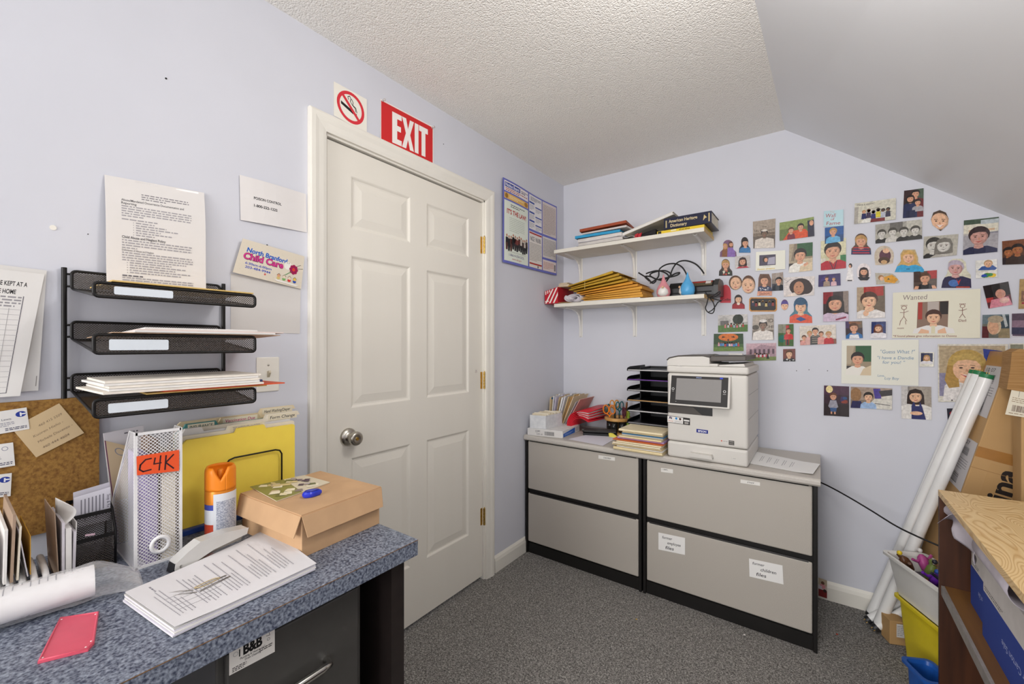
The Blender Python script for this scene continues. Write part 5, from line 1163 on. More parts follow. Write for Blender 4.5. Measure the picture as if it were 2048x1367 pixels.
def scissors(o, yaw, cc, lean, label, s=1.0, dz=.0):
    mt_ = mat('handle_' + cc, cc, .35)
    t = thing('scissors', label, 'scissors', o + ZP * .02, 'scissors in the carousel')
    dx = V((math.cos(yaw), math.sin(yaw), 0)); up = (ZP + lean).normalized()
    for sg in (-1, 1):
        dz_ = dz + .016; c = o + up * (.128 + dz_) + dx * sg * .0150 * s
        MB().tube([c + dx * .0130 * s * math.cos(k) + up * .021 * s * math.sin(k) for k in [j * math.pi / 10 for j in range(20)]], .0033 * s, 8, closed=True).obj('handle', mt_, t)
        MB().tube([c - up * .018 * s, o + up * (.104 + dz) + dx * sg * -.002, o + up * (.088 + dz)], .0035 * s, 8).obj('shank', mt_, t)
        MB().hexa([o + up * .024 + dx * (sg * .001 - .003) + dx.cross(up) * sg * .0015 * 0, o + up * .024 + dx * (sg * .001 + .001), o + up * .024 + dx * (sg * .001 + .001) + dx.cross(up) * sg * .0012, o + up * .024 + dx * (sg * .001 - .003) + dx.cross(up) * sg * .0012, o + up * (.095 + dz) + dx * (sg * .004 - .004), o + up * (.095 + dz) + dx * (sg * .004 + .004), o + up * (.095 + dz) + dx * (sg * .004 + .004) + dx.cross(up) * sg * .0012, o + up * (.095 + dz) + dx * (sg * .004 - .004) + dx.cross(up) * sg * .0012]).obj('blade', mat('steel_blade', '8a8a88', .25, .9), t)
sz = lambda k: cc0 + V((.046 * math.cos(k), .046 * math.sin(k), 0))
for i, (k, cc, lb, s, dz, ln_) in enumerate([(-2.4, 'e07a1c', 'bright orange handled scissors at the carousel front', 1.25, .006, V((-.05, -.05, 0))), (2.3, 'd8912a', 'amber handled scissors standing tallest at the back left', 1.05, .032, V((-.05, .03, 0))), (1.8, '1f6a70', 'teal handled scissors at the back of the carousel', 1.1, .022, V((0, .04, 0))), (-2.9, '2b6d62', 'dark green handled scissors at the carousel left edge', 1.0, .012, V((-.12, 0, 0))), (.9, 'a5602f', 'brown handled scissors at the back right', 1.0, .026, V((.06, .03, 0))), (-.55, '5a2434', 'maroon handled scissors at the front right', 1.2, .0, V((.07, -.05, 0)))]):
    scissors(sz(k), TH + i * .35 - .2, cc, ln_, lb, s, dz)
for i, (cc, lb) in enumerate((('c9c83a', 'yellow green marker in the carousel right cup'), ('9ab83c', 'lime green marker beside the yellow one'))):
    o = cc0 + V((.047 + .010 * i, .012 - .014 * i, .02)); tag(MB().cyl(o, o + V((.012, 0, .135 - .02 * i)), .0075, n=12).cyl(o + V((.012, 0, .135 - .02 * i)), o + V((.0125, 0, .142 - .02 * i)), .0055, .004, n=12).obj('marker', mat('marker_' + cc, cc, .4)), lb, 'marker')
# ================================================================ two wall shelves
m_shelf = mat('cream_shelf_laminate', 'e4dfd3', .5, var=.02, vs=10); m_edge = mat('raw_shelf_end', 'd9bb84', .7, var=.06, vs=60)
m_brk = mat('white_bracket_enamel', 'ebe8e2', .35, var=.01)
SH = [1.867, 1.521]; SA, SB_, SD = .069, .968, .25
for k, zt_ in enumerate(SH):
    s_ = thing('wall_shelf', ['upper', 'lower'][k] + ' cream wall shelf on white steel brackets', 'shelf', (.52, -.12, zt_ - .022), 'wall shelves')
    MB().box((SA, -SD, zt_ - .022), (SB_, -.004, zt_)).obj('board', m_shelf, s_, bevel=.001)
    MB().box((SB_, -SD + .001, zt_ - .021), (SB_ + .0012, -.005, zt_ - .001)).obj('end_edge', m_edge, s_)
    for x in (.135, .512, .916):
        zz = zt_ - .0222
        pr_ = [(-.0005, 0), (-.215, 0), (-.215, -.005), (-.12, -.011), (-.06, -.024), (-.034, -.044), (-.022, -.075), (-.014, -.13), (-.010, -.185), (-.0005, -.19)]
        br = MB().prism(pr_, (x - .006, 0, zz), (0, 1, 0), (0, 0, 1), (1, 0, 0), .012).obj('bracket', m_brk, s_)
        MB().box((x - .013, -.0030, zz - .19), (x + .013, -.0005, zz)).obj('wall_plate', m_brk, br, bevel=.001)
        MB().box((x - .010, -.215, zz - .0025), (x + .010, -.003, zz)).obj('arm_plate', m_brk, br)
        for dz in (-.035, -.175): MB().lathe([(.0042, 0), (.003, .002), (0, .0025)], (x, -.003, zz + dz), 10, ax=YM).obj('screw', mat('dull_screw', '8a867e', .4, .6), br)
Z1, Z2 = SH[0] + .0006, SH[1] + .0006
def sx(px, py=480, y=-.22): return B(px, py, y).x
def pile(name, x0, x1, y0, y1, z, th, m, label, cat, group, rot=0.0, rise=0.0):
    c = V(((x0 + x1) / 2, (y0 + y1) / 2, z + th / 2 + rise / 2)); u = V((math.cos(rot), math.sin(rot), rise / (x1 - x0))).normalized(); w = V((-math.sin(rot), math.cos(rot), 0)); n_ = u.cross(w)
    return tag(MB().obox(c, u, w, n_, x1 - x0, y1 - y0, th).obj(name, m), label, cat, group)
# upper shelf: papers and folders on the left
z = Z1; a, b_ = sx(1158), sx(1250); G = 'papers piled on the upper shelf'
for i, (nm, cc, th, lb, cat, dx, rt) in enumerate([
    ('clipboard', '2a2826', .004, 'dark clipboard at the bottom of the upper shelf pile', 'clipboard', -.01, .02),
    ('paper_bundle', 'cfc9c4', .017, 'white paper bundle on the dark clipboard', 'papers', .004, -.02),
    ('paper_bundle', 'a9a6ac', .004, 'thin grey papers second above the clipboard', 'papers', .010, .03),
    ('paper_bundle', 'd9d4d0', .020, 'white paper bundle below the blue folder', 'papers', .0, -.03),
    ('black_folder', '35333a', .003, 'thin black folder just under the blue folder', 'folder', -.006, .01),
    ('blue_folder', '2f9ac9', .016, 'bright blue folder on the upper shelf pile', 'folder', -.022, .05),
    ('paper_bundle', 'd6cdca', .010, 'pinkish papers between the blue and brown folders', 'papers', .03, -.04),
    ('brown_folder', 'a0492a', .016, 'rust brown folder crowning the upper shelf pile', 'folder', .008, .10)]):
    pile(nm, a + dx, b_ + dx - .01, -.235, -.03, z, th, mat('shelf_' + cc, cc, .65, var=.05), lb, cat, G, rt, .014 if i == 7 else 0); z += th + .0008 + (.004 if i >= 5 else 0)
# cream binder leaning across, dark pouch, atlas and dictionary
A, Bq = B(1232, 477, -.225), B(1348, 428, -.225); d_ = (Bq - A); d_.y = 0
bi = thing('leaning_binder', 'large cream board binder leaning over the books', 'binder', A)
u = d_.normalized(); n_ = V((-u.z, 0, u.x))
A.z = max(A.z, Z1 + .002)
for off, nm in ((.0, 'back_cover'), (.014, 'front_cover')): MB().slab([A + n_ * off, A + u * d_.length + n_ * off, A + u * d_.length + n_ * off + V((0, .2, 0)), A + n_ * off + V((0, .2, 0))], n_, .0025).obj(nm, mat('cream_board', 'dfd8c8', .6), bi)
MB().slab([A + n_ * .0028 + u * .004, A + u * (d_.length - .006) + n_ * .0028, A + u * (d_.length - .006) + n_ * .0028 + V((0, .19, 0)), A + n_ * .0028 + u * .004 + V((0, .19, 0))], n_, .011).obj('pages', m_paper, bi)
xa, xb = sx(1316, 465), sx(1412, 452)
xm = (sx(1330, 450) + sx(1424, 440)) / 2
at = thing('atlas', 'yellow spined atlas lying under the dictionary', 'book', ((xa + xb) / 2, -.12, Z1))
MB().box((xa, -.238, Z1), (xb - .004, -.03, Z1 + .017)).obj('cover', mat('yellow_book_cover', 'e6c63a', .4), at, bevel=.001)
p = Print([V((xa + .005, -.2382, Z1 + .0165)), V((xb - .01, -.2382, Z1 + .0165)), V((xb - .01, -.2382, Z1 + .001)), V((xa + .005, -.2382, Z1 + .001))], YM, 'e8c93e', thick=.0003, off=.0003); p.rect(p.w * .0, 10, p.w * .08, 95, '3a3428').rect(p.w * .3, 10, p.w * .42, 60, 'ece3b8').text('ATLAS APHIA', p.w * .48, 78, 55, '3a3220', width=p.w * .24, bold=.02); p.build('spine_print', at)
dz0 = Z1 + .0185; xd0, xd1, dh = sx(1330, 450), sx(1425, 445), .062
di = thing('dictionary', 'thick navy dictionary with gold title lying on the atlas', 'book', ((xd0 + xd1) / 2, -.12, dz0))
m_navy = mat('navy_book_cover', '191c38', .35)
MB().box((xd0, -.240, dz0), (xd1, -.045, dz0 + .003)).obj('cover', m_navy, di); MB().box((xd0, -.240, dz0 + dh - .003), (xd1, -.045, dz0 + dh)).obj('cover', m_navy, di)
MB().box((xd0, -.243, dz0), (xd1, -.238, dz0 + dh)).obj('spine', m_navy, di, bevel=.0015)
MB().box((xd0 + .004, -.238, dz0 + .0032), (xd1 - .004, -.05, dz0 + dh - .0032)).obj('pages', mat('page_edges', 'd9d2c0', .8), di)
p = Print([V((xd0 + .003, -.2432, dz0 + dh - .003)), V((xd1 - .003, -.2432, dz0 + dh - .003)), V((xd1 - .003, -.2432, dz0 + .003)), V((xd0 + .003, -.2432, dz0 + .003))], YM, '191c38', thick=.0003, off=.0003, mt='sign_plastic'); w_ = p.w
p.text('American Heritage', w_ * .10, 45, 30, 'd8c79a', width=w_ * .62, bold=.02).text('Dictionary', w_ * .14, 88, 30, 'd8c79a', width=w_ * .36, bold=.02).rect(w_ * .03, 18, w_ * .06, 88, 'b5a678').poly([(w_ * .86, 20), (w_ * .92, 50), (w_ * .88, 55), (w_ * .84, 75)], 'cdb884').rect(w_ * .95, 12, w_ * .975, 90, 'cdb884'); p.build('spine_print', di)
# dark pouch with red tabs below the binder
x0_, x1_ = sx(1268, 472), sx(1312, 468)
po = thing('dark_pouch', 'small dark zip pouch with red tabs beside the atlas', 'pouch', ((x0_ + x1_) / 2, -.2, Z1))
MB().hexa([(x0_, -.225, Z1), (x1_, -.225, Z1), (x1_, -.06, Z1), (x0_, -.06, Z1), (x0_ + .02, -.215, Z1 + .02), (x1_ - .004, -.215, Z1 + .042), (x1_ - .004, -.07, Z1 + .042), (x0_ + .02, -.07, Z1 + .02)]).obj('body', mat('dark_cloth', '201d20', .7), po, bevel=.004)
for k in range(2): MB().hexa([(x0_ + .004 + .02 * k, -.232, Z1 + .001), (x0_ + .022 + .02 * k, -.232, Z1 + .001), (x0_ + .022 + .02 * k, -.226, Z1 + .001), (x0_ + .004 + .02 * k, -.226, Z1 + .001), (x0_ + .010 + .02 * k, -.232, Z1 + .022), (x0_ + .030 + .02 * k, -.232, Z1 + .028), (x0_ + .030 + .02 * k, -.226, Z1 + .028), (x0_ + .010 + .02 * k, -.226, Z1 + .022)]).obj('red_tab', mat('red_fabric', 'b5202c', .6), po)
tag(MB().sheet(lambda u_, v_: V((sx(1236) + .11 * u_, -.245 + .15 * v_, Z1 + .006 + .05 * (1 - u_) * (.4 + .6 * v_) + .006 * math.sin(9 * u_ + 5 * v_))), 10, 6, .0006).obj('crumpled_sheet', m_paper), 'crumpled white sheet slumping off the shelf pile', 'paper')

# lower shelf
gx0, gx1 = .008, .105
gb = thing('striped_gift_box', 'red and white striped box overhanging the lower shelf end', 'box', (.06, -.15, Z2))
gq = [V((gx0, -.262, Z2)), V((gx1, -.262, Z2)), V((gx1, -.05, Z2)), V((gx0, -.05, Z2))]; gh = [.083, .105, .105, .083]
MB().hexa(gq + [q_ + ZP * h_ for q_, h_ in zip(gq, gh)]).obj('carton', mat('crimson_card', 'b31f2d', .45), gb, bevel=.001)
p = Print([gq[0] + ZP * gh[0], gq[1] + ZP * gh[1], gq[1] + ZP * .001, gq[0] + ZP * .001], YM, 'bb2030', thick=.0003, off=.0004); w_ = p.w
for k in range(3): p.poly([(w_ * (.02 + .30 * k), 97), (w_ * (.14 + .30 * k), 97), (w_ * (.68 + .30 * k), 3), (w_ * (.56 + .30 * k), 3)], 'ece4dc', 1 if k == 0 else 0)
for k in range(3): p.rect(w_ * (.04 + .15 * k), 3, w_ * (.11 + .15 * k), 30 - 5 * k, 'ece4dc', 1 if k == 0 else 0)
p.rect(w_ * .03, 78, w_ * .3, 86, 'ece4dc'); p.build('striped_front', gb)
r = random.Random(17)
for i in range(5): pile('small_papers', .085 + .004 * i, .165 - .002 * i, -.235, -.05, Z2 + .106 - .0 + .0052 * i - .106 * (0), .0045, mat('kraft_paper_%d' % (i % 2), ['c9b597', 'd9c9b0'][i % 2], .75), ['lowest', 'second', 'middle', 'fourth', 'topmost'][i] + ' kraft paper bundle resting over the striped box', 'papers', 'kraft papers by the striped box', r.uniform(-.08, .08))
cR = V((.205, -.25, Z2 + .030))
tag(MB().sheet(lambda u_, v_: cR + V((math.cos(u_ * 15 + 2.5) * (.062 - .044 * u_), .20 * v_, math.sin(u_ * 15 + 2.5) * (.0285 - .020 * u_))), 90, 2, .0012).obj('rolled_newsletter', mat('lilac_grey_paper', 'd6d0d4', .8, var=.1)), 'flattened roll of grey newsletters on the lower shelf', 'paper roll')
tag(MB().sheet(lambda u_, v_: V((.015 + .15 * u_, -.275 + .17 * v_, Z2 - .006 + .012 * u_ + .004 * math.sin(5 * u_))) if False else V((.072 + .125 * u_, -.262 + .17 * v_, Z2 + .0015 + .003 * math.sin(3.1 * u_))), 8, 2, .001).obj('tan_envelope', mat('tan_envelope_paper', 'c2a878', .7)), 'tan envelope under the newsletter roll on the lower shelf', 'envelope')
# manila envelopes fanned up to the right
G = 'manila envelopes on the lower shelf'; r = random.Random(41)
tag(MB().box((.26, -.246, Z2), (.63, -.05, Z2 + .004)).obj('white_envelope', m_paper), 'white envelope flat under the manila envelopes', 'envelope')
zl, zr = Z2 + .0055, Z2 + .0055
ordn = ['lowest', 'second', 'third', 'fourth', 'fifth', 'sixth', 'seventh', 'eighth', 'ninth', 'topmost']
for i in range(10):
    th = [.016, .014, .014, .016, .015, .016, .015, .016, .016, .016][i]
    xl = [.275, .262, .27, .285, .25, .225, .205, .175, .185, .165][i]; xr_ = xl + [.37, .375, .36, .355, .365, .36, .35, .345, .32, .30][i]
    cc = ['d39a3c', 'da9f3e', 'cf9638', 'd99a34', 'd08f30', 'd89326', 'b98d22', 'bd9426', 'b48a20', 'c29a2c'][i]
    q_ = [V((xl, -.245 + r.uniform(-.004, .006), zl)), V((xr_, -.240 + r.uniform(-.006, .006), zr)), V((xr_, -.03, zr)), V((xl, -.03, zl))]
    e_ = thing('manila_envelope', ordn[i] + ' padded manila envelope in the fanned pile on the lower shelf', 'envelope', (xl, -.14, zl), G)
    n_ = V((-(zr - zl), 0, xr_ - xl)).normalized()
    t0 = th * .35
    MB().hexa(q_ + [q_[0] + n_ * t0, q_[1] + n_ * th, q_[2] + n_ * th, q_[3] + n_ * t0]).obj('body', mat('envelope_' + cc, cc, .6, var=.07, vs=18), e_, bevel=.0025)
    if i in (5, 8, 9): MB().slab([q_[1] + n_ * th * .5 + V((-.002, -.002, 0)), q_[1] + n_ * th * .5 + V((.03, -.002, -.006)), q_[2] + n_ * th * .5 + V((.03, 0, -.006)), q_[2] + n_ * th * .5 + V((-.002, 0, 0))], n_, .0015).obj('flap', mat('envelope_' + cc, cc), e_)
    zl += t0 + .0045 + (.002 if i > 4 else 0); zr += th + .0010 + (.0015 if i > 4 else 0)
yb0 = -.247; xb0 = .285
tag(MB().tube([(xb0, yb0, Z2 + .075), (xb0 + .002, yb0 - .002, Z2 + .10), (xb0, yb0 + .002, Z2 + .122)], .0013, 6).obj('twine', mat('pale_twine', 'e0c878', .7)), 'pale rubber band round the upper manila envelopes', 'rubber band')
# two gnome figurines
def gnome(px, py, yaw, hat, face_cam, label):
    o = B(px, py, -.215); o.z = Z2; g = thing('gnome_figurine', label, 'figurine', o, 'gnomes on the lower shelf')
    s = .0375; f_ = V((math.cos(yaw), math.sin(yaw), 0))
    m_h = mat('glazed_' + hat, hat, .3, var=.06)
    MB().lathe([(s * .6, 0), (s * .86, .005), (s, .024), (s * .95, .044), (s * .76, .062), (s * .50, .076), (s * .30, .091), (s * .15, .110), (s * .05, .124), (0, .127)], o, 24).obj('hat', m_h, g)
    be = MB(); c = o + f_ * s * .44
    be.lathe([(0, .002), (s * .5, .004), (s * .78, .018), (s * .72, .036), (s * .46, .052), (0, .060)], c, 18).obj('beard', mat('white_glaze', 'e9e6e0', .35), g)
    n_ = o + f_ * s * 1.16 + ZP * .050; MB().lathe([(0, -.007), (.005, -.005), (.007, 0), (.005, .005), (0, .007)], n_, 12).obj('nose', mat('skin_glaze', 'd9b18c', .35), g)
vdir = lambda o: math.atan2(CAM.y - o.y, CAM.x - o.x)
gnome(1327, 596, vdir(B(1327, 596, -.215)) - .1, 'd98f96', 1, 'pink hatted gnome figurine with white beard on the lower shelf')
gnome(1375, 592, vdir(B(1375, 592, -.215)) - 2.0, '58a9dc', 0, 'blue hatted gnome figurine turned away on the lower shelf')
# black laminator with its cords
lx0, lx1 = sx(1338, 580, -.17), sx(1428, 575, -.17)
lm = thing('laminator', 'black laminating machine at the right end of the lower shelf', 'laminator', ((lx0 + lx1) / 2, -.11, Z2))
MB().prism([(-.18, 0), (-.03, 0), (-.03, .068), (-.06, .082), (-.14, .082), (-.18, .048)], (lx0, 0, Z2), (0, 1, 0), (0, 0, 1), (1, 0, 0), lx1 - lx0).obj('body', mat('black_glossy_plastic', '1c1b1c', .3), lm, bevel=.003)
MB().prism([(-.184, 0), (-.026, 0), (-.026, .072), (-.058, .087), (-.142, .087), (-.184, .052)], (lx1, 0, Z2), (0, 1, 0), (0, 0, 1), (1, 0, 0), .022).obj('end_cap', mat('dark_grey_plastic', '3a3938'), lm, bevel=.003)
k0, k1 = V((lx0 + .07, -.1795, Z2 + .0495)), V((lx1 - .01, -.1795, Z2 + .0495)); up_ = V((0, .04, .034)).normalized()
p = Print([k0 + up_ * .045, k1 + up_ * .045, k1 + up_ * .004, k0 + up_ * .004], V((0, -.034, .04)), '6a5f48', thick=.0003, off=.0006); w_ = p.w
p.rect(0, 0, w_, 30, 'a8322a').words(w_ * .05, 40, w_ * .9, 4, 14, 6, '3c352a', .9, 4).rect(w_ * .78, 2, w_ * .95, 60, 'd9cfc8'); p.build('warning_label', lm)
MB().box((lx0 + .02, -.183, Z2 + .016), (lx1 - .01, -.1805, Z2 + .022)).obj('feed_slot', m_dark, lm)
def cable(pts, y, r_, label, name='power_cord', m='black_cable'):
    P = [B(a, b_, y if not isinstance(y, list) else y[i]) for i, (a, b_) in enumerate(pts)]
    out = []
    n = len(P)
    for i in range(n - 1):
        p0, p1, p2, p3 = P[max(0, i - 1)], P[i], P[i + 1], P[min(n - 1, i + 2)]
        for j in range(8):
            f = j / 8; out.append(.5 * (2 * p1 + (p2 - p0) * f + (2 * p0 - 5 * p1 + 4 * p2 - p3) * f * f + (3 * p1 - p0 - 3 * p2 + p3) * f ** 3))
    out.append(P[-1]); return tag(MB().tube(out, r_, 8).obj(name, mat(m, '161516', .5)), label, 'cord')
cable([(1300, 566), (1310, 560), (1317, 552), (1319, 538), (1332, 529), (1350, 527), (1364, 534), (1373, 548), (1377, 560)], -.12, .0042, 'thick black cord arching to the blue gnome')
cable([(1330, 566), (1339, 553), (1346, 536), (1356, 524), (1372, 521), (1390, 527), (1402, 538), (1408, 547)], -.10, .0042, 'black cord arching highest over the laminator')
cable([(1292, 547), (1300, 544), (1315, 541), (1330, 545), (1337, 553), (1325, 560), (1308, 556), (1300, 549), (1312, 543), (1330, 541), (1342, 548), (1335, 556), (1318, 558), (1344, 553), (1356, 549), (1359, 545), (1350, 547), (1338, 554)], -.14, .0042, 'tangled black cord left of the pink gnome')
cable([(1277, 545), (1285, 550), (1296, 557), (1305, 566), (1312, 560), (1302, 553), (1290, 553), (1299, 562)], -.16, .0042, 'short black cord tangle behind the envelopes')
cable([(1411, 584), (1416, 594), (1414, 606), (1411, 616), (1416, 624), (1425, 626), (1429, 617), (1427, 606), (1421, 597), (1418, 593)], -.225, .0028, 'black cord loop hanging off the lower shelf end', m='black_cable')
cable([(1414, 592), (1424, 596), (1434, 599), (1443, 601), (1436, 604), (1430, 613), (1424, 620), (1416, 624)], -.222, .0028, 'crossing black cord of the bundle below the shelf end', m='black_cable')
cable([(1418, 594), (1428, 590), (1438, 583), (1440, 586), (1430, 593), (1420, 596)], -.228, .0028, 'short cord ends sticking out past the shelf end', m='black_cable')
# ================================================================ the wall of photographs
PA = lambda x, y: (1410 + x / 3.597, 360 + y / 3.597)
PB = lambda x, y: (1700 + x / 3.796, 360 + y / 3.796)
PC = lambda x, y: (1630 + x / 4.9, 660 + y / 4.9)
SK, SK2, SK3 = 'd9a283', 'e6b896', 'b98463'
BR, DK, BL = '5a3a24', '241a18', 'b98f55'
def face(p, x, y, s, hair=BR, skin=SK, long=False, fringe=True, cap=None):
    """head of height 2*s centred at x,y"""
    if long: p.poly([(x - s * .98, y - s * .2), (x - s * .7, y - s * .95), (x, y - s * 1.22), (x + s * .7, y - s * .95), (x + s * .98, y - s * .2), (x + s * 1.05, y + s * 1.25), (x + s * .4, y + s * 1.35), (x - s * .4, y + s * 1.35), (x - s * 1.05, y + s * 1.25)], hair)
    else: p.ell(x, y - s * .22, s * .90, s * 1.0, hair)
    dk_ = tuple(c * .72 for c in lin(skin)); p.ell(x, y + s * .08, s * .74, s * .95, dk_).ell(x - s * .06, y + s * .06, s * .64, s * .86, skin)
    if fringe: p.poly([(x - s * .76, y - s * .05), (x - s * .72, y - s * .75), (x - s * .3, y - s * 1.08), (x + s * .3, y - s * 1.08), (x + s * .72, y - s * .75), (x + s * .76, y - s * .05), (x + s * .55, y - s * .45), (x, y - s * .52), (x - s * .5, y - s * .42)], hair)
    if cap: p.ell(x, y - s * .45, s * .92, s * .78, cap, 14, 180, 360)
    p.line([(x - s * .44, y - s * .10), (x - s * .18, y - s * .13)], s * .07, '6a4a38').line([(x + s * .18, y - s * .13), (x + s * .44, y - s * .10)], s * .07, '6a4a38', 0).ell(x - s * .3, y + s * .06, s * .10, s * .065, '3a2820', 8, step=0).ell(x + s * .3, y + s * .06, s * .10, s * .065, '3a2820', 8, step=0)
    p.poly([(x - s * .08, y + s * .38), (x, y + s * .12), (x + s * .1, y + s * .38)], 'c48668' if skin != 'd4d0c8' else 'a8a49e').poly([(x - s * .34, y + s * .55), (x, y + s * .60), (x + s * .34, y + s * .55), (x, y + s * .74)], 'b8554e' if skin != 'd4d0c8' else '77736e')
    return p
def bust(p, x, y, s, hair=BR, shirt='c03030', skin=SK, long=False, bot=101, wd=1.75, **k):
    bot = max(bot, y + s * 1.3)
    p.poly([(x - s * wd, bot), (x - s * wd * .92, y + s * 1.75), (x - s * .75, y + s * 1.22), (x + s * .75, y + s * 1.22), (x + s * wd * .92, y + s * 1.75), (x + s * wd, bot)], shirt)
    p.poly([(x - s * .32, y + s * .8), (x + s * .32, y + s * .8), (x + s * .42, y + s * 1.35), (x, y + s * 1.5), (x - s * .42, y + s * 1.35)], skin)
    return face(p, x, y, s, hair, skin, long, **k)
def group(p, n, x0, x1, y, s, cols, sk=SK, seed=1, legs=None):
    r = random.Random(seed)
    for i in range(n):
        x = x0 + (x1 - x0) * i / max(1, n - 1); yy = y + r.uniform(-s, s) * .6; c = cols[i % len(cols)]
        p.poly([(x - s * .9, yy + s * .8), (x + s * .9, yy + s * .8), (x + s * 1.1, yy + s * 4), (x - s * 1.1, yy + s * 4)], c, 1 if i == 0 else 0)
        if legs: p.rect(x - s * .7, yy + s * 4, x + s * .7, yy + s * 6.5, legs, 0)
        p.ell(x, yy - s * .25, s * .9, s * 1.0, r.choice([BR, DK, BL, '3a2a20']), 10, step=1 if i == 0 else 0).ell(x, yy + s * .1, s * .65, s * .8, sk, 10, step=1 if i == 0 else 0)
    return p
def blobs(p, x0, y0, x1, y1, n, cols, rmin, rmax, seed=1):
    r = random.Random(seed); p.layer()
    for i in range(n):
        x, y, a = r.uniform(x0 + rmax, x1 - rmax), r.uniform(y0 + rmax * .7, y1 - rmax * .7), r.uniform(rmin, rmax); p.ell(x, y, a, a * r.uniform(.5, 1), r.choice(cols), 8, step=1)
    return p
GP = 'photographs pinned on the wall'
NP = 0
def snap(f, pts, base, label, draw, cat='photo', name='photo_print', shape=None, border=None, off=None):
    """pts: the four corners (or a box for a cut-out)"""
    global NP
    if len(pts) == 2: (a, b_), (c, d) = pts; pts = [(a, b_), (c, b_), (c, d), (a, d)]
    q = [B(*f(*t)) for t in pts]
    NP += 1; k = NP
    rr = random.Random(k * 3); cu = rr.uniform(.001, .0045); ax = rr.random() < .5
    p = Print(q, YM, border or base, shape=None, thick=.0005, off=off or (.0012 + .0008 * (k % 3)), mt='photo_colour' if cat == 'photo' else 'photo_gloss', strips=(3, 1) if not shape else 1, curl=None if shape else (lambda u, v: cu * (2 * u - 1) ** 2))
    if shape:
        p.shape = [(x * p.w, y * 100) for x, y in shape]; p.t = []; p.k = 0; p.poly(p.shape, base, 0)
    elif border: p.rect(p.w * .035, 3, p.w * .965, 97, base)
    draw(p, p.w)
    return tag(p.build(name), label, cat, GP)
ARCH = [(.5 + .5 * math.cos(math.pi + math.pi * i / 10), .45 + .45 * math.sin(math.pi + math.pi * i / 10)) for i in range(11)] + [(1, 1), (0, 1)]
OVAL = [(.5 + .5 * math.cos(i * math.pi / 10), .5 + .5 * math.sin(i * math.pi / 10)) for i in range(20)]
BUSTS = [(.5 + .31 * math.cos(math.pi * .9 + math.pi * 1.2 * i / 10), .30 + .30 * math.sin(math.pi * .9 + math.pi * 1.2 * i / 10)) for i in range(11)] + [(.80, .55), (.98, .72), (1, 1), (0, 1), (.02, .72), (.20, .55)]
RRECT = [(.06, 0), (.94, 0), (1, .12), (1, .88), (.94, 1), (.06, 1), (0, .88), (0, .12)]
# ---- left part
def d(p, w): bust(p, w * .32, 36, 13, BL, '8a5a3a', long=True, bot=100, wd=1.3); bust(p, w * .68, 26, 14, BR, '8a6ab0', long=True, bot=100, wd=1.5)
snap(PA, ((107, 430), (228, 552)), '7a5a78', 'cut-out of two girls hugging in purple, leftmost on the wall', d, shape=BUSTS)
def d(p, w): p.ell(w * .5, 36, w * .45, 36, DK); bust(p, w * .55, 38, 22, DK, '3a7ab0', long=False, wd=1.5)
snap(PA, ((245, 410), (328, 522)), '2a3a5a', 'small cut-out of dark haired girl in blue', d, shape=BUSTS)
def sign(p, w, a, b_, c):
    p.rect(0, 0, w, 45, 'a8998a').text(a, w * .5, 26, 7, '3a302a', 'c').text(b_, w * .52, 40, 9, '3a302a', 'c', width=w * .9).text(c, w * .52, 52, 8, '4a3e36', 'c', width=w * .9)
    p.rect(0, 56, w, 100, '6a5e54')
def d(p, w): sign(p, w, 'The', 'Ids Connecti', 'LD CARE CENTE'); bust(p, w * .52, 48, 12, '2a2220', 'd9cfc4', '7a6454', wd=2.6); p.ell(w * .52, 37, 9, 4, 'd9d0c6')
snap(PA, ((345, 300), (507, 277), (503, 487), (348, 492)), '8a7a6a', 'sepia photo of child in white before a lettered sign, upper left', d)
def d(p, w):
    p.rect(0, 0, w, 45, '8a9a5a').rect(0, 40, w, 100, '6b7a44').poly([(w * .1, 100), (w * .3, 55), (w * .75, 55), (w * .95, 100)], 'd0502a'); bust(p, w * .34, 52, 15, BR, '7a2a3a', wd=1.2); bust(p, w * .62, 42, 17, DK, 'd8542c', wd=1.5); p.rect(w * .82, 15, w, 100, '2a2a40').ell(w * .93, 30, 9, 14, SK)
snap(PA, ((537, 308), (782, 265), (787, 403), (537, 437)), '7a8a50', 'photo of two boys in orange lying on grass', d)
def d(p, w):
    p.text('The', w * .3, 14, 11, 'c9a0a0', slant=.2).text('Wall', w * .08, 42, 24, 'b0484a', width=w * .52, slant=.1).text('of', w * .36, 62, 17, 'b0484a').text('Fame', w * .14, 90, 22, 'b0484a', width=w * .7, slant=.1)
snap(PA, ((856, 225), (995, 213), (995, 330), (853, 337)), 'bcdbe2', 'pale blue note hand lettered Wall of Fame', d, 'note', 'wall_note')
def d(p, w): p.rect(0, 55, w, 100, '2a4a7a'); bust(p, w * .45, 32, 22, BL, '6ab0d8', wd=1.7)
snap(PA, ((862, 345), (997, 328), (995, 440), (862, 460)), '2a5a9a', 'photo of boy in light blue hooded jacket below the note', d, off=.0045)
def d(p, w): p.rect(0, 0, w, 50, 'd9d3b0').rect(w * .78, 55, w, 90, '3a7a4a').rect(0, 60, w * .2, 78, 'd6d0c0'); bust(p, w * .48, 38, 26, DK, 'b02030', wd=1.75); p.poly([(w * .38, 70), (w * .5, 82), (w * .62, 70), (w * .55, 68), (w * .45, 68)], SK).line([(w * .36, 72), (w * .5, 100)], 2, '23233a').line([(w * .64, 72), (w * .54, 100)], 2, '23233a')
snap(PA, ((833, 440), (1014, 415), (1014, 633), (833, 650)), 'cfc9a4', 'large photo of boy in red sports jacket below the pale blue note', d)
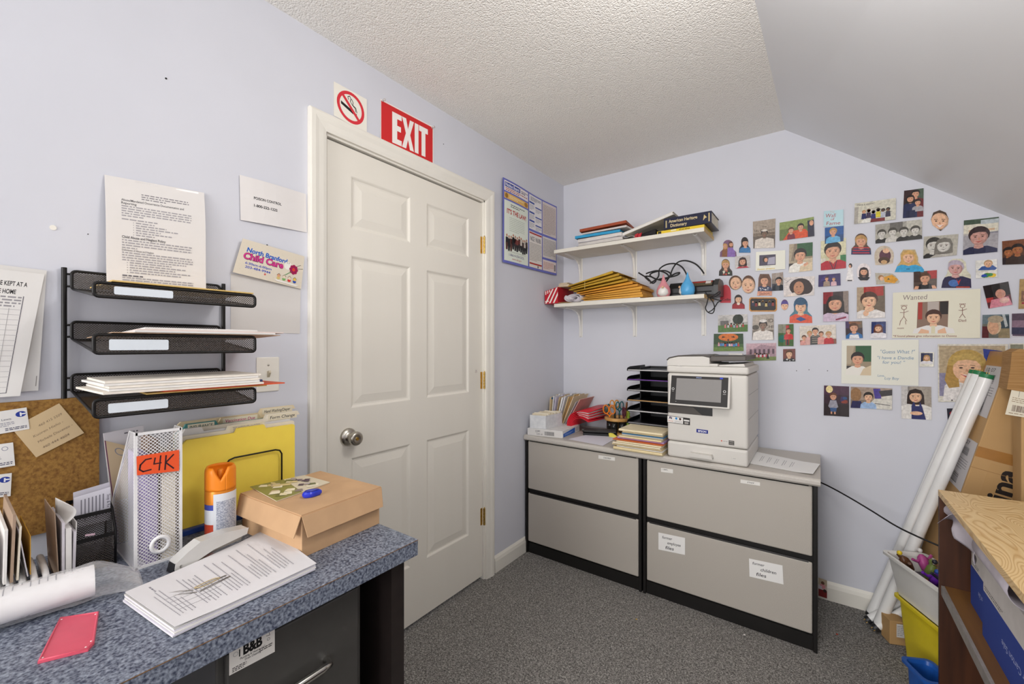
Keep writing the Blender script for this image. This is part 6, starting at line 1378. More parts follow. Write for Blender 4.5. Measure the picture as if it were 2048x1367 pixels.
def d(p, w):
    bust(p, w * .5, 38, 25, BL, '26305a', wd=1.6)
    for k in range(3): p.rect(w * .08, 66 + 12 * k, w * .92, 71 + 12 * k, 'b8303a', 1 if k == 0 else 0)
snap(PB, ((8, 405), (160, 565)), '5a4030', 'cut-out of boy in navy and red striped sweater', d, shape=BUSTS)
def d(p, w):
    bust(p, w * .5, 34, 24, BL, '30302c', wd=1.6); blobs(p, w * .15, 66, w * .85, 98, 12, ['d8d2c0', '4a8a4a', 'b04a3a', '20201e'], 4, 8, 3)
snap(PA, ((100, 567), (198, 688)), '4a3a34', 'cut-out of toddler in plaid shirt at the left edge', d, shape=BUSTS)
def d(p, w): p.rect(0, 0, w, 100, 'c9c3c0'); bust(p, w * .5, 46, 30, '3a2420', 'b53040', long=True, wd=1.6)
snap(PA, ((218, 550), (323, 540), (326, 628), (218, 637)), 'c9c3c0', 'small photo of dark haired girl in red, beside the toddler cut-out', d)
def d(p, w):
    p.rect(w * .12, 18, w * .68, 74, '4a4456').ell(w * .32, 42, 11, 15, '2a1e1e').ell(w * .35, 45, 8, 11, SK).poly([(w * .44, 34), (w * .66, 30), (w * .66, 70), (w * .4, 70)], 'a8a4b4').words(w * .25, 78, w * .5, 1, 5, 2, '9a958a', 1, 4).text('Sweet dreams', w * .05, 95, 8, 'd9b83a', width=w * .6, slant=.2, bold=.02)
snap(PA, ((368, 518), (578, 505), (578, 640), (365, 655)), 'e9e8da', 'white card with small photo and yellow handwriting', d, 'card', 'photo_card')
def chalk(p, w):
    p.rect(0, 0, w * .3, 100, 'b0a088').poly([(w * .22, 0), (w * .34, 0), (w * .22, 60), (w * .08, 60)], '8a7c6a').rect(w * .34, 0, w, 48, '2f5a38').rect(w * .6, 55, w, 100, 'c9b79a').rect(0, 68, w * .2, 100, '3a3434'); bust(p, w * .48, 42, 21, DK, 'e9e5dc', wd=1.6); p.poly([(w * .5, 80), (w, 70), (w, 100), (w * .45, 100)], 'd6c2a2').poly([(w * .62, 74), (w * .8, 68), (w * .84, 76), (w * .66, 84)], SK)
snap(PA, ((607, 462), (775, 447), (772, 650), (602, 668)), '9a8a72', 'photo of grinning boy in white by a green board, without card', lambda p, w: chalk(p, w))
snap(PA, ((172, 685), (268, 790)), '5a3c26', 'cut-out face of boy, left of two overlapping faces', lambda p, w: face(p, w * .52, 52, 46, BR, SK2, fringe=False), shape=OVAL)
snap(PA, ((265, 685), (362, 815)), '6a4a30', 'cut-out oval face of girl, right of two overlapping faces', lambda p, w: face(p, w * .48, 54, 44, BR, SK2, fringe=False), shape=OVAL, off=.004)
snap(PA, ((110, 752), (187, 882)), 'c93a46', 'red arched paper with dark lettering beside the hanging cord', lambda p, w: p.text('Collin', w * .18, 88, 13, '3a1a20', width=w * .8, bold=.02), 'paper', 'red_paper', shape=ARCH)
def d(p, w): bust(p, w * .5, 32, 25, DK, 'a0202a', SK2, wd=1.8); p.ell(w * .5, 66, 9, 8, 'e8dcd0')
snap(PA, ((195, 823), (287, 925)), '5a2a2a', 'cut-out of baby in red below the two faces', d, shape=BUSTS)
def d(p, w): bust(p, w * .5, 30, 21, BR, '2a3454', SK, wd=1.7, bot=80); blobs(p, w * .1, 58, w * .9, 80, 14, ['d8d8dc', '3a4a7a'], 2, 4, 5); p.rect(0, 80, w, 100, 'd99a80').text('Jaoon', w * .5, 96, 13, '6a3a30', 'c', width=w * .7)
snap(PA, ((375, 675), (482, 830)), '6a4a3a', 'cut-out of smiling boy above a pink name strip', d, shape=[(.2, 0), (.8, 0), (.95, .25), (.95, .6), (1, .75), (1, 1), (0, 1), (.05, .75), (.08, .5), (.1, .2)])
def d(p, w): p.rect(0, 0, w, 35, 'a89a90').rect(0, 60, w * .5, 100, '4a4a52'); bust(p, w * .6, 45, 18, DK, '2c3038', wd=1.7)
snap(PA, ((482, 672), (562, 662), (562, 793), (482, 797)), '8a8078', 'narrow grey photo of seated boy beside the name strip cut-out', d)
def d(p, w):
    p.ell(w * .55, 52, w * .36, 44, '2e1c1a').ell(w * .75, 62, w * .2, 30, '2e1c1a'); p.ell(w * .5, 58, w * .17, 34, SK3); p.ell(w * .44, 52, 3, 2.5, '2a1a18', 8).ell(w * .56, 52, 3, 2.5, '2a1a18', 8).poly([(w * .42, 76), (w * .5, 80), (w * .58, 75), (w * .5, 84)], 'a04a48').poly([(w * .05, 100), (w * .35, 80), (w * .5, 100)], 'e4d5c8').line([(w * .02, 10), (w * .14, 22), (w * .08, 30), (w * .26, 8)], 1.6, '77737a')
snap(PA, ((565, 700), (790, 690), (785, 828), (567, 838)), 'd9d0cc', 'signed photo of girl with big curly dark hair', d)
def d(p, w): blobs(p, 0, 0, w, 100, 20, ['3a2a70', '4a3a80', '2a2050'], 8, 14, 7); bust(p, w * .38, 38, 15, BR, 'a08a78', wd=1.5); bust(p, w * .7, 48, 12, BL, 'd9b0b8', wd=1.6)
snap(PA, ((817, 683), (973, 670), (975, 757), (815, 768)), '352860', 'small purple photo of two children below the red jacket boy', d)
def d(p, w): p.poly([(w * .45, 25), (w * .7, 25), (w * .95, 95), (w * .05, 95)], 'ece8e6').ell(w * .6, 14, w * .22, 13, '241c1c').ell(w * .55, 18, w * .14, 9, SK).rect(w * .25, 93, w * .8, 99, '3a3030')
snap(PA, ((1010, 597), (1070, 727)), 'e3dfe2', 'tiny cut-out of figure in long white dress', d, shape=[(.4, 0), (.85, 0), (.9, .25), (1, 1), (0, 1), (.3, .3)])
def d(p, w): p.ell(w * .5, 50, w * .46, 46, 'e9dede'); bust(p, w * .5, 46, 20, '2a1a1c', '201a22', long=True, wd=1.6, bot=94)
snap(PB, ((50, 630), (160, 770)), 'e2dcdc', 'white rimmed oval photo of dark haired girl beside the tiny white dress', d, shape=OVAL)
def d(p, w): p.poly([(x_ * w * .92 + w * .04, y_ * 84 + 8) for x_, y_ in RRECT], '1d1716'); group(p, 7, w * .14, w * .86, 34, 7, ['2a2a4a', '8a2a2a', 'd9c99a', '3a3a3a', 'c9b070'], seed=4)
snap(PA, ((318, 843), (518, 945)), 'c98a3a', 'rounded dark group photo with orange rim', d, shape=RRECT)
snap(PA, ((547, 858), (600, 935)), '5a3a6a', 'tiny cut-out face in a purple hat', lambda p, w: face(p, w * .5, 60, 38, '5a2a6a', SK2, cap='4a3a8a'), shape=OVAL)
def d(p, w): p.ell(w * .5, 26, w * .40, 26, '2a6a80'); bust(p, w * .5, 36, 24, '23507a', 'd8563a', SK2, wd=1.75); p.ell(w * .5, 16, w * .3, 15, '1f4a6a').poly([(w * .28, 84), (w * .5, 76), (w * .74, 86), (w * .5, 94)], '34508a')
snap(PA, ((607, 842), (772, 1027)), '4a7a8a', 'cut-out of boy with blue hair and orange shirt', d, shape=BUSTS)
def d(p, w): p.rect(0, 0, w * .4, 40, '8a2028').rect(w * .8, 0, w, 70, '8a7a70'); bust(p, w * .48, 40, 24, DK, 'cdb8cc', long=True, wd=1.9); p.poly([(w * .5, 92), (w * .9, 84), (w * .92, 90), (w * .5, 97)], '8a2a4a')
snap(PA, ((850, 808), (1030, 797), (1032, 1013), (850, 1018)), '3a2a2a', 'large photo of girl in lavender shirt before a red chair', d)
def d(p, w): p.rect(0, 0, w, 45, 'd0ccc8').ell(w * .68, 28, w * .18, 30, '2c3428').poly([(w * .02, 62), (w * .02, 25), (w * .2, 5), (w * .42, 28), (w * .42, 62)], 'b8b4b0').rect(w * .08, 34, w * .36, 60, '6a6664').rect(0, 60, w, 100, '56783a'); group(p, 7, w * .25, w * .85, 56, 4.5, ['d06a7a', 'c9c0c8', 'b03a3a', '9aa0c0'], seed=6)
snap(PA, ((95, 972), (307, 963), (308, 1088), (95, 1095)), 'b0b0a8', 'photo of group on a green lawn before a house', d)
def d(p, w): p.rect(0, 0, w, 60, 'b3a89c').text('KID', w * .98, 32, 15, '4a4038', 'r').text('CHI', w * .98, 55, 13, '4a4038', 'r').ell(w * .15, 50, 12, 10, '5a544c').rect(0, 62, w, 100, '7a7066'); bust(p, w * .5, 42, 16, '2a2422', 'e4ddd6', '8a7262', wd=2.2); p.ell(w * .5, 25, 13, 6, 'e2dcd6')
snap(PA, ((345, 970), (495, 963), (495, 1148), (340, 1150)), '9a8e82', 'sepia photo of child in white before a sign, lower left', d)
def d(p, w): p.rect(0, 0, w, 60, '2f4a2a').ell(w * .5, 20, w * .34, 22, 'd8742c').poly([(w * .3, 14), (w * .42, 20), (w * .28, 24)], '1e1410').poly([(w * .7, 14), (w * .58, 20), (w * .72, 24)], '1e1410').ell(w * .5, 36, 5, 5, '3a2418').rect(0, 78, w, 100, '6f8a44'); group(p, 10, w * .18, w * .84, 54, 4.6, ['e0a0b8', '4a7ac0', '5a9ad0', 'c03a4a', '3a4a9a', 'd9d4d8'], seed=8)
snap(PA, ((65, 1105), (275, 1103), (278, 1228), (62, 1230)), '4a6a38', 'photo of group before a giant orange pumpkin', d)
def d(p, w): p.rect(0, 0, w, 50, 'c9a8b0').poly([(w * .05, 50), (w * .5, 8), (w * .98, 20), (w * .98, 80), (w * .05, 80)], 'a88a94'); [p.rect(w * (.12 + .15 * k), 34, w * (.19 + .15 * k), 62, '5a4450', 0 if k else 1) for k in range(6)]; p.rect(0, 78, w, 100, '7a8a50'); group(p, 8, w * .3, w * .75, 62, 4.5, ['b02a3a', 'd9c0c8', 'c04a5a', 'e0d8d8'], seed=9); p.poly([(w * .68, 90), (w * .73, 52), (w * .78, 90)], '22281e')
snap(PA, ((297, 1175), (513, 1170), (512, 1295), (297, 1300)), 'c0a0a8', 'pinkish photo of group before a porch behind the printer', d)
def d(p, w): p.rect(0, 0, w, 100, '4a6a3a').rect(0, 0, w * .5, 40, '8a8a78').rect(w * .5, 5, w * .72, 95, 'b02a2a').ell(w * .25, 66, w * .22, 18, '1f6a5a'); bust(p, w * .68, 30, 11, BR, 'c93a3a', wd=1.6, bot=70); p.rect(w * .55, 70, w * .68, 95, '2a2a34')
snap(PA, ((527, 1037), (637, 1035), (637, 1193), (527, 1193)), '3a4a34', 'narrow photo of child in red at a playground', d)
def d(p, w):
    p.rect(0, 0, w, 100, 'd9d0c4').rect(0, 74, w, 100, '8a5a4a'); bust(p, w * .12, 62, 12, BR, 'd99a92', wd=1.6); bust(p, w * .28, 42, 13, BL, 'd8a8a0', wd=1.5); bust(p, w * .44, 30, 16, DK, '4a4a4a', wd=1.5)
    for k in range(4): p.rect(w * .34, 54 + 11 * k, w * .54, 57 + 11 * k, 'a89a88', 1 if k == 0 else 0)
    bust(p, w * .60, 46, 12, BR, 'd99a92', wd=1.4); bust(p, w * .80, 50, 14, BL, 'b8262e', wd=1.5)
snap(PA, ((680, 1050), (940, 1038), (945, 1175), (685, 1187)), 'd2c6ba', 'family photo around a man in plaid shirt', d)
def d(p, w): bust(p, w * .5, 40, 27, BR, '3a3a3c', SK2, wd=1.8); blobs(p, w * .08, 76, w * .92, 100, 10, ['d9d9d6', '202022'], 4, 7, 3)
snap(PA, ((562, 1215), (650, 1212), (650, 1303), (562, 1303)), '7a4a44', 'small square photo of toddler in black and white plaid', d)
def d(p, w): p.rect(0, 0, w * .4, 40, '4a3a60').rect(w * .6, 0, w, 40, '6a5a48').poly([(w * .2, 0), (w * .9, 6), (w * .9, 20), (w * .2, 14)], '8a5a3a'); bust(p, w * .5, 38, 24, BR, '2a6aa8', wd=1.6); p.poly([(w * .25, 78), (w * .75, 78), (w * .8, 100), (w * .2, 100)], 'e6e6ea')
snap(PA, ((1010, 1017), (1130, 1012), (1135, 1135), (1013, 1140)), '3a2c34', 'photo of boy in blue vest left of the blue backed portrait', d)
# ---- right part
def d(p, w): p.rect(0, 20, w * .1, 100, 'b0aaa0').text('Have a vision?', w * .06, 14, 9, '4a4640', width=w * .42, slant=.15); group(p, 6, w * .24, w * .82, 48, 8.5, ['23285a', '3a2a4a', '2a2a70', 'd8c83a', 'b8bcc8', '2a2440'], seed=12); p.rect(w * .3, 84, w * .75, 100, '7a2a2a').poly([(w * .15, 100), (w * .25, 80), (w * .42, 82), (w * .4, 100)], 'e4e2da'); [p.line([(w * (.44 + .1 * k), 36 + 9 * k), (w * (.62 + .1 * k), 32 + 9 * k)], 1.6, '4a4640') for k in range(4)]
snap(PB, ((35, 180), (348, 138), (345, 300), (30, 335)), 'd3cfbe', 'captioned photo of children lined up by a pale wall', d)
def d(p, w): p.rect(0, 0, w, 100, '3a2426').rect(w * .6, 0, w, 40, '4a5a4a'); bust(p, w * .60, 16, 13, DK, '6a1f24', wd=2.0); bust(p, w * .34, 32, 12, DK, '2a3054', wd=1.6, long=True); bust(p, w * .72, 48, 10, DK, 'a8a4a8', wd=1.5, bot=80); p.rect(w * .15, 74, w * .6, 100, '262a48')
snap(PB, ((410, 82), (558, 62), (555, 277), (400, 290)), '3a2426', 'tall dark photo of three people, highest on the wall', d)
snap(PB, ((613, 228), (748, 387)), '4a3628', 'cut-out smiling face of girl under the slope', lambda p, w: (face(p, w * .5, 50, 42, '4a3628', SK2, fringe=False), p.poly([(w * .3, 68), (w * .5, 74), (w * .7, 68), (w * .5, 84)], 'efe4e0')), shape=[(.5, 0), (.85, .12), (1, .42), (.95, .7), (.55, 1), (.1, .72), (0, .45), (.14, .12)])
G1, G2, G3 = '3a3834', 'd4d0c8', '8a8680'
def d(p, w): p.rect(0, 0, w, 50, 'a8a49a').rect(w * .32, 0, w * .6, 50, '6f6b66').rect(w * .68, 0, w, 40, 'c4c0b4'); [bust(p, w * (.14 + .24 * k), 52 - (k == 1) * 3, 20, '4a463f', ['2c2a28', 'd0ccc4', '2f2d2b', '3a3834'][k], G2, wd=1.5) for k in range(4)]
snap(PB, ((192, 340), (545, 298), (545, 447), (192, 483)), 'b0aca0', 'black and white photo of four children in a row', d)
def d(p, w): p.rect(0, 0, w, 100, 'b8b3a6'); bust(p, w * .30, 42, 30, '3c3934', '2c2a28', G2, wd=1.5); bust(p, w * .60, 48, 30, '77726a', 'b5b0a6', G2, long=True, wd=1.7)
snap(PB, ((560, 430), (822, 410), (808, 570), (555, 597)), 'b8b3a6', 'black and white photo of two children cheek to cheek', d)
def d(p, w): p.rect(0, 0, w, 14, '4a5a4a').rect(0, 14, w, 40, 'dcd6c4').rect(w * .5, 4, w, 16, 'b8c0c4').rect(w * .55, 40, w, 60, '8a8890').rect(w * .15, 30, w * .9, 36, 'c9a888').rect(0, 45, w, 100, 'a8a4a8'); bust(p, w * .46, 50, 24, '3a2a2c', '2a2c4a', 'c9988c', wd=1.85)
snap(PB, ((862, 308), (1127, 280), (1115, 545), (855, 570)), 'c0bab4', 'large photo of boy in navy shirt outdoors, upper right', d)
def d(p, w): p.rect(0, 0, w, 35, '7a4a30'); bust(p, w * .28, 48, 18, DK, '2a2026', 'a8683e', wd=1.6); bust(p, w * .66, 40, 20, DK, '3a2a24', 'a8683e', wd=1.7)
snap(PB, ((1152, 465), (1330, 446), (1330, 637), (1155, 643)), '5a3a2a', 'dark orange toned photo of two people at the right edge', d)
def d(p, w): p.ell(w * .55, 52, w * .3, 34, '5a3040').ell(w * .6, 26, 13, 13, SK2).ell(w * .5, 76, w * .3, 18, '4a3020').ell(w * .5, 84, w * .16, 10, 'c9a070')
snap(PB, ((185, 498), (333, 645)), 'c9baa6', 'rounded cut-out of baby with brown puppy', d, shape=OVAL[10:] + [(1, .55), (.95, .9), (.5, 1), (.05, 1), (0, .6)])
def d(p, w): bust(p, w * .48, 34, 26, 'cfa45e', '3aa0d0', SK2, wd=2.1, long=True); p.rect(w * .4, 84, w * .52, 89, '23709a')
snap(PB, ((338, 528), (562, 698)), 'c0a878', 'wide cut-out of blonde girl in turquoise jacket', d, shape=[(.3, 0), (.7, 0), (.8, .35), (.8, .55), (1, .9), (.98, 1), (0, 1), (.1, .7), (.22, .5), (.2, .2)])
def d(p, w): p.poly([(w * .35, 40), (w * .7, 20), (w * .95, 60), (w * .8, 90), (w * .4, 80)], 'd99a2a').ell(w * .25, 45, 18, 22, 'a07040').ell(w * .28, 52, 14, 17, SK2).poly([(w * .55, 45), (w * .62, 60), (w * .5, 62)], '3a4a30')
snap(PB, ((190, 700), (375, 792)), 'b8b0a0', 'cut-out of child lying in orange yellow shirt', d, shape=[(0, .05), (.7, .1), (.85, .3), (1, .75), (.95, .9), (.05, 1)])
def d(p, w): p.rect(w * .6, 0, w, 45, 'a82a2a').rect(0, 0, w * .3, 60, '4a3a34'); bust(p, w * .5, 40, 26, BR, '1e1c20', SK, wd=1.5); p.poly([(0, 100), (w * .08, 82), (w * .24, 82), (w * .2, 100)], SK).poly([(w, 100), (w * .92, 82), (w * .78, 82), (w * .82, 100)], SK)
snap(PB, ((482, 697), (658, 683), (656, 822), (482, 830)), '5a4a42', 'photo of boy in black sleeveless vest above the wanted poster', d)
def d(p, w): bust(p, w * .48, 32, 23, 'b8aab8', '2a2448', 'd0a09a', wd=2.1); p.ell(w * .42, 84, 13, 12, '4a70b0').poly([(w * .5, 68), (w * .56, 78), (w * .66, 70), (w * .58, 90)], 'b0302c').rect(w * .5, 95, w * .95, 100, 'a8382c')
snap(PB, ((692, 597), (920, 818)), 'd6d2bc', 'large cut-out of pale haired boy in printed navy shirt', d, shape=[(.25, .1), (.4, 0), (.7, 0), (.82, .12), (.85, .4), (.98, .55), (1, 1), (0, 1), (.05, .75), (.2, .5)])
def d(p, w): p.rect(0, 58, w, 68, 'd9d6cc'); p.poly([(w * .1, 55), (w * .3, 35), (w * .8, 32), (w, 50), (w * .9, 60)], '3a5a9a'); face(p, w * .6, 24, 19, 'c09a70', SK2, fringe=False); blobs(p, 0, 68, w, 100, 14, ['c03030', '2a4ab0', 'd9b82a', '3a8a4a'], 9, 13, 2)
snap(PB, ((950, 612), (1112, 600), (1115, 737), (953, 747)), 'e8e6e0', 'small photo of baby above colourful blocks', d)
def d(p, w): p.rect(w * .25, 0, w * .95, 30, 'a83028').rect(0, 0, w * .25, 100, 'b09a80'); bust(p, w * .44, 44, 24, '4a2e22', 'e2dcd8', SK2, wd=1.9); p.ell(w * .45, 70, 12, 8, SK2).ell(w * .33, 84, 7, 9, SK2)
snap(PB, ((52, 815), (263, 803), (265, 1043), (52, 1052)), '6a5a48', 'large photo of toddler in white before a red chair, left of the wanted poster', d)
def d(p, w):
    p.text('Wanted', w * .12, 17, 11, '8a7a78', width=w * .29, slant=.1)
    q = [(w * .305, 23), (w * .66, 22), (w * .65, 90), (w * .295, 90)]
    p.poly(q, '8a7060').rect(w * .31, 23, w * .36, 60, 'a83a30').rect(w * .42, 23, w * .55, 50, 'b8aca4').rect(w * .56, 23, w * .655, 50, '2c2422'); bust(p, w * .49, 56, 14, '4a2c22', 'e6e2de', SK2, wd=2.3, bot=90); p.poly([(w * .31, 90), (w * .35, 80), (w * .44, 84), (w * .44, 90)], SK2).poly([(w * .64, 90), (w * .62, 78), (w * .54, 84), (w * .54, 90)], SK2).rect(w * .465, 74, w * .51, 90, 'e0d8b8')
    def stick(x, y, s): p.ring(x, y, s * .8, s, '7a3a34', 16); p.line([(x, y + s), (x, y + s * 4.2), (x - s * 1.1, y + s * 6.4)], .8, '7a3a34').line([(x, y + s * 4.2), (x + s * 1.1, y + s * 6.4)], .8, '7a3a34').line([(x - s * 1.4, y + s * 2.2), (x, y + s * 2.4), (x + s * 1.6, y + s * 1.6)], .8, '7a3a34'); [p.line([(x - s + s * .5 * k, y - s * .8), (x - s + s * .5 * k, y - s * 1.4)], .7, '7a3a34', 0) for k in range(5)]
    stick(w * .14, 34, 4.5); p.line([(w * .10, 62), (w * .09, 72)], .8, '7a3a34').line([(w * .16, 62), (w * .165, 70)], .8, '7a3a34'); stick(w * .81, 34, 3.8)
    p.text('mom', w * .06, 80, 4, '7a3a34', width=w * .08, slant=.2).text('Dad', w * .77, 66, 5, '7a3a34', width=w * .08).text('*If found please give information to Donna', w * .01, 97.5, 4.2, '8a3a30', width=w * .74, slant=.1)
snap(PB, ((325, 855), (988, 825), (985, 1198), (318, 1198)), 'e4e0cc', 'wide cream hand drawn Wanted poster with stick figures', d, 'poster', 'wanted_poster')
def d(p, w): blobs(p, 0, 0, w, 100, 12, ['2a3a70', '3a4a80'], 12, 18, 4); bust(p, w * .48, 42, 20, '6a3a2a', 'e8e4e8', SK2, long=True, wd=2.1)
snap(PB, ((158, 1072), (276, 1068), (275, 1197), (155, 1200)), '2a3668', 'portrait of woman in white on blue backdrop below the red chair toddler', d, border='dcd8d8')
def d(p, w): p.rect(0, 0, w, 55, '241a1c'); p.ell(w * .6, 35, w * .3, 28, '1a1214').ell(w * .62, 46, w * .2, 20, 'c9907c').rect(0, 55, w * .3, 75, 'b03a3a').poly([(w * .05, 100), (w * .2, 66), (w * .9, 62), (w, 100)], 'd98a98').ell(w * .72, 76, 14, 12, 'e0b4a8')
snap(PB, ((1005, 805), (1198, 770), (1230, 945), (1048, 975)), '5a2a30', 'tilted photo of girl in pink with folded arms', d)
def d(p, w): p.rect(w * .15, 40, w, 75, '8a6a5a').ell(w * .6, 60, w * .3, 14, SK).rect(w * .2, 78, w, 84, 'a03a4a')
snap(PB, ((1285, 752), (1400, 748), (1395, 975), (1275, 977)), 'b99a6a', 'tan mounted photo cut off at the right edge', d, border='b0915f')
def d(p, w): p.rect(0, 0, w, 40, '6a7a80').rect(w * .7, 5, w, 60, '2a3a44').poly([(w * .75, 0), (w * .85, 0), (w * .95, 50), (w * .85, 55)], 'b0b4b4').rect(w * .6, 60, w, 100, '8a7a5a').rect(0, 50, w * .25, 100, '5a2428'); p.ell(w * .45, 50, w * .26, 36, 'c9b090').ell(w * .42, 56, w * .2, 30, 'd0a080'); p.ell(w * .5, 20, w * .3, 16, 'a89880')
snap(PB, ((1003, 1023), (1203, 1017), (1210, 1197), (998, 1197)), '6a6a60', 'blurry close photo of an adult right of the wanted poster', d)
def d(p, w): p.rect(0, 0, w, 30, '5a4a58').rect(0, 30, w, 60, '8a7080').rect(0, 60, w, 90, '3a3a52')
snap(PB, ((1227, 1013), (1400, 1008), (1400, 1190), (1225, 1187)), '5f5064', 'blurred purple grey photo at the right edge', d, border='d0ccd0')
def d(p, w):
    q = Print.__new__(Print)
    x0, x1, y0, y1 = w * .07, w * .405, 13, 80
    p.rect(x0, y0, x1, y1, '9a8a72').rect(x0 + 16, y0, x1, y0 + 36, '2f5a38').poly([(x0, y0), (x0 + 14, y0), (x0 + 8, y0 + 42), (x0, y0 + 42)], 'b0a088').rect(x0, y0 + 46, x0 + 12, y1, '3a3434'); bust(p, (x0 + x1) / 2 - 2, y0 + 30, 13.5, DK, 'e9e5dc', wd=1.6, bot=y1); p.poly([(x0 + 24, y1), (x0 + 30, y0 + 52), (x1, y0 + 44), (x1, y1)], 'd6c2a2')
    for t, x, y, h, wd in (('"Guess What ?"', .52, 30, 8, .43), ('"I have a Dandie', .48, 43, 7, .46), ('for you! "', .55, 53, 7, .28), ('Love,', .49, 82, 5, .09), ('Luy Boy', .58, 88, 6, .18)): p.text(t, w * x, y, h, '7a96b0', width=w * wd, slant=.12)
snap(PC, ((262, 97), (1015, 92), (1012, 545), (258, 520)), 'e6e5d8', 'wide cream card with boy photo and blue Guess What lettering', d, 'card', 'photo_card')
def d(p, w): p.rect(w * .08, 6, w * .92, 80, '3a3e5a'); bust(p, w * .5, 38, 17, 'b08a5a', 'e6e2e6', SK2, long=True, wd=1.9, bot=80)
snap(PC, ((1025, 215), (1163, 215), (1160, 357), (1022, 355)), 'e6e3d6', 'tiny bordered portrait of woman beside the Guess What card', d)
def d(p, w):
    p.rect(w * .02, 3, w * .96, 60, 'b5a284').rect(w * .02, 50, w * .3, 90, '8a86a0').poly([(w * .66, 8), (w * .92, 12), (w * .92, 55), (w * .7, 50)], '2a3a8a')
    x, y, s = w * .43, 40, 22
    p.poly([(x - w * .36, 98), (x - w * .33, 72), (x - s * .7, y + 19), (x + s * .7, y + 19), (x + w * .36, 72), (x + w * .4, 98)], 'e2ddda')
    p.ell(x, y - 4, s * 1.08, s * 1.22, 'b99a55').poly([(x - s * 1.08, y - 4), (x - s * 1.25, y + 22), (x - s * 1.0, y + 36), (x - s * .4, y + 34), (x - s * .5, y)], 'b08c4c').poly([(x + s * 1.08, y - 4), (x + s * 1.2, y + 20), (x + s * .95, y + 33), (x + s * .5, y + 28), (x + s * .5, y)], 'a88448')
    p.poly([(x - 8, y + 14), (x + 8, y + 14), (x + 9, y + 26), (x, y + 29), (x - 9, y + 26)], SK2); p.ell(x, y + 3, s * .78, s * .98, SK2)
    p.poly([(x - s * .8, y - 2), (x - s * .75, y - 18), (x, y - 25), (x + s * .75, y - 18), (x + s * .8, y - 2), (x + s * .5, y - 11), (x, y - 13), (x - s * .5, y - 11)], 'c0a25e')
    p.ell(x - 7, y + 1, 2.4, 1.4, '4a3630', 10).ell(x + 7, y + 1, 2.4, 1.4, '4a3630', 10, step=0).line([(x - 10, y - 2.5), (x - 4, y - 3.5)], .8, '7a5a40').line([(x + 4, y - 3.5), (x + 10, y - 2.5)], .8, '7a5a40', 0).poly([(x - 2, y + 8), (x, y + 1), (x + 2.4, y + 8)], 'cf9878').poly([(x - 8, y + 12), (x, y + 13.5), (x + 8, y + 12), (x, y + 18)], 'b84a48').poly([(x - 6, y + 12.8), (x + 6, y + 12.8), (x, y + 15)], 'f0eae4')
    p.ring(w * .41, 83, 5, 6, 'b84a5a', 20).line([(w * .37, 88), (w * .29, 96)], 1.2, 'b84a5a').line([(w * .45, 80), (w * .52, 76)], 1, 'b84a5a').rect(w * .2, 96, w * .22, 98, '3a3030').rect(w * .42, 96, w * .44, 98, 'b0404a')
snap(PC, ((1200, 135), (1890, 135), (1885, 705), (1205, 700)), 'd8d3c6', 'largest portrait, blonde woman in white sweater behind the lamp tubes', d)
def d(p, w): p.rect(0, 0, w, 30, '4a2a40').ell(w * .22, 12, w * .14, 12, 'f0dca0').rect(0, 60, w, 100, '2a1e20'); blobs(p, w * .6, 30, w, 60, 6, ['3a2a5a', '8a3a2a', '2a4a7a'], 5, 9, 4); p.poly([(w * .26, 48), (w * .5, 48), (w * .58, 70), (w * .5, 74), (w * .24, 74), (w * .18, 68)], '9a98a4').poly([(w * .25, 73), (w * .52, 73), (w * .5, 86), (w * .28, 86)], '3a5a8a'); p.rect(w * .28, 86, w * .34, 94, SK).rect(w * .42, 86, w * .48, 94, SK, 0); face(p, w * .38, 36, 11, '6a4028', SK)
snap(PC, ((88, 540), (333, 550), (333, 847), (85, 832)), '38222e', 'dark purple photo of toddler standing in grey shirt', d)
def d(p, w): p.rect(0, 0, w, 60, 'a89484').poly([(w * .35, 100), (w * .6, 50), (w, 30), (w, 100)], 'd6d2c8').poly([(w * .55, 5), (w * .72, 3), (w * .75, 50), (w * .6, 52)], '4a3a90').poly([(w * .68, 15), (w, 5), (w, 32), (w * .75, 40)], '3a3638').ell(w * .13, 36, w * .14, 32, '9a7450').poly([(0, 100), (w * .04, 66), (w * .26, 66), (w * .32, 100)], '2a2a54'); bust(p, w * .44, 45, 20, DK, 'a0bce0', SK2, wd=1.5); p.line([(w * .6, 74), (w * .95, 80)], 2.5, '23232a')
snap(PC, ((350, 552), (755, 570), (752, 778), (347, 757)), '8a7a6a', 'wide photo of boys leaning over a table', d)
def d(p, w): p.rect(0, 0, w * .26, 100, 'c9c5c2').rect(w * .22, 0, w * .28, 100, '8a8480').rect(w * .28, 0, w, 100, 'a69c90'); bust(p, w * .48, 30, 19, '2c1c18', 'e4e0da', SK2, long=True, wd=2.1); p.poly([(w * .34, 60), (w * .42, 46), (w * .48, 60), (w * .6, 60), (w * .62, 46), (w * .7, 62), (w * .82, 101), (w * .34, 101)], '2a2f66').ell(w * .5, 82, 14, 6, SK2)
snap(PC, ((845, 548), (1138, 553), (1142, 878), (847, 862)), 'a69c90', 'photo of girl in navy overalls and white shirt', d)
def d(p, w): p.ell(w * .3, 24, w * .18, 12, 'a82a34').rect(w * .2, 20, w * .4, 28, 'd9d4d0').rect(w * .5, 10, w, 45, '2a3a2a').ell(w * .3, 66, w * .2, 9, 'b0563a').ell(w * .6, 70, w * .2, 12, 'c9c9d0').rect(0, 85, w, 100, '23264a')
snap(PC, ((1290, 765), (1480, 765), (1490, 985), (1307, 983)), '2a2a36', 'small dark photo partly hidden by the lamp tubes', d)
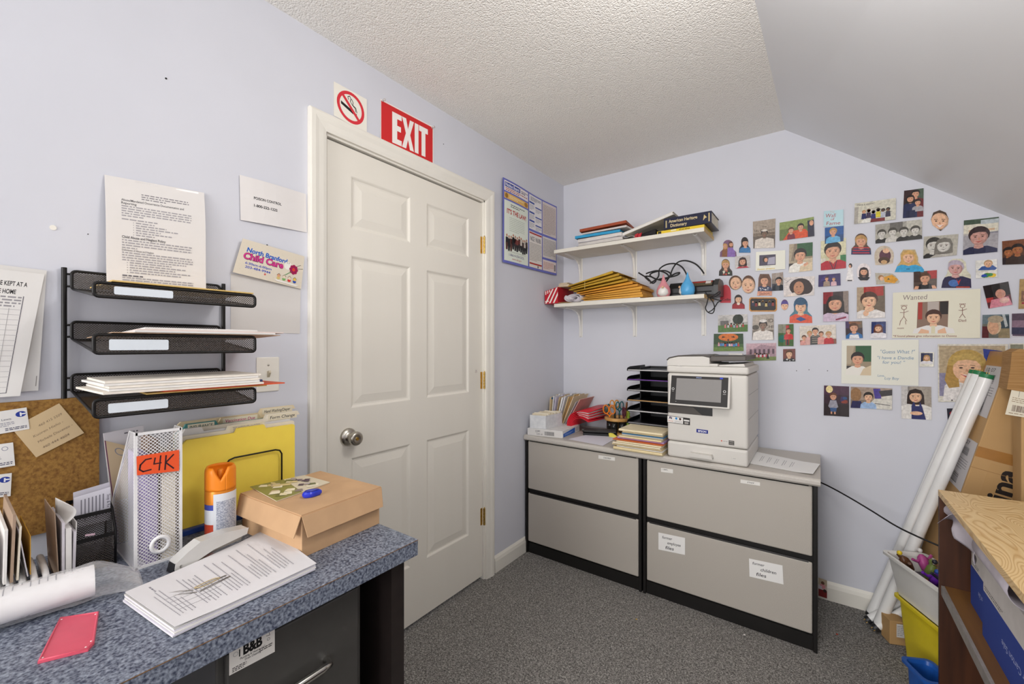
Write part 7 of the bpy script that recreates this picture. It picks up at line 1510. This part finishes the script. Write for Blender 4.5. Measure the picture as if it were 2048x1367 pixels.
def d(p, w): p.rect(w * .04, 6, w * .6, 94, '8a8a78').ell(w * .35, 70, w * .25, 24, 'b83a44').rect(w * .6, 6, w * .96, 94, 'd9d0bc')
snap(PC, ((1900, 130), (2130, 128), (2130, 290), (1903, 292)), 'e4e0d4', 'white edged photo with a red shape above the cartons', d)
# loose line of pinholes and scuffs left on the paint
for x, y in ((1593, 741), (1618, 739), (1655, 741)):
    o = B(x, y); MB().cyl(o, o + YM * .001, .0022, n=8).obj('nail_hole', m_dark, bpy.data.objects['wall_back'])
# ================================================================ right corner
m_tube = mat('frosted_tube_glass', 'f1f0ee', .25, var=.01, spec=.5); m_cap = mat('green_end_cap', '2a7a4c', .4); m_tubed = mat('tube_end_metal', '3a3a3c', .4, .5)
def ftube(a, b_, r_, label, cap):
    a, b_ = V(a), V(b_); d = (b_ - a).normalized(); u = d.orthogonal().normalized()
    t = thing('fluorescent_tube', label, 'lamp tube', a, 'spare fluorescent tubes')
    MB().cyl(a + d * .012, b_ - d * .012, r_, n=20).obj('glass', m_tube, t)
    for e, s_ in ((a, d), (b_, -d)):
        c = MB().cyl(e, e + s_ * .016, r_ * 1.02, n=20).obj('end_cap', cap if s_ == -d else m_tubed, t)
        for k in (-1, 1): MB().cyl(e + u * k * .006, e - s_ * .008 + u * k * .006, .0013, n=8).obj('pin', m_brass, c)
top = lambda px, py, y: B(px, py, y)
for i, (bx_, by_, tx, ty, tyy, lb) in enumerate([
    (1.655, -.030, 1953, 741, -.030, 'leftmost fluorescent tube leaning against the wall'),
    (1.640, -.090, 1961, 742, -.090, 'second fluorescent tube from the left, green capped'),
    (1.658, -.170, 1975, 748, -.170, 'front fluorescent tube leaning on the big carton, green capped')]):
    q = top(tx, ty, tyy); ftube((bx_, by_, .022), q, .0205, lb, m_cap)
for i, ((x, y), lb) in enumerate((((1733, 1240), 'thin white tube ending on the carpet, upper of two'), ((1748, 1256), 'thin white tube ending on the carpet, lower of two'))):
    a = H(x, y, .020); b_ = B(1850 + 6 * i, 1180 + 12 * i, a.y + .075); ftube(a, a + (b_ - a)  .normalized() * .19, .0165, lb, m_tubed)
# big leaning carton
cy1, cy0 = -.022, -.27       # back and front faces
tl = B(2024, 703, cy0); bl = B(1926, 977, cy0); ud = (tl - bl).normalized(); rd = V((ud.z, 0, -ud.x)); Wc = .47
z_right = 0.0
base = tl - ud * ((tl.z - Wc * abs(rd.z) * 1.0) / ud.z)      # lower left corner once the lower right corner stands on the floor
base.z = Wc * abs(rd.z) + .001; Lc = (tl - base).length
m_box2 = mat('tan_carton', 'bd9765', .7, var=.04, vs=6); m_tape = mat('brown_packing_tape', 'a8763c', .3, var=.05)
bc = thing('leaning_carton', 'tall tan carton lettered China leaning beside the tubes', 'carton', base)
q = [base, base + rd * Wc, base + rd * Wc + V((0, cy1 - cy0, 0)), base + V((0, cy1 - cy0, 0))]
MB().hexa(q + [p_ + ud * Lc for p_ in q]).obj('carton_body', m_box2, bc, bevel=.003)
def cf(s_, t): return base + rd * s_ + ud * t          # point of the front face
def cs(y, t): return base + V((0, y - cy0, 0)) + ud * t    # point of the left side
def tone(a, b_, c, d): return [a, b_, c, d]
h_of = lambda px, py: (B(px, py, cy0) - base)
def fpt(px, py): v_ = h_of(px, py); return v_.dot(rd), v_.dot(ud)
te = min(fpt(2036, 938)[1], fpt(1975, 907)[1] - .03); sm = fpt(2012, 960)[0]
p = Print([cf(sm - .05, te - .26), cf(sm - .05, te), cf(sm + .04, te), cf(sm + .04, te - .26)], YM, 'bd9765', thick=.0002, off=.0002); p.text('China', p.w * .0, 84, 68, '2b2320', width=p.w * .98, bold=.03); p.build('lettering', bc)
tT = fpt(1975, 907)[1]; MB().slab([cf(.0, tT - .02), cf(.115, tT - .02), cf(.115, tT + .02), cf(.0, tT + .02)], YM, .0004).obj('tape_strip', m_tape, bc)
MB().slab([cs(cy0 + .001, Lc - .10), cs(cy1 - .001, Lc - .10), cs(cy1 - .001, Lc), cs(cy0 + .001, Lc)], -rd, .0004).obj('tape_strip', m_tape, bc)
for t in (.42, .70): MB().slab([cf(.0, t), cf(Wc, t), cf(Wc, t + .0015), cf(.0, t + .0015)], YM, .0006).obj('crease', mat('carton_crease', '9a7446', .8), bc)
for i, (ta, tb) in enumerate(((Lc - .26, Lc - .06), (Lc - .56, Lc - .36))):
    p = Print([cs(cy0 + .025, tb), cs(cy0 + .025, ta), cs(cy0 + .095, ta), cs(cy0 + .095, tb)] and [cs(cy1 - .022, tb), cs(cy0 + .012, tb), cs(cy0 + .012, ta), cs(cy1 - .022, ta)], -rd, 'cfcbcc', thick=.0003, off=.0005); w_ = p.w; r = random.Random(i)
    p.text('10 07', w_ * .1, 12, 8, '3a383c', width=w_ * .5); y = 18
    p.layer()
    while y < 34: hh = r.uniform(.5, 1.6); p.rect(w_ * .1, y, w_ * .7, y + hh, '4a484c', 0); y += hh + r.uniform(.6, 1.4)
    p.words(w_ * .1, 42, w_ * .85, 5, 5, 1.6, '8a888c', .7, 5 + i); y = 74
    p.layer()
    while y < 92: hh = r.uniform(.5, 1.6); p.rect(w_ * .1, y, w_ * .6, y + hh, '4a484c', 0); y += hh + r.uniform(.6, 1.4)
    p.build('shipping_label', bc)
# second, torn corrugated carton in front of it
yk = -.40; a = B(2022, 697, yk); c = B(2017, 778, yk)
tc_ = thing('torn_carton', 'torn corrugated carton with a packing slip at the right edge', 'carton', V((c.x, yk, 0)))
MB().prism([(c.x - .004, c.z), (c.x + .004, (a.z + c.z) / 2), (a.x + .002, a.z - .012), (a.x + .02, a.z), (a.x + .35, a.z - .06), (c.x + .38, c.z - .06), (c.x + .2, c.z - .036)], (0, yk, 0), (1, 0, 0), (0, 0, 1), (0, 1, 0), .09).obj('flap', mat('corrugated_board', 'b38a58', .8, col2='a07644', vs=9, stretch=(1, 1, 22), bump=.5, bs=60, dist=.004), tc_)
MB().box((c.x + .03, yk + .004, 0.0), (c.x + .36, yk + .085, c.z - .03)).obj('carton_body', m_box2, tc_, bevel=.003)
q = [B(2024, 775, yk + .003), B(2090, 792, yk + .003), B(2085, 840, yk + .003), B(2010, 828, yk + .003)]
p = Print(q, YM, 'e0d8c4', thick=.0004, off=.001); w_ = p.w; r = random.Random(3)
p.line([(w_ * .25, 5), (w_ * .25, 28)], 1, '55504a').words(w_ * .08, 32, w_ * .8, 3, 7, 2.5, 'a08a70', .9, 3); x = w_ * .14; p.layer()
while x < w_ * .8: b_ = r.uniform(.8, 2.4); p.rect(x, 60, x + b_, 84, '6a5448', 0); x += b_ + r.uniform(.8, 2)
p.words(w_ * .08, 90, w_ * .5, 1, 4, 3, 'a08a70', 1, 6); p.build('packing_slip', tc_)

# ---------------------------------------------------------------- bookcase
ZB = .78; kc = H(1876, 978, ZB); KX, KY = kc.x, kc.y; KD, KL = .30, 1.25
m_oak = bpy.data.materials.new('oak_veneer'); m_oak.use_nodes = True; MATS['oak_veneer'] = m_oak
nt = m_oak.node_tree; b = nt.nodes['Principled BSDF']; b.inputs['Roughness'].default_value = .42
tc = nt.nodes.new('ShaderNodeTexCoord'); mp = nt.nodes.new('ShaderNodeMapping'); mp.inputs['Scale'].default_value = (9, 2.6, 9)
wv = nt.nodes.new('ShaderNodeTexNoise'); wv.inputs['Scale'].default_value = 1.1; wv.inputs['Detail'].default_value = 1.5; wv.inputs['Distortion'].default_value = .6
mul = nt.nodes.new('ShaderNodeMath'); mul.operation = 'MULTIPLY'; mul.inputs[1].default_value = 32
fr = nt.nodes.new('ShaderNodeMath'); fr.operation = 'FRACT'
rp = nt.nodes.new('ShaderNodeValToRGB'); cr = rp.color_ramp; cr.elements[0].color = (*lin('c79f66'), 1); cr.elements[1].color = (*lin('e3c592'), 1); cr.elements[0].position = .0; cr.elements[1].position = .45
e = cr.elements.new(.9); e.color = (*lin('dcbb85'), 1); e = cr.elements.new(1.0); e.color = (*lin('c79f66'), 1)
nt.links.new(tc.outputs['Object'], mp.inputs[0]); nt.links.new(mp.outputs[0], wv.inputs['Vector']); nt.links.new(wv.outputs['Fac'], mul.inputs[0]); nt.links.new(mul.outputs[0], fr.inputs[0]); nt.links.new(fr.outputs[0], rp.inputs[0]); nt.links.new(rp.outputs[0], b.inputs['Base Color'])
m_dw = mat('dark_walnut_veneer', '3a2014', .5, col2='57331f', vs=28, stretch=(1, 1, .06), detail=4)
m_mw = mat('mid_walnut_veneer', '6a4828', .5, col2='80592f', vs=24, stretch=(1, .06, 1), detail=4)
bk = thing('bookcase', 'low wooden bookcase with oak top and dark end panel', 'bookcase', (KX + KD / 2, KY - KL / 2, 0))
MB().box((KX, KY - KL, ZB - .020), (KX + KD, KY, ZB)).obj('top', m_oak, bk, bevel=.0015)
MB().box((KX + .0005, KY - .019, 0), (KX + KD - .001, KY - .001, ZB - .0205)).obj('end_panel', m_dw, bk)
MB().box((KX + .0005, KY - KL + .001, 0), (KX + KD - .001, KY - KL + .019, ZB - .0205)).obj('end_panel', m_dw, bk)
MB().box((KX + KD - .006, KY - KL + .02, .0), (KX + KD - .001, KY - .02, ZB - .021)).obj('back_panel', m_dw, bk)
zsh = B(1893, 1172, KY - .02).z
MB().box((KX + .012, KY - KL + .0195, zsh - .028), (KX + KD - .0065, KY - .0195, zsh)).obj('shelf_board', m_mw, bk)
MB().box((KX + .004, KY - KL + .0195, zsh - .030), (KX + .0118, KY - .0195, zsh - .001)).obj('shelf_edge', mat('worn_grey_edging', '8d8782', .4, var=.12, vs=40), bk)
MB().box((KX + .012, KY - KL + .0195, .04), (KX + KD - .0065, KY - .0195, .06)).obj('bottom_board', m_mw, bk)
# file boxes and papers on the shelf
m_bb = mat('blue_printed_card', '2c4290', .5, var=.05); m_bw = mat('off_white_card', 'cfcac6', .6, var=.03)
def filebox(y1, w_y, h, x0, label):
    t = thing('file_box', label, 'file box', (x0 + .1, y1 - w_y / 2, zsh), 'file boxes on the bookcase shelf')
    z0 = zsh + .001; x1 = KX + KD - .012; hb = h * .56
    MB().box((x0, y1 - w_y, z0), (x1, y1, z0 + hb)).obj('blue_base', m_bb, t, bevel=.001)
    MB().hexa([(x0 + .001, y1 - w_y + .001, z0 + hb), (x1, y1 - w_y + .001, z0 + hb), (x1, y1 - .001, z0 + hb), (x0 + .001, y1 - .001, z0 + hb), (x0 + .001, y1 - w_y + .001, z0 + h * .9), (x1, y1 - w_y + .001, z0 + h), (x1, y1 - .001, z0 + h), (x0 + .001, y1 - .001, z0 + h * .96)]).obj('white_upper', m_bw, t)
    q = [V((x0, y1, z0 + hb)), V((x0, y1 - w_y, z0 + hb)), V((x0, y1 - w_y, z0)), V((x0, y1, z0))]
    p = Print(q, -XP, '2c4290', thick=.0003, off=.0004); p.text('For Carton Sale', p.w * .7, 40, 14, 'aab4da', 'c', rot=180, width=p.w * .5); p.build('printed_front', t)
    p = Print([V((x0 + .001, y1 - .002, z0 + h * .66)), V((x0 + .001, y1 - w_y * .5, z0 + h * .66)), V((x0 + .001, y1 - w_y * .5, z0 + h * .58)), V((x0 + .001, y1 - .002, z0 + h * .58))], -XP, 'cfcac6', thick=.0002, off=.0003); p.words(p.w * .06, 25, p.w * .9, 2, 36, 16, '55504e', .9, 3); p.build('small_print', t)
    return t
filebox(KY - .10, .17, .205, KX + .055, 'rear blue and white file box on the bookcase shelf')
filebox(KY - .285, .33, .215, KX + .040, 'front blue and white file box on the bookcase shelf')
m_lp = mat('lilac_tinted_paper', 'c3bcc6', .7, var=.04)
zt2 = ZB - .030
def crum(u, v):      # stiff sheet folded along the opening
    y = KY - .030 - .26 * u; f = abs(math.sin(u * 5.2 + .4)); z = zsh + .235 + (zt2 - zsh - .235) * v
    return V((KX + .004 + .030 * f * (1 - v) + .05 * v * v - .016 * math.sin(3.1 * v) * (1 - u), y + .03 * math.sin(4 * v) * (1 - u), min(zt2, z - .05 * u * (1 - v))))
tag(MB().sheet(crum, 24, 10, .001).obj('crumpled_paper', m_lp), 'crumpled lilac paper stuffed above the rear file box', 'paper')
def fol(u, v): return V((KX - .006 + .10 * u, KY - .028 - .10 * v - .02 * u, min(zt2, zsh + .20 + .045 * u + .05 * v + .012 * math.sin(8 * u))))
tag(MB().sheet(fol, 10, 8, .001).obj('folded_paper', m_lp), 'folded lilac paper poking out at the dark end panel', 'paper')
def cup(u, v): a = math.pi * (.35 + 1.15 * u); return V((KX + .062 + .052 * math.cos(a), KY - .33 - .26 * v, min(zt2, zsh + .252 + .042 * math.sin(a))))
tag(MB().sheet(cup, 16, 4, .0012).obj('rolled_sheet', m_lp), 'rolled grey sheet on top of the front file box', 'paper roll')

# ---------------------------------------------------------------- toy bins
m_wbin = mat('white_bin_plastic', 'e9e7e2', .35, var=.01); m_ybin = mat('yellow_bin_plastic', 'e6cf2c', .35, var=.02); m_bbin = mat('blue_bin_plastic', '1f56a8', .35, var=.04)
def tub(o, ex, ey, lx, ly, z0, z1, inset, m, label, rib=False):
    """open tub: o = rim corner, ex, ey directions"""
    o, ex, ey = V(o), V(ex).normalized(), V(ey).normalized()
    t = thing('toy_bin', label, 'bin', (o + ex * lx / 2 + ey * ly / 2) * 1.0 + ZP * (z0 - o.z), 'toy bins in the corner')
    def ring(i, z, n=5, r_=.02):
        P = []
        for cx_, cy_, a0 in ((lx - i - r_, ly - i - r_, 0), (i + r_, ly - i - r_, 90), (i + r_, i + r_, 180), (lx - i - r_, i + r_, 270)):
            for k in range(n):
                a = math.radians(a0 + 90 * k / (n - 1)); q = o + ex * (cx_ + r_ * math.cos(a)) + ey * (cy_ + r_ * math.sin(a)); P.append(V((q.x, q.y, z)))
        return P
    R_ = [ring(inset, z0), ring(.012, z1 - .012), ring(.0, z1 - .010), ring(.0, z1), ring(.010, z1), ring(.014, z1 - .012), ring(inset + .003, z0 + .004)]
    n = len(R_[0]); w = MB()
    for a, c in zip(R_, R_[1:]): w.add(a + c, [(i, (i + 1) % n, n + (i + 1) % n, n + i) for i in range(n)], 0, True)
    w.add(R_[0], [list(range(n))[::-1]]); w.add(R_[-1], [list(range(n))])
    w.obj('tub', m, t)
    if rib:
        for k in range(4):
            f_ = (k + 1) / 5; a = R_[0][12].lerp(R_[0][7], 0); 
    return t, R_
rz_ = .400
k0 = H(1761, 1098, rz_); kx = H(1880, 1107, rz_) - k0; kyv = H(1880, 1197, rz_) - k0
ex = kx.normalized(); ey = V((ex.y, -ex.x, 0)); ey = ey if ey.dot(kyv) > 0 else -ey
tub(k0, ex, ey, .160, .345, rz_ - .155, rz_, .035, m_wbin, 'white toy bin heaped with small toys')
tub(k0 + ex * .022 + ey * .03 + V((0, 0, 0)), ex, ey, .105, .25, .001, rz_ - .157, .028, m_ybin, 'yellow tub under the white toy bin')
kb = H(1797, 1310, .135); tub(kb, ex, ey, .10, .125, .001, .135, .016, m_bbin, 'blue tub on the carpet before the yellow tub')
# toys
r = random.Random(77); tcols = ['5a3a24', '6a7a3a', 'b04a8a', '6a2aa0', 'e0c22a', '2a2a34', 'd8d4d0', '2a4a9a', 'c03a30', '8a6a4a', '4a9ab0', 'e8e4e0']
tn = {'5a3a24': 'brown', '6a7a3a': 'olive', 'b04a8a': 'magenta', '6a2aa0': 'purple', 'e0c22a': 'yellow', '2a2a34': 'black', 'd8d4d0': 'pale grey', '2a4a9a': 'blue', 'c03a30': 'red', '8a6a4a': 'tan', '4a9ab0': 'aqua', 'e8e4e0': 'white'}
tag(MB().add([k0 + ex * a + ey * b_ + V((0, 0, z)) - ZP * .0 for a, b_, z in ((.036, .036, -.09), (.124, .036, -.09), (.124, .309, -.09), (.036, .309, -.09), (.05, .06, -.052), (.11, .06, -.052), (.11, .285, -.052), (.05, .285, -.052))], [(3, 2, 1, 0), (4, 5, 6, 7), (0, 1, 5, 4), (1, 2, 6, 5), (2, 3, 7, 6), (3, 0, 4, 7)]).obj('toy_heap', mat('dark_toy_plastic', '3a3040', .5)), 'dark jumble of toys deep in the white bin', 'toys')
bpy.data.objects['toy_heap']['kind'] = 'stuff'
pos = [(.055, .085), (.075, .14), (.11, .08), (.06, .19), (.105, .16), (.085, .22), (.115, .21), (.055, .25), (.10, .26), (.115, .12), (.075, .295), (.112, .29)]
wh = ['nearest the left rim', 'behind the left figure', 'at the far rim', 'in the left middle', 'in the middle', 'right of the middle', 'at the back right', 'at the front left', 'at the front', 'at the back', 'at the very front', 'at the front right']
for i, (a, b_) in enumerate(pos):
    cc = tcols[i]; o = k0 + ex * a + ey * b_ + ZP * -.036; yaw = r.uniform(0, 6.28); dx = V((math.cos(yaw), math.sin(yaw), r.uniform(-.2, .5))).normalized(); up = (ZP * .8 + dx.orthogonal() * .3).normalized(); m_ = mat('toy_' + cc, cc, .4)
    t = thing('toy_figure', '%s plastic toy %s in the white bin' % (tn[cc], wh[i]), 'toy', o, 'toys in the white bin')
    s = 1.4
    MB().tube([o, o + up * .018 * s, o + up * .034 * s, o + up * .042 * s], [.009 * s, .0125 * s, .011 * s, .004 * s], 8).obj('torso', m_, t)
    MB().lathe([(0, -.009), (.007, -.006), (.009, 0), (.007, .006), (0, .009)], o + up * .052 * s, 10).obj('head', mat('toy_' + tcols[(i + 4) % 12], tcols[(i + 4) % 12], .4), t)
    for sg in (-1, 1): MB().tube([o + up * .036 * s, o + up * .026 * s + dx * sg * .018 * s, o + up * .034 * s + dx * sg * .03 * s], .004 * s, 6).obj('arm', m_, t)
    for sg in (-1, 1): MB().tube([o + up * .004, o - up * .012 * s + dx * sg * .010, o - up * .022 * s + dx * sg * .012], .005 * s, 6).obj('leg', mat('toy_' + tcols[(i + 7) % 12], tcols[(i + 7) % 12], .4), t)
# small carton on the carpet and black cord
q = [H(1803, 1300, .0), H(1791, 1262, 0)]
sc0 = V((1.690, -.330, 0)); u = V((.92, .38, 0)).normalized(); w = V((-u.y, u.x, 0))
sc_ = thing('small_carton', 'small brown carton with white label behind the yellow tub', 'carton', sc0)
sc0 = H(1800, 1302, .001); sc0 = V((1.722, -.24, .001))
MB().obox(sc0 + u * .0 + w * .04 + ZP * .050, u, w, ZP, .06, .06, .098).obj('carton_body', m_box2, sc_, bevel=.002)
n_ = -w; fc_ = sc0 + ZP * .06 
p = Print([fc_ - u * .012 + ZP * .035, fc_ + u * .016 + ZP * .035, fc_ + u * .016 - ZP * .02, fc_ - u * .012 - ZP * .02], n_, 'd6d3d0', thick=.0003, off=.0004); p.words(p.w * .1, 15, p.w * .9, 6, 13, 5, '9a989a', .8, 2); p.build('carton_label', sc_)
cable([(1636, 962), (1660, 973), (1700, 995), (1745, 1022), (1790, 1050), (1830, 1070), (1878, 1091), (1930, 1115)], [-.03, -.08, -.13, -.18, -.23, -.275, -.305, -.32], .0035, 'black power cord strung from the worktop to the right corner')
cable([(1770, 1240), (1782, 1250), (1795, 1254), (1806, 1250)], -.13, .004, 'short black cord on the carpet behind the tubes')
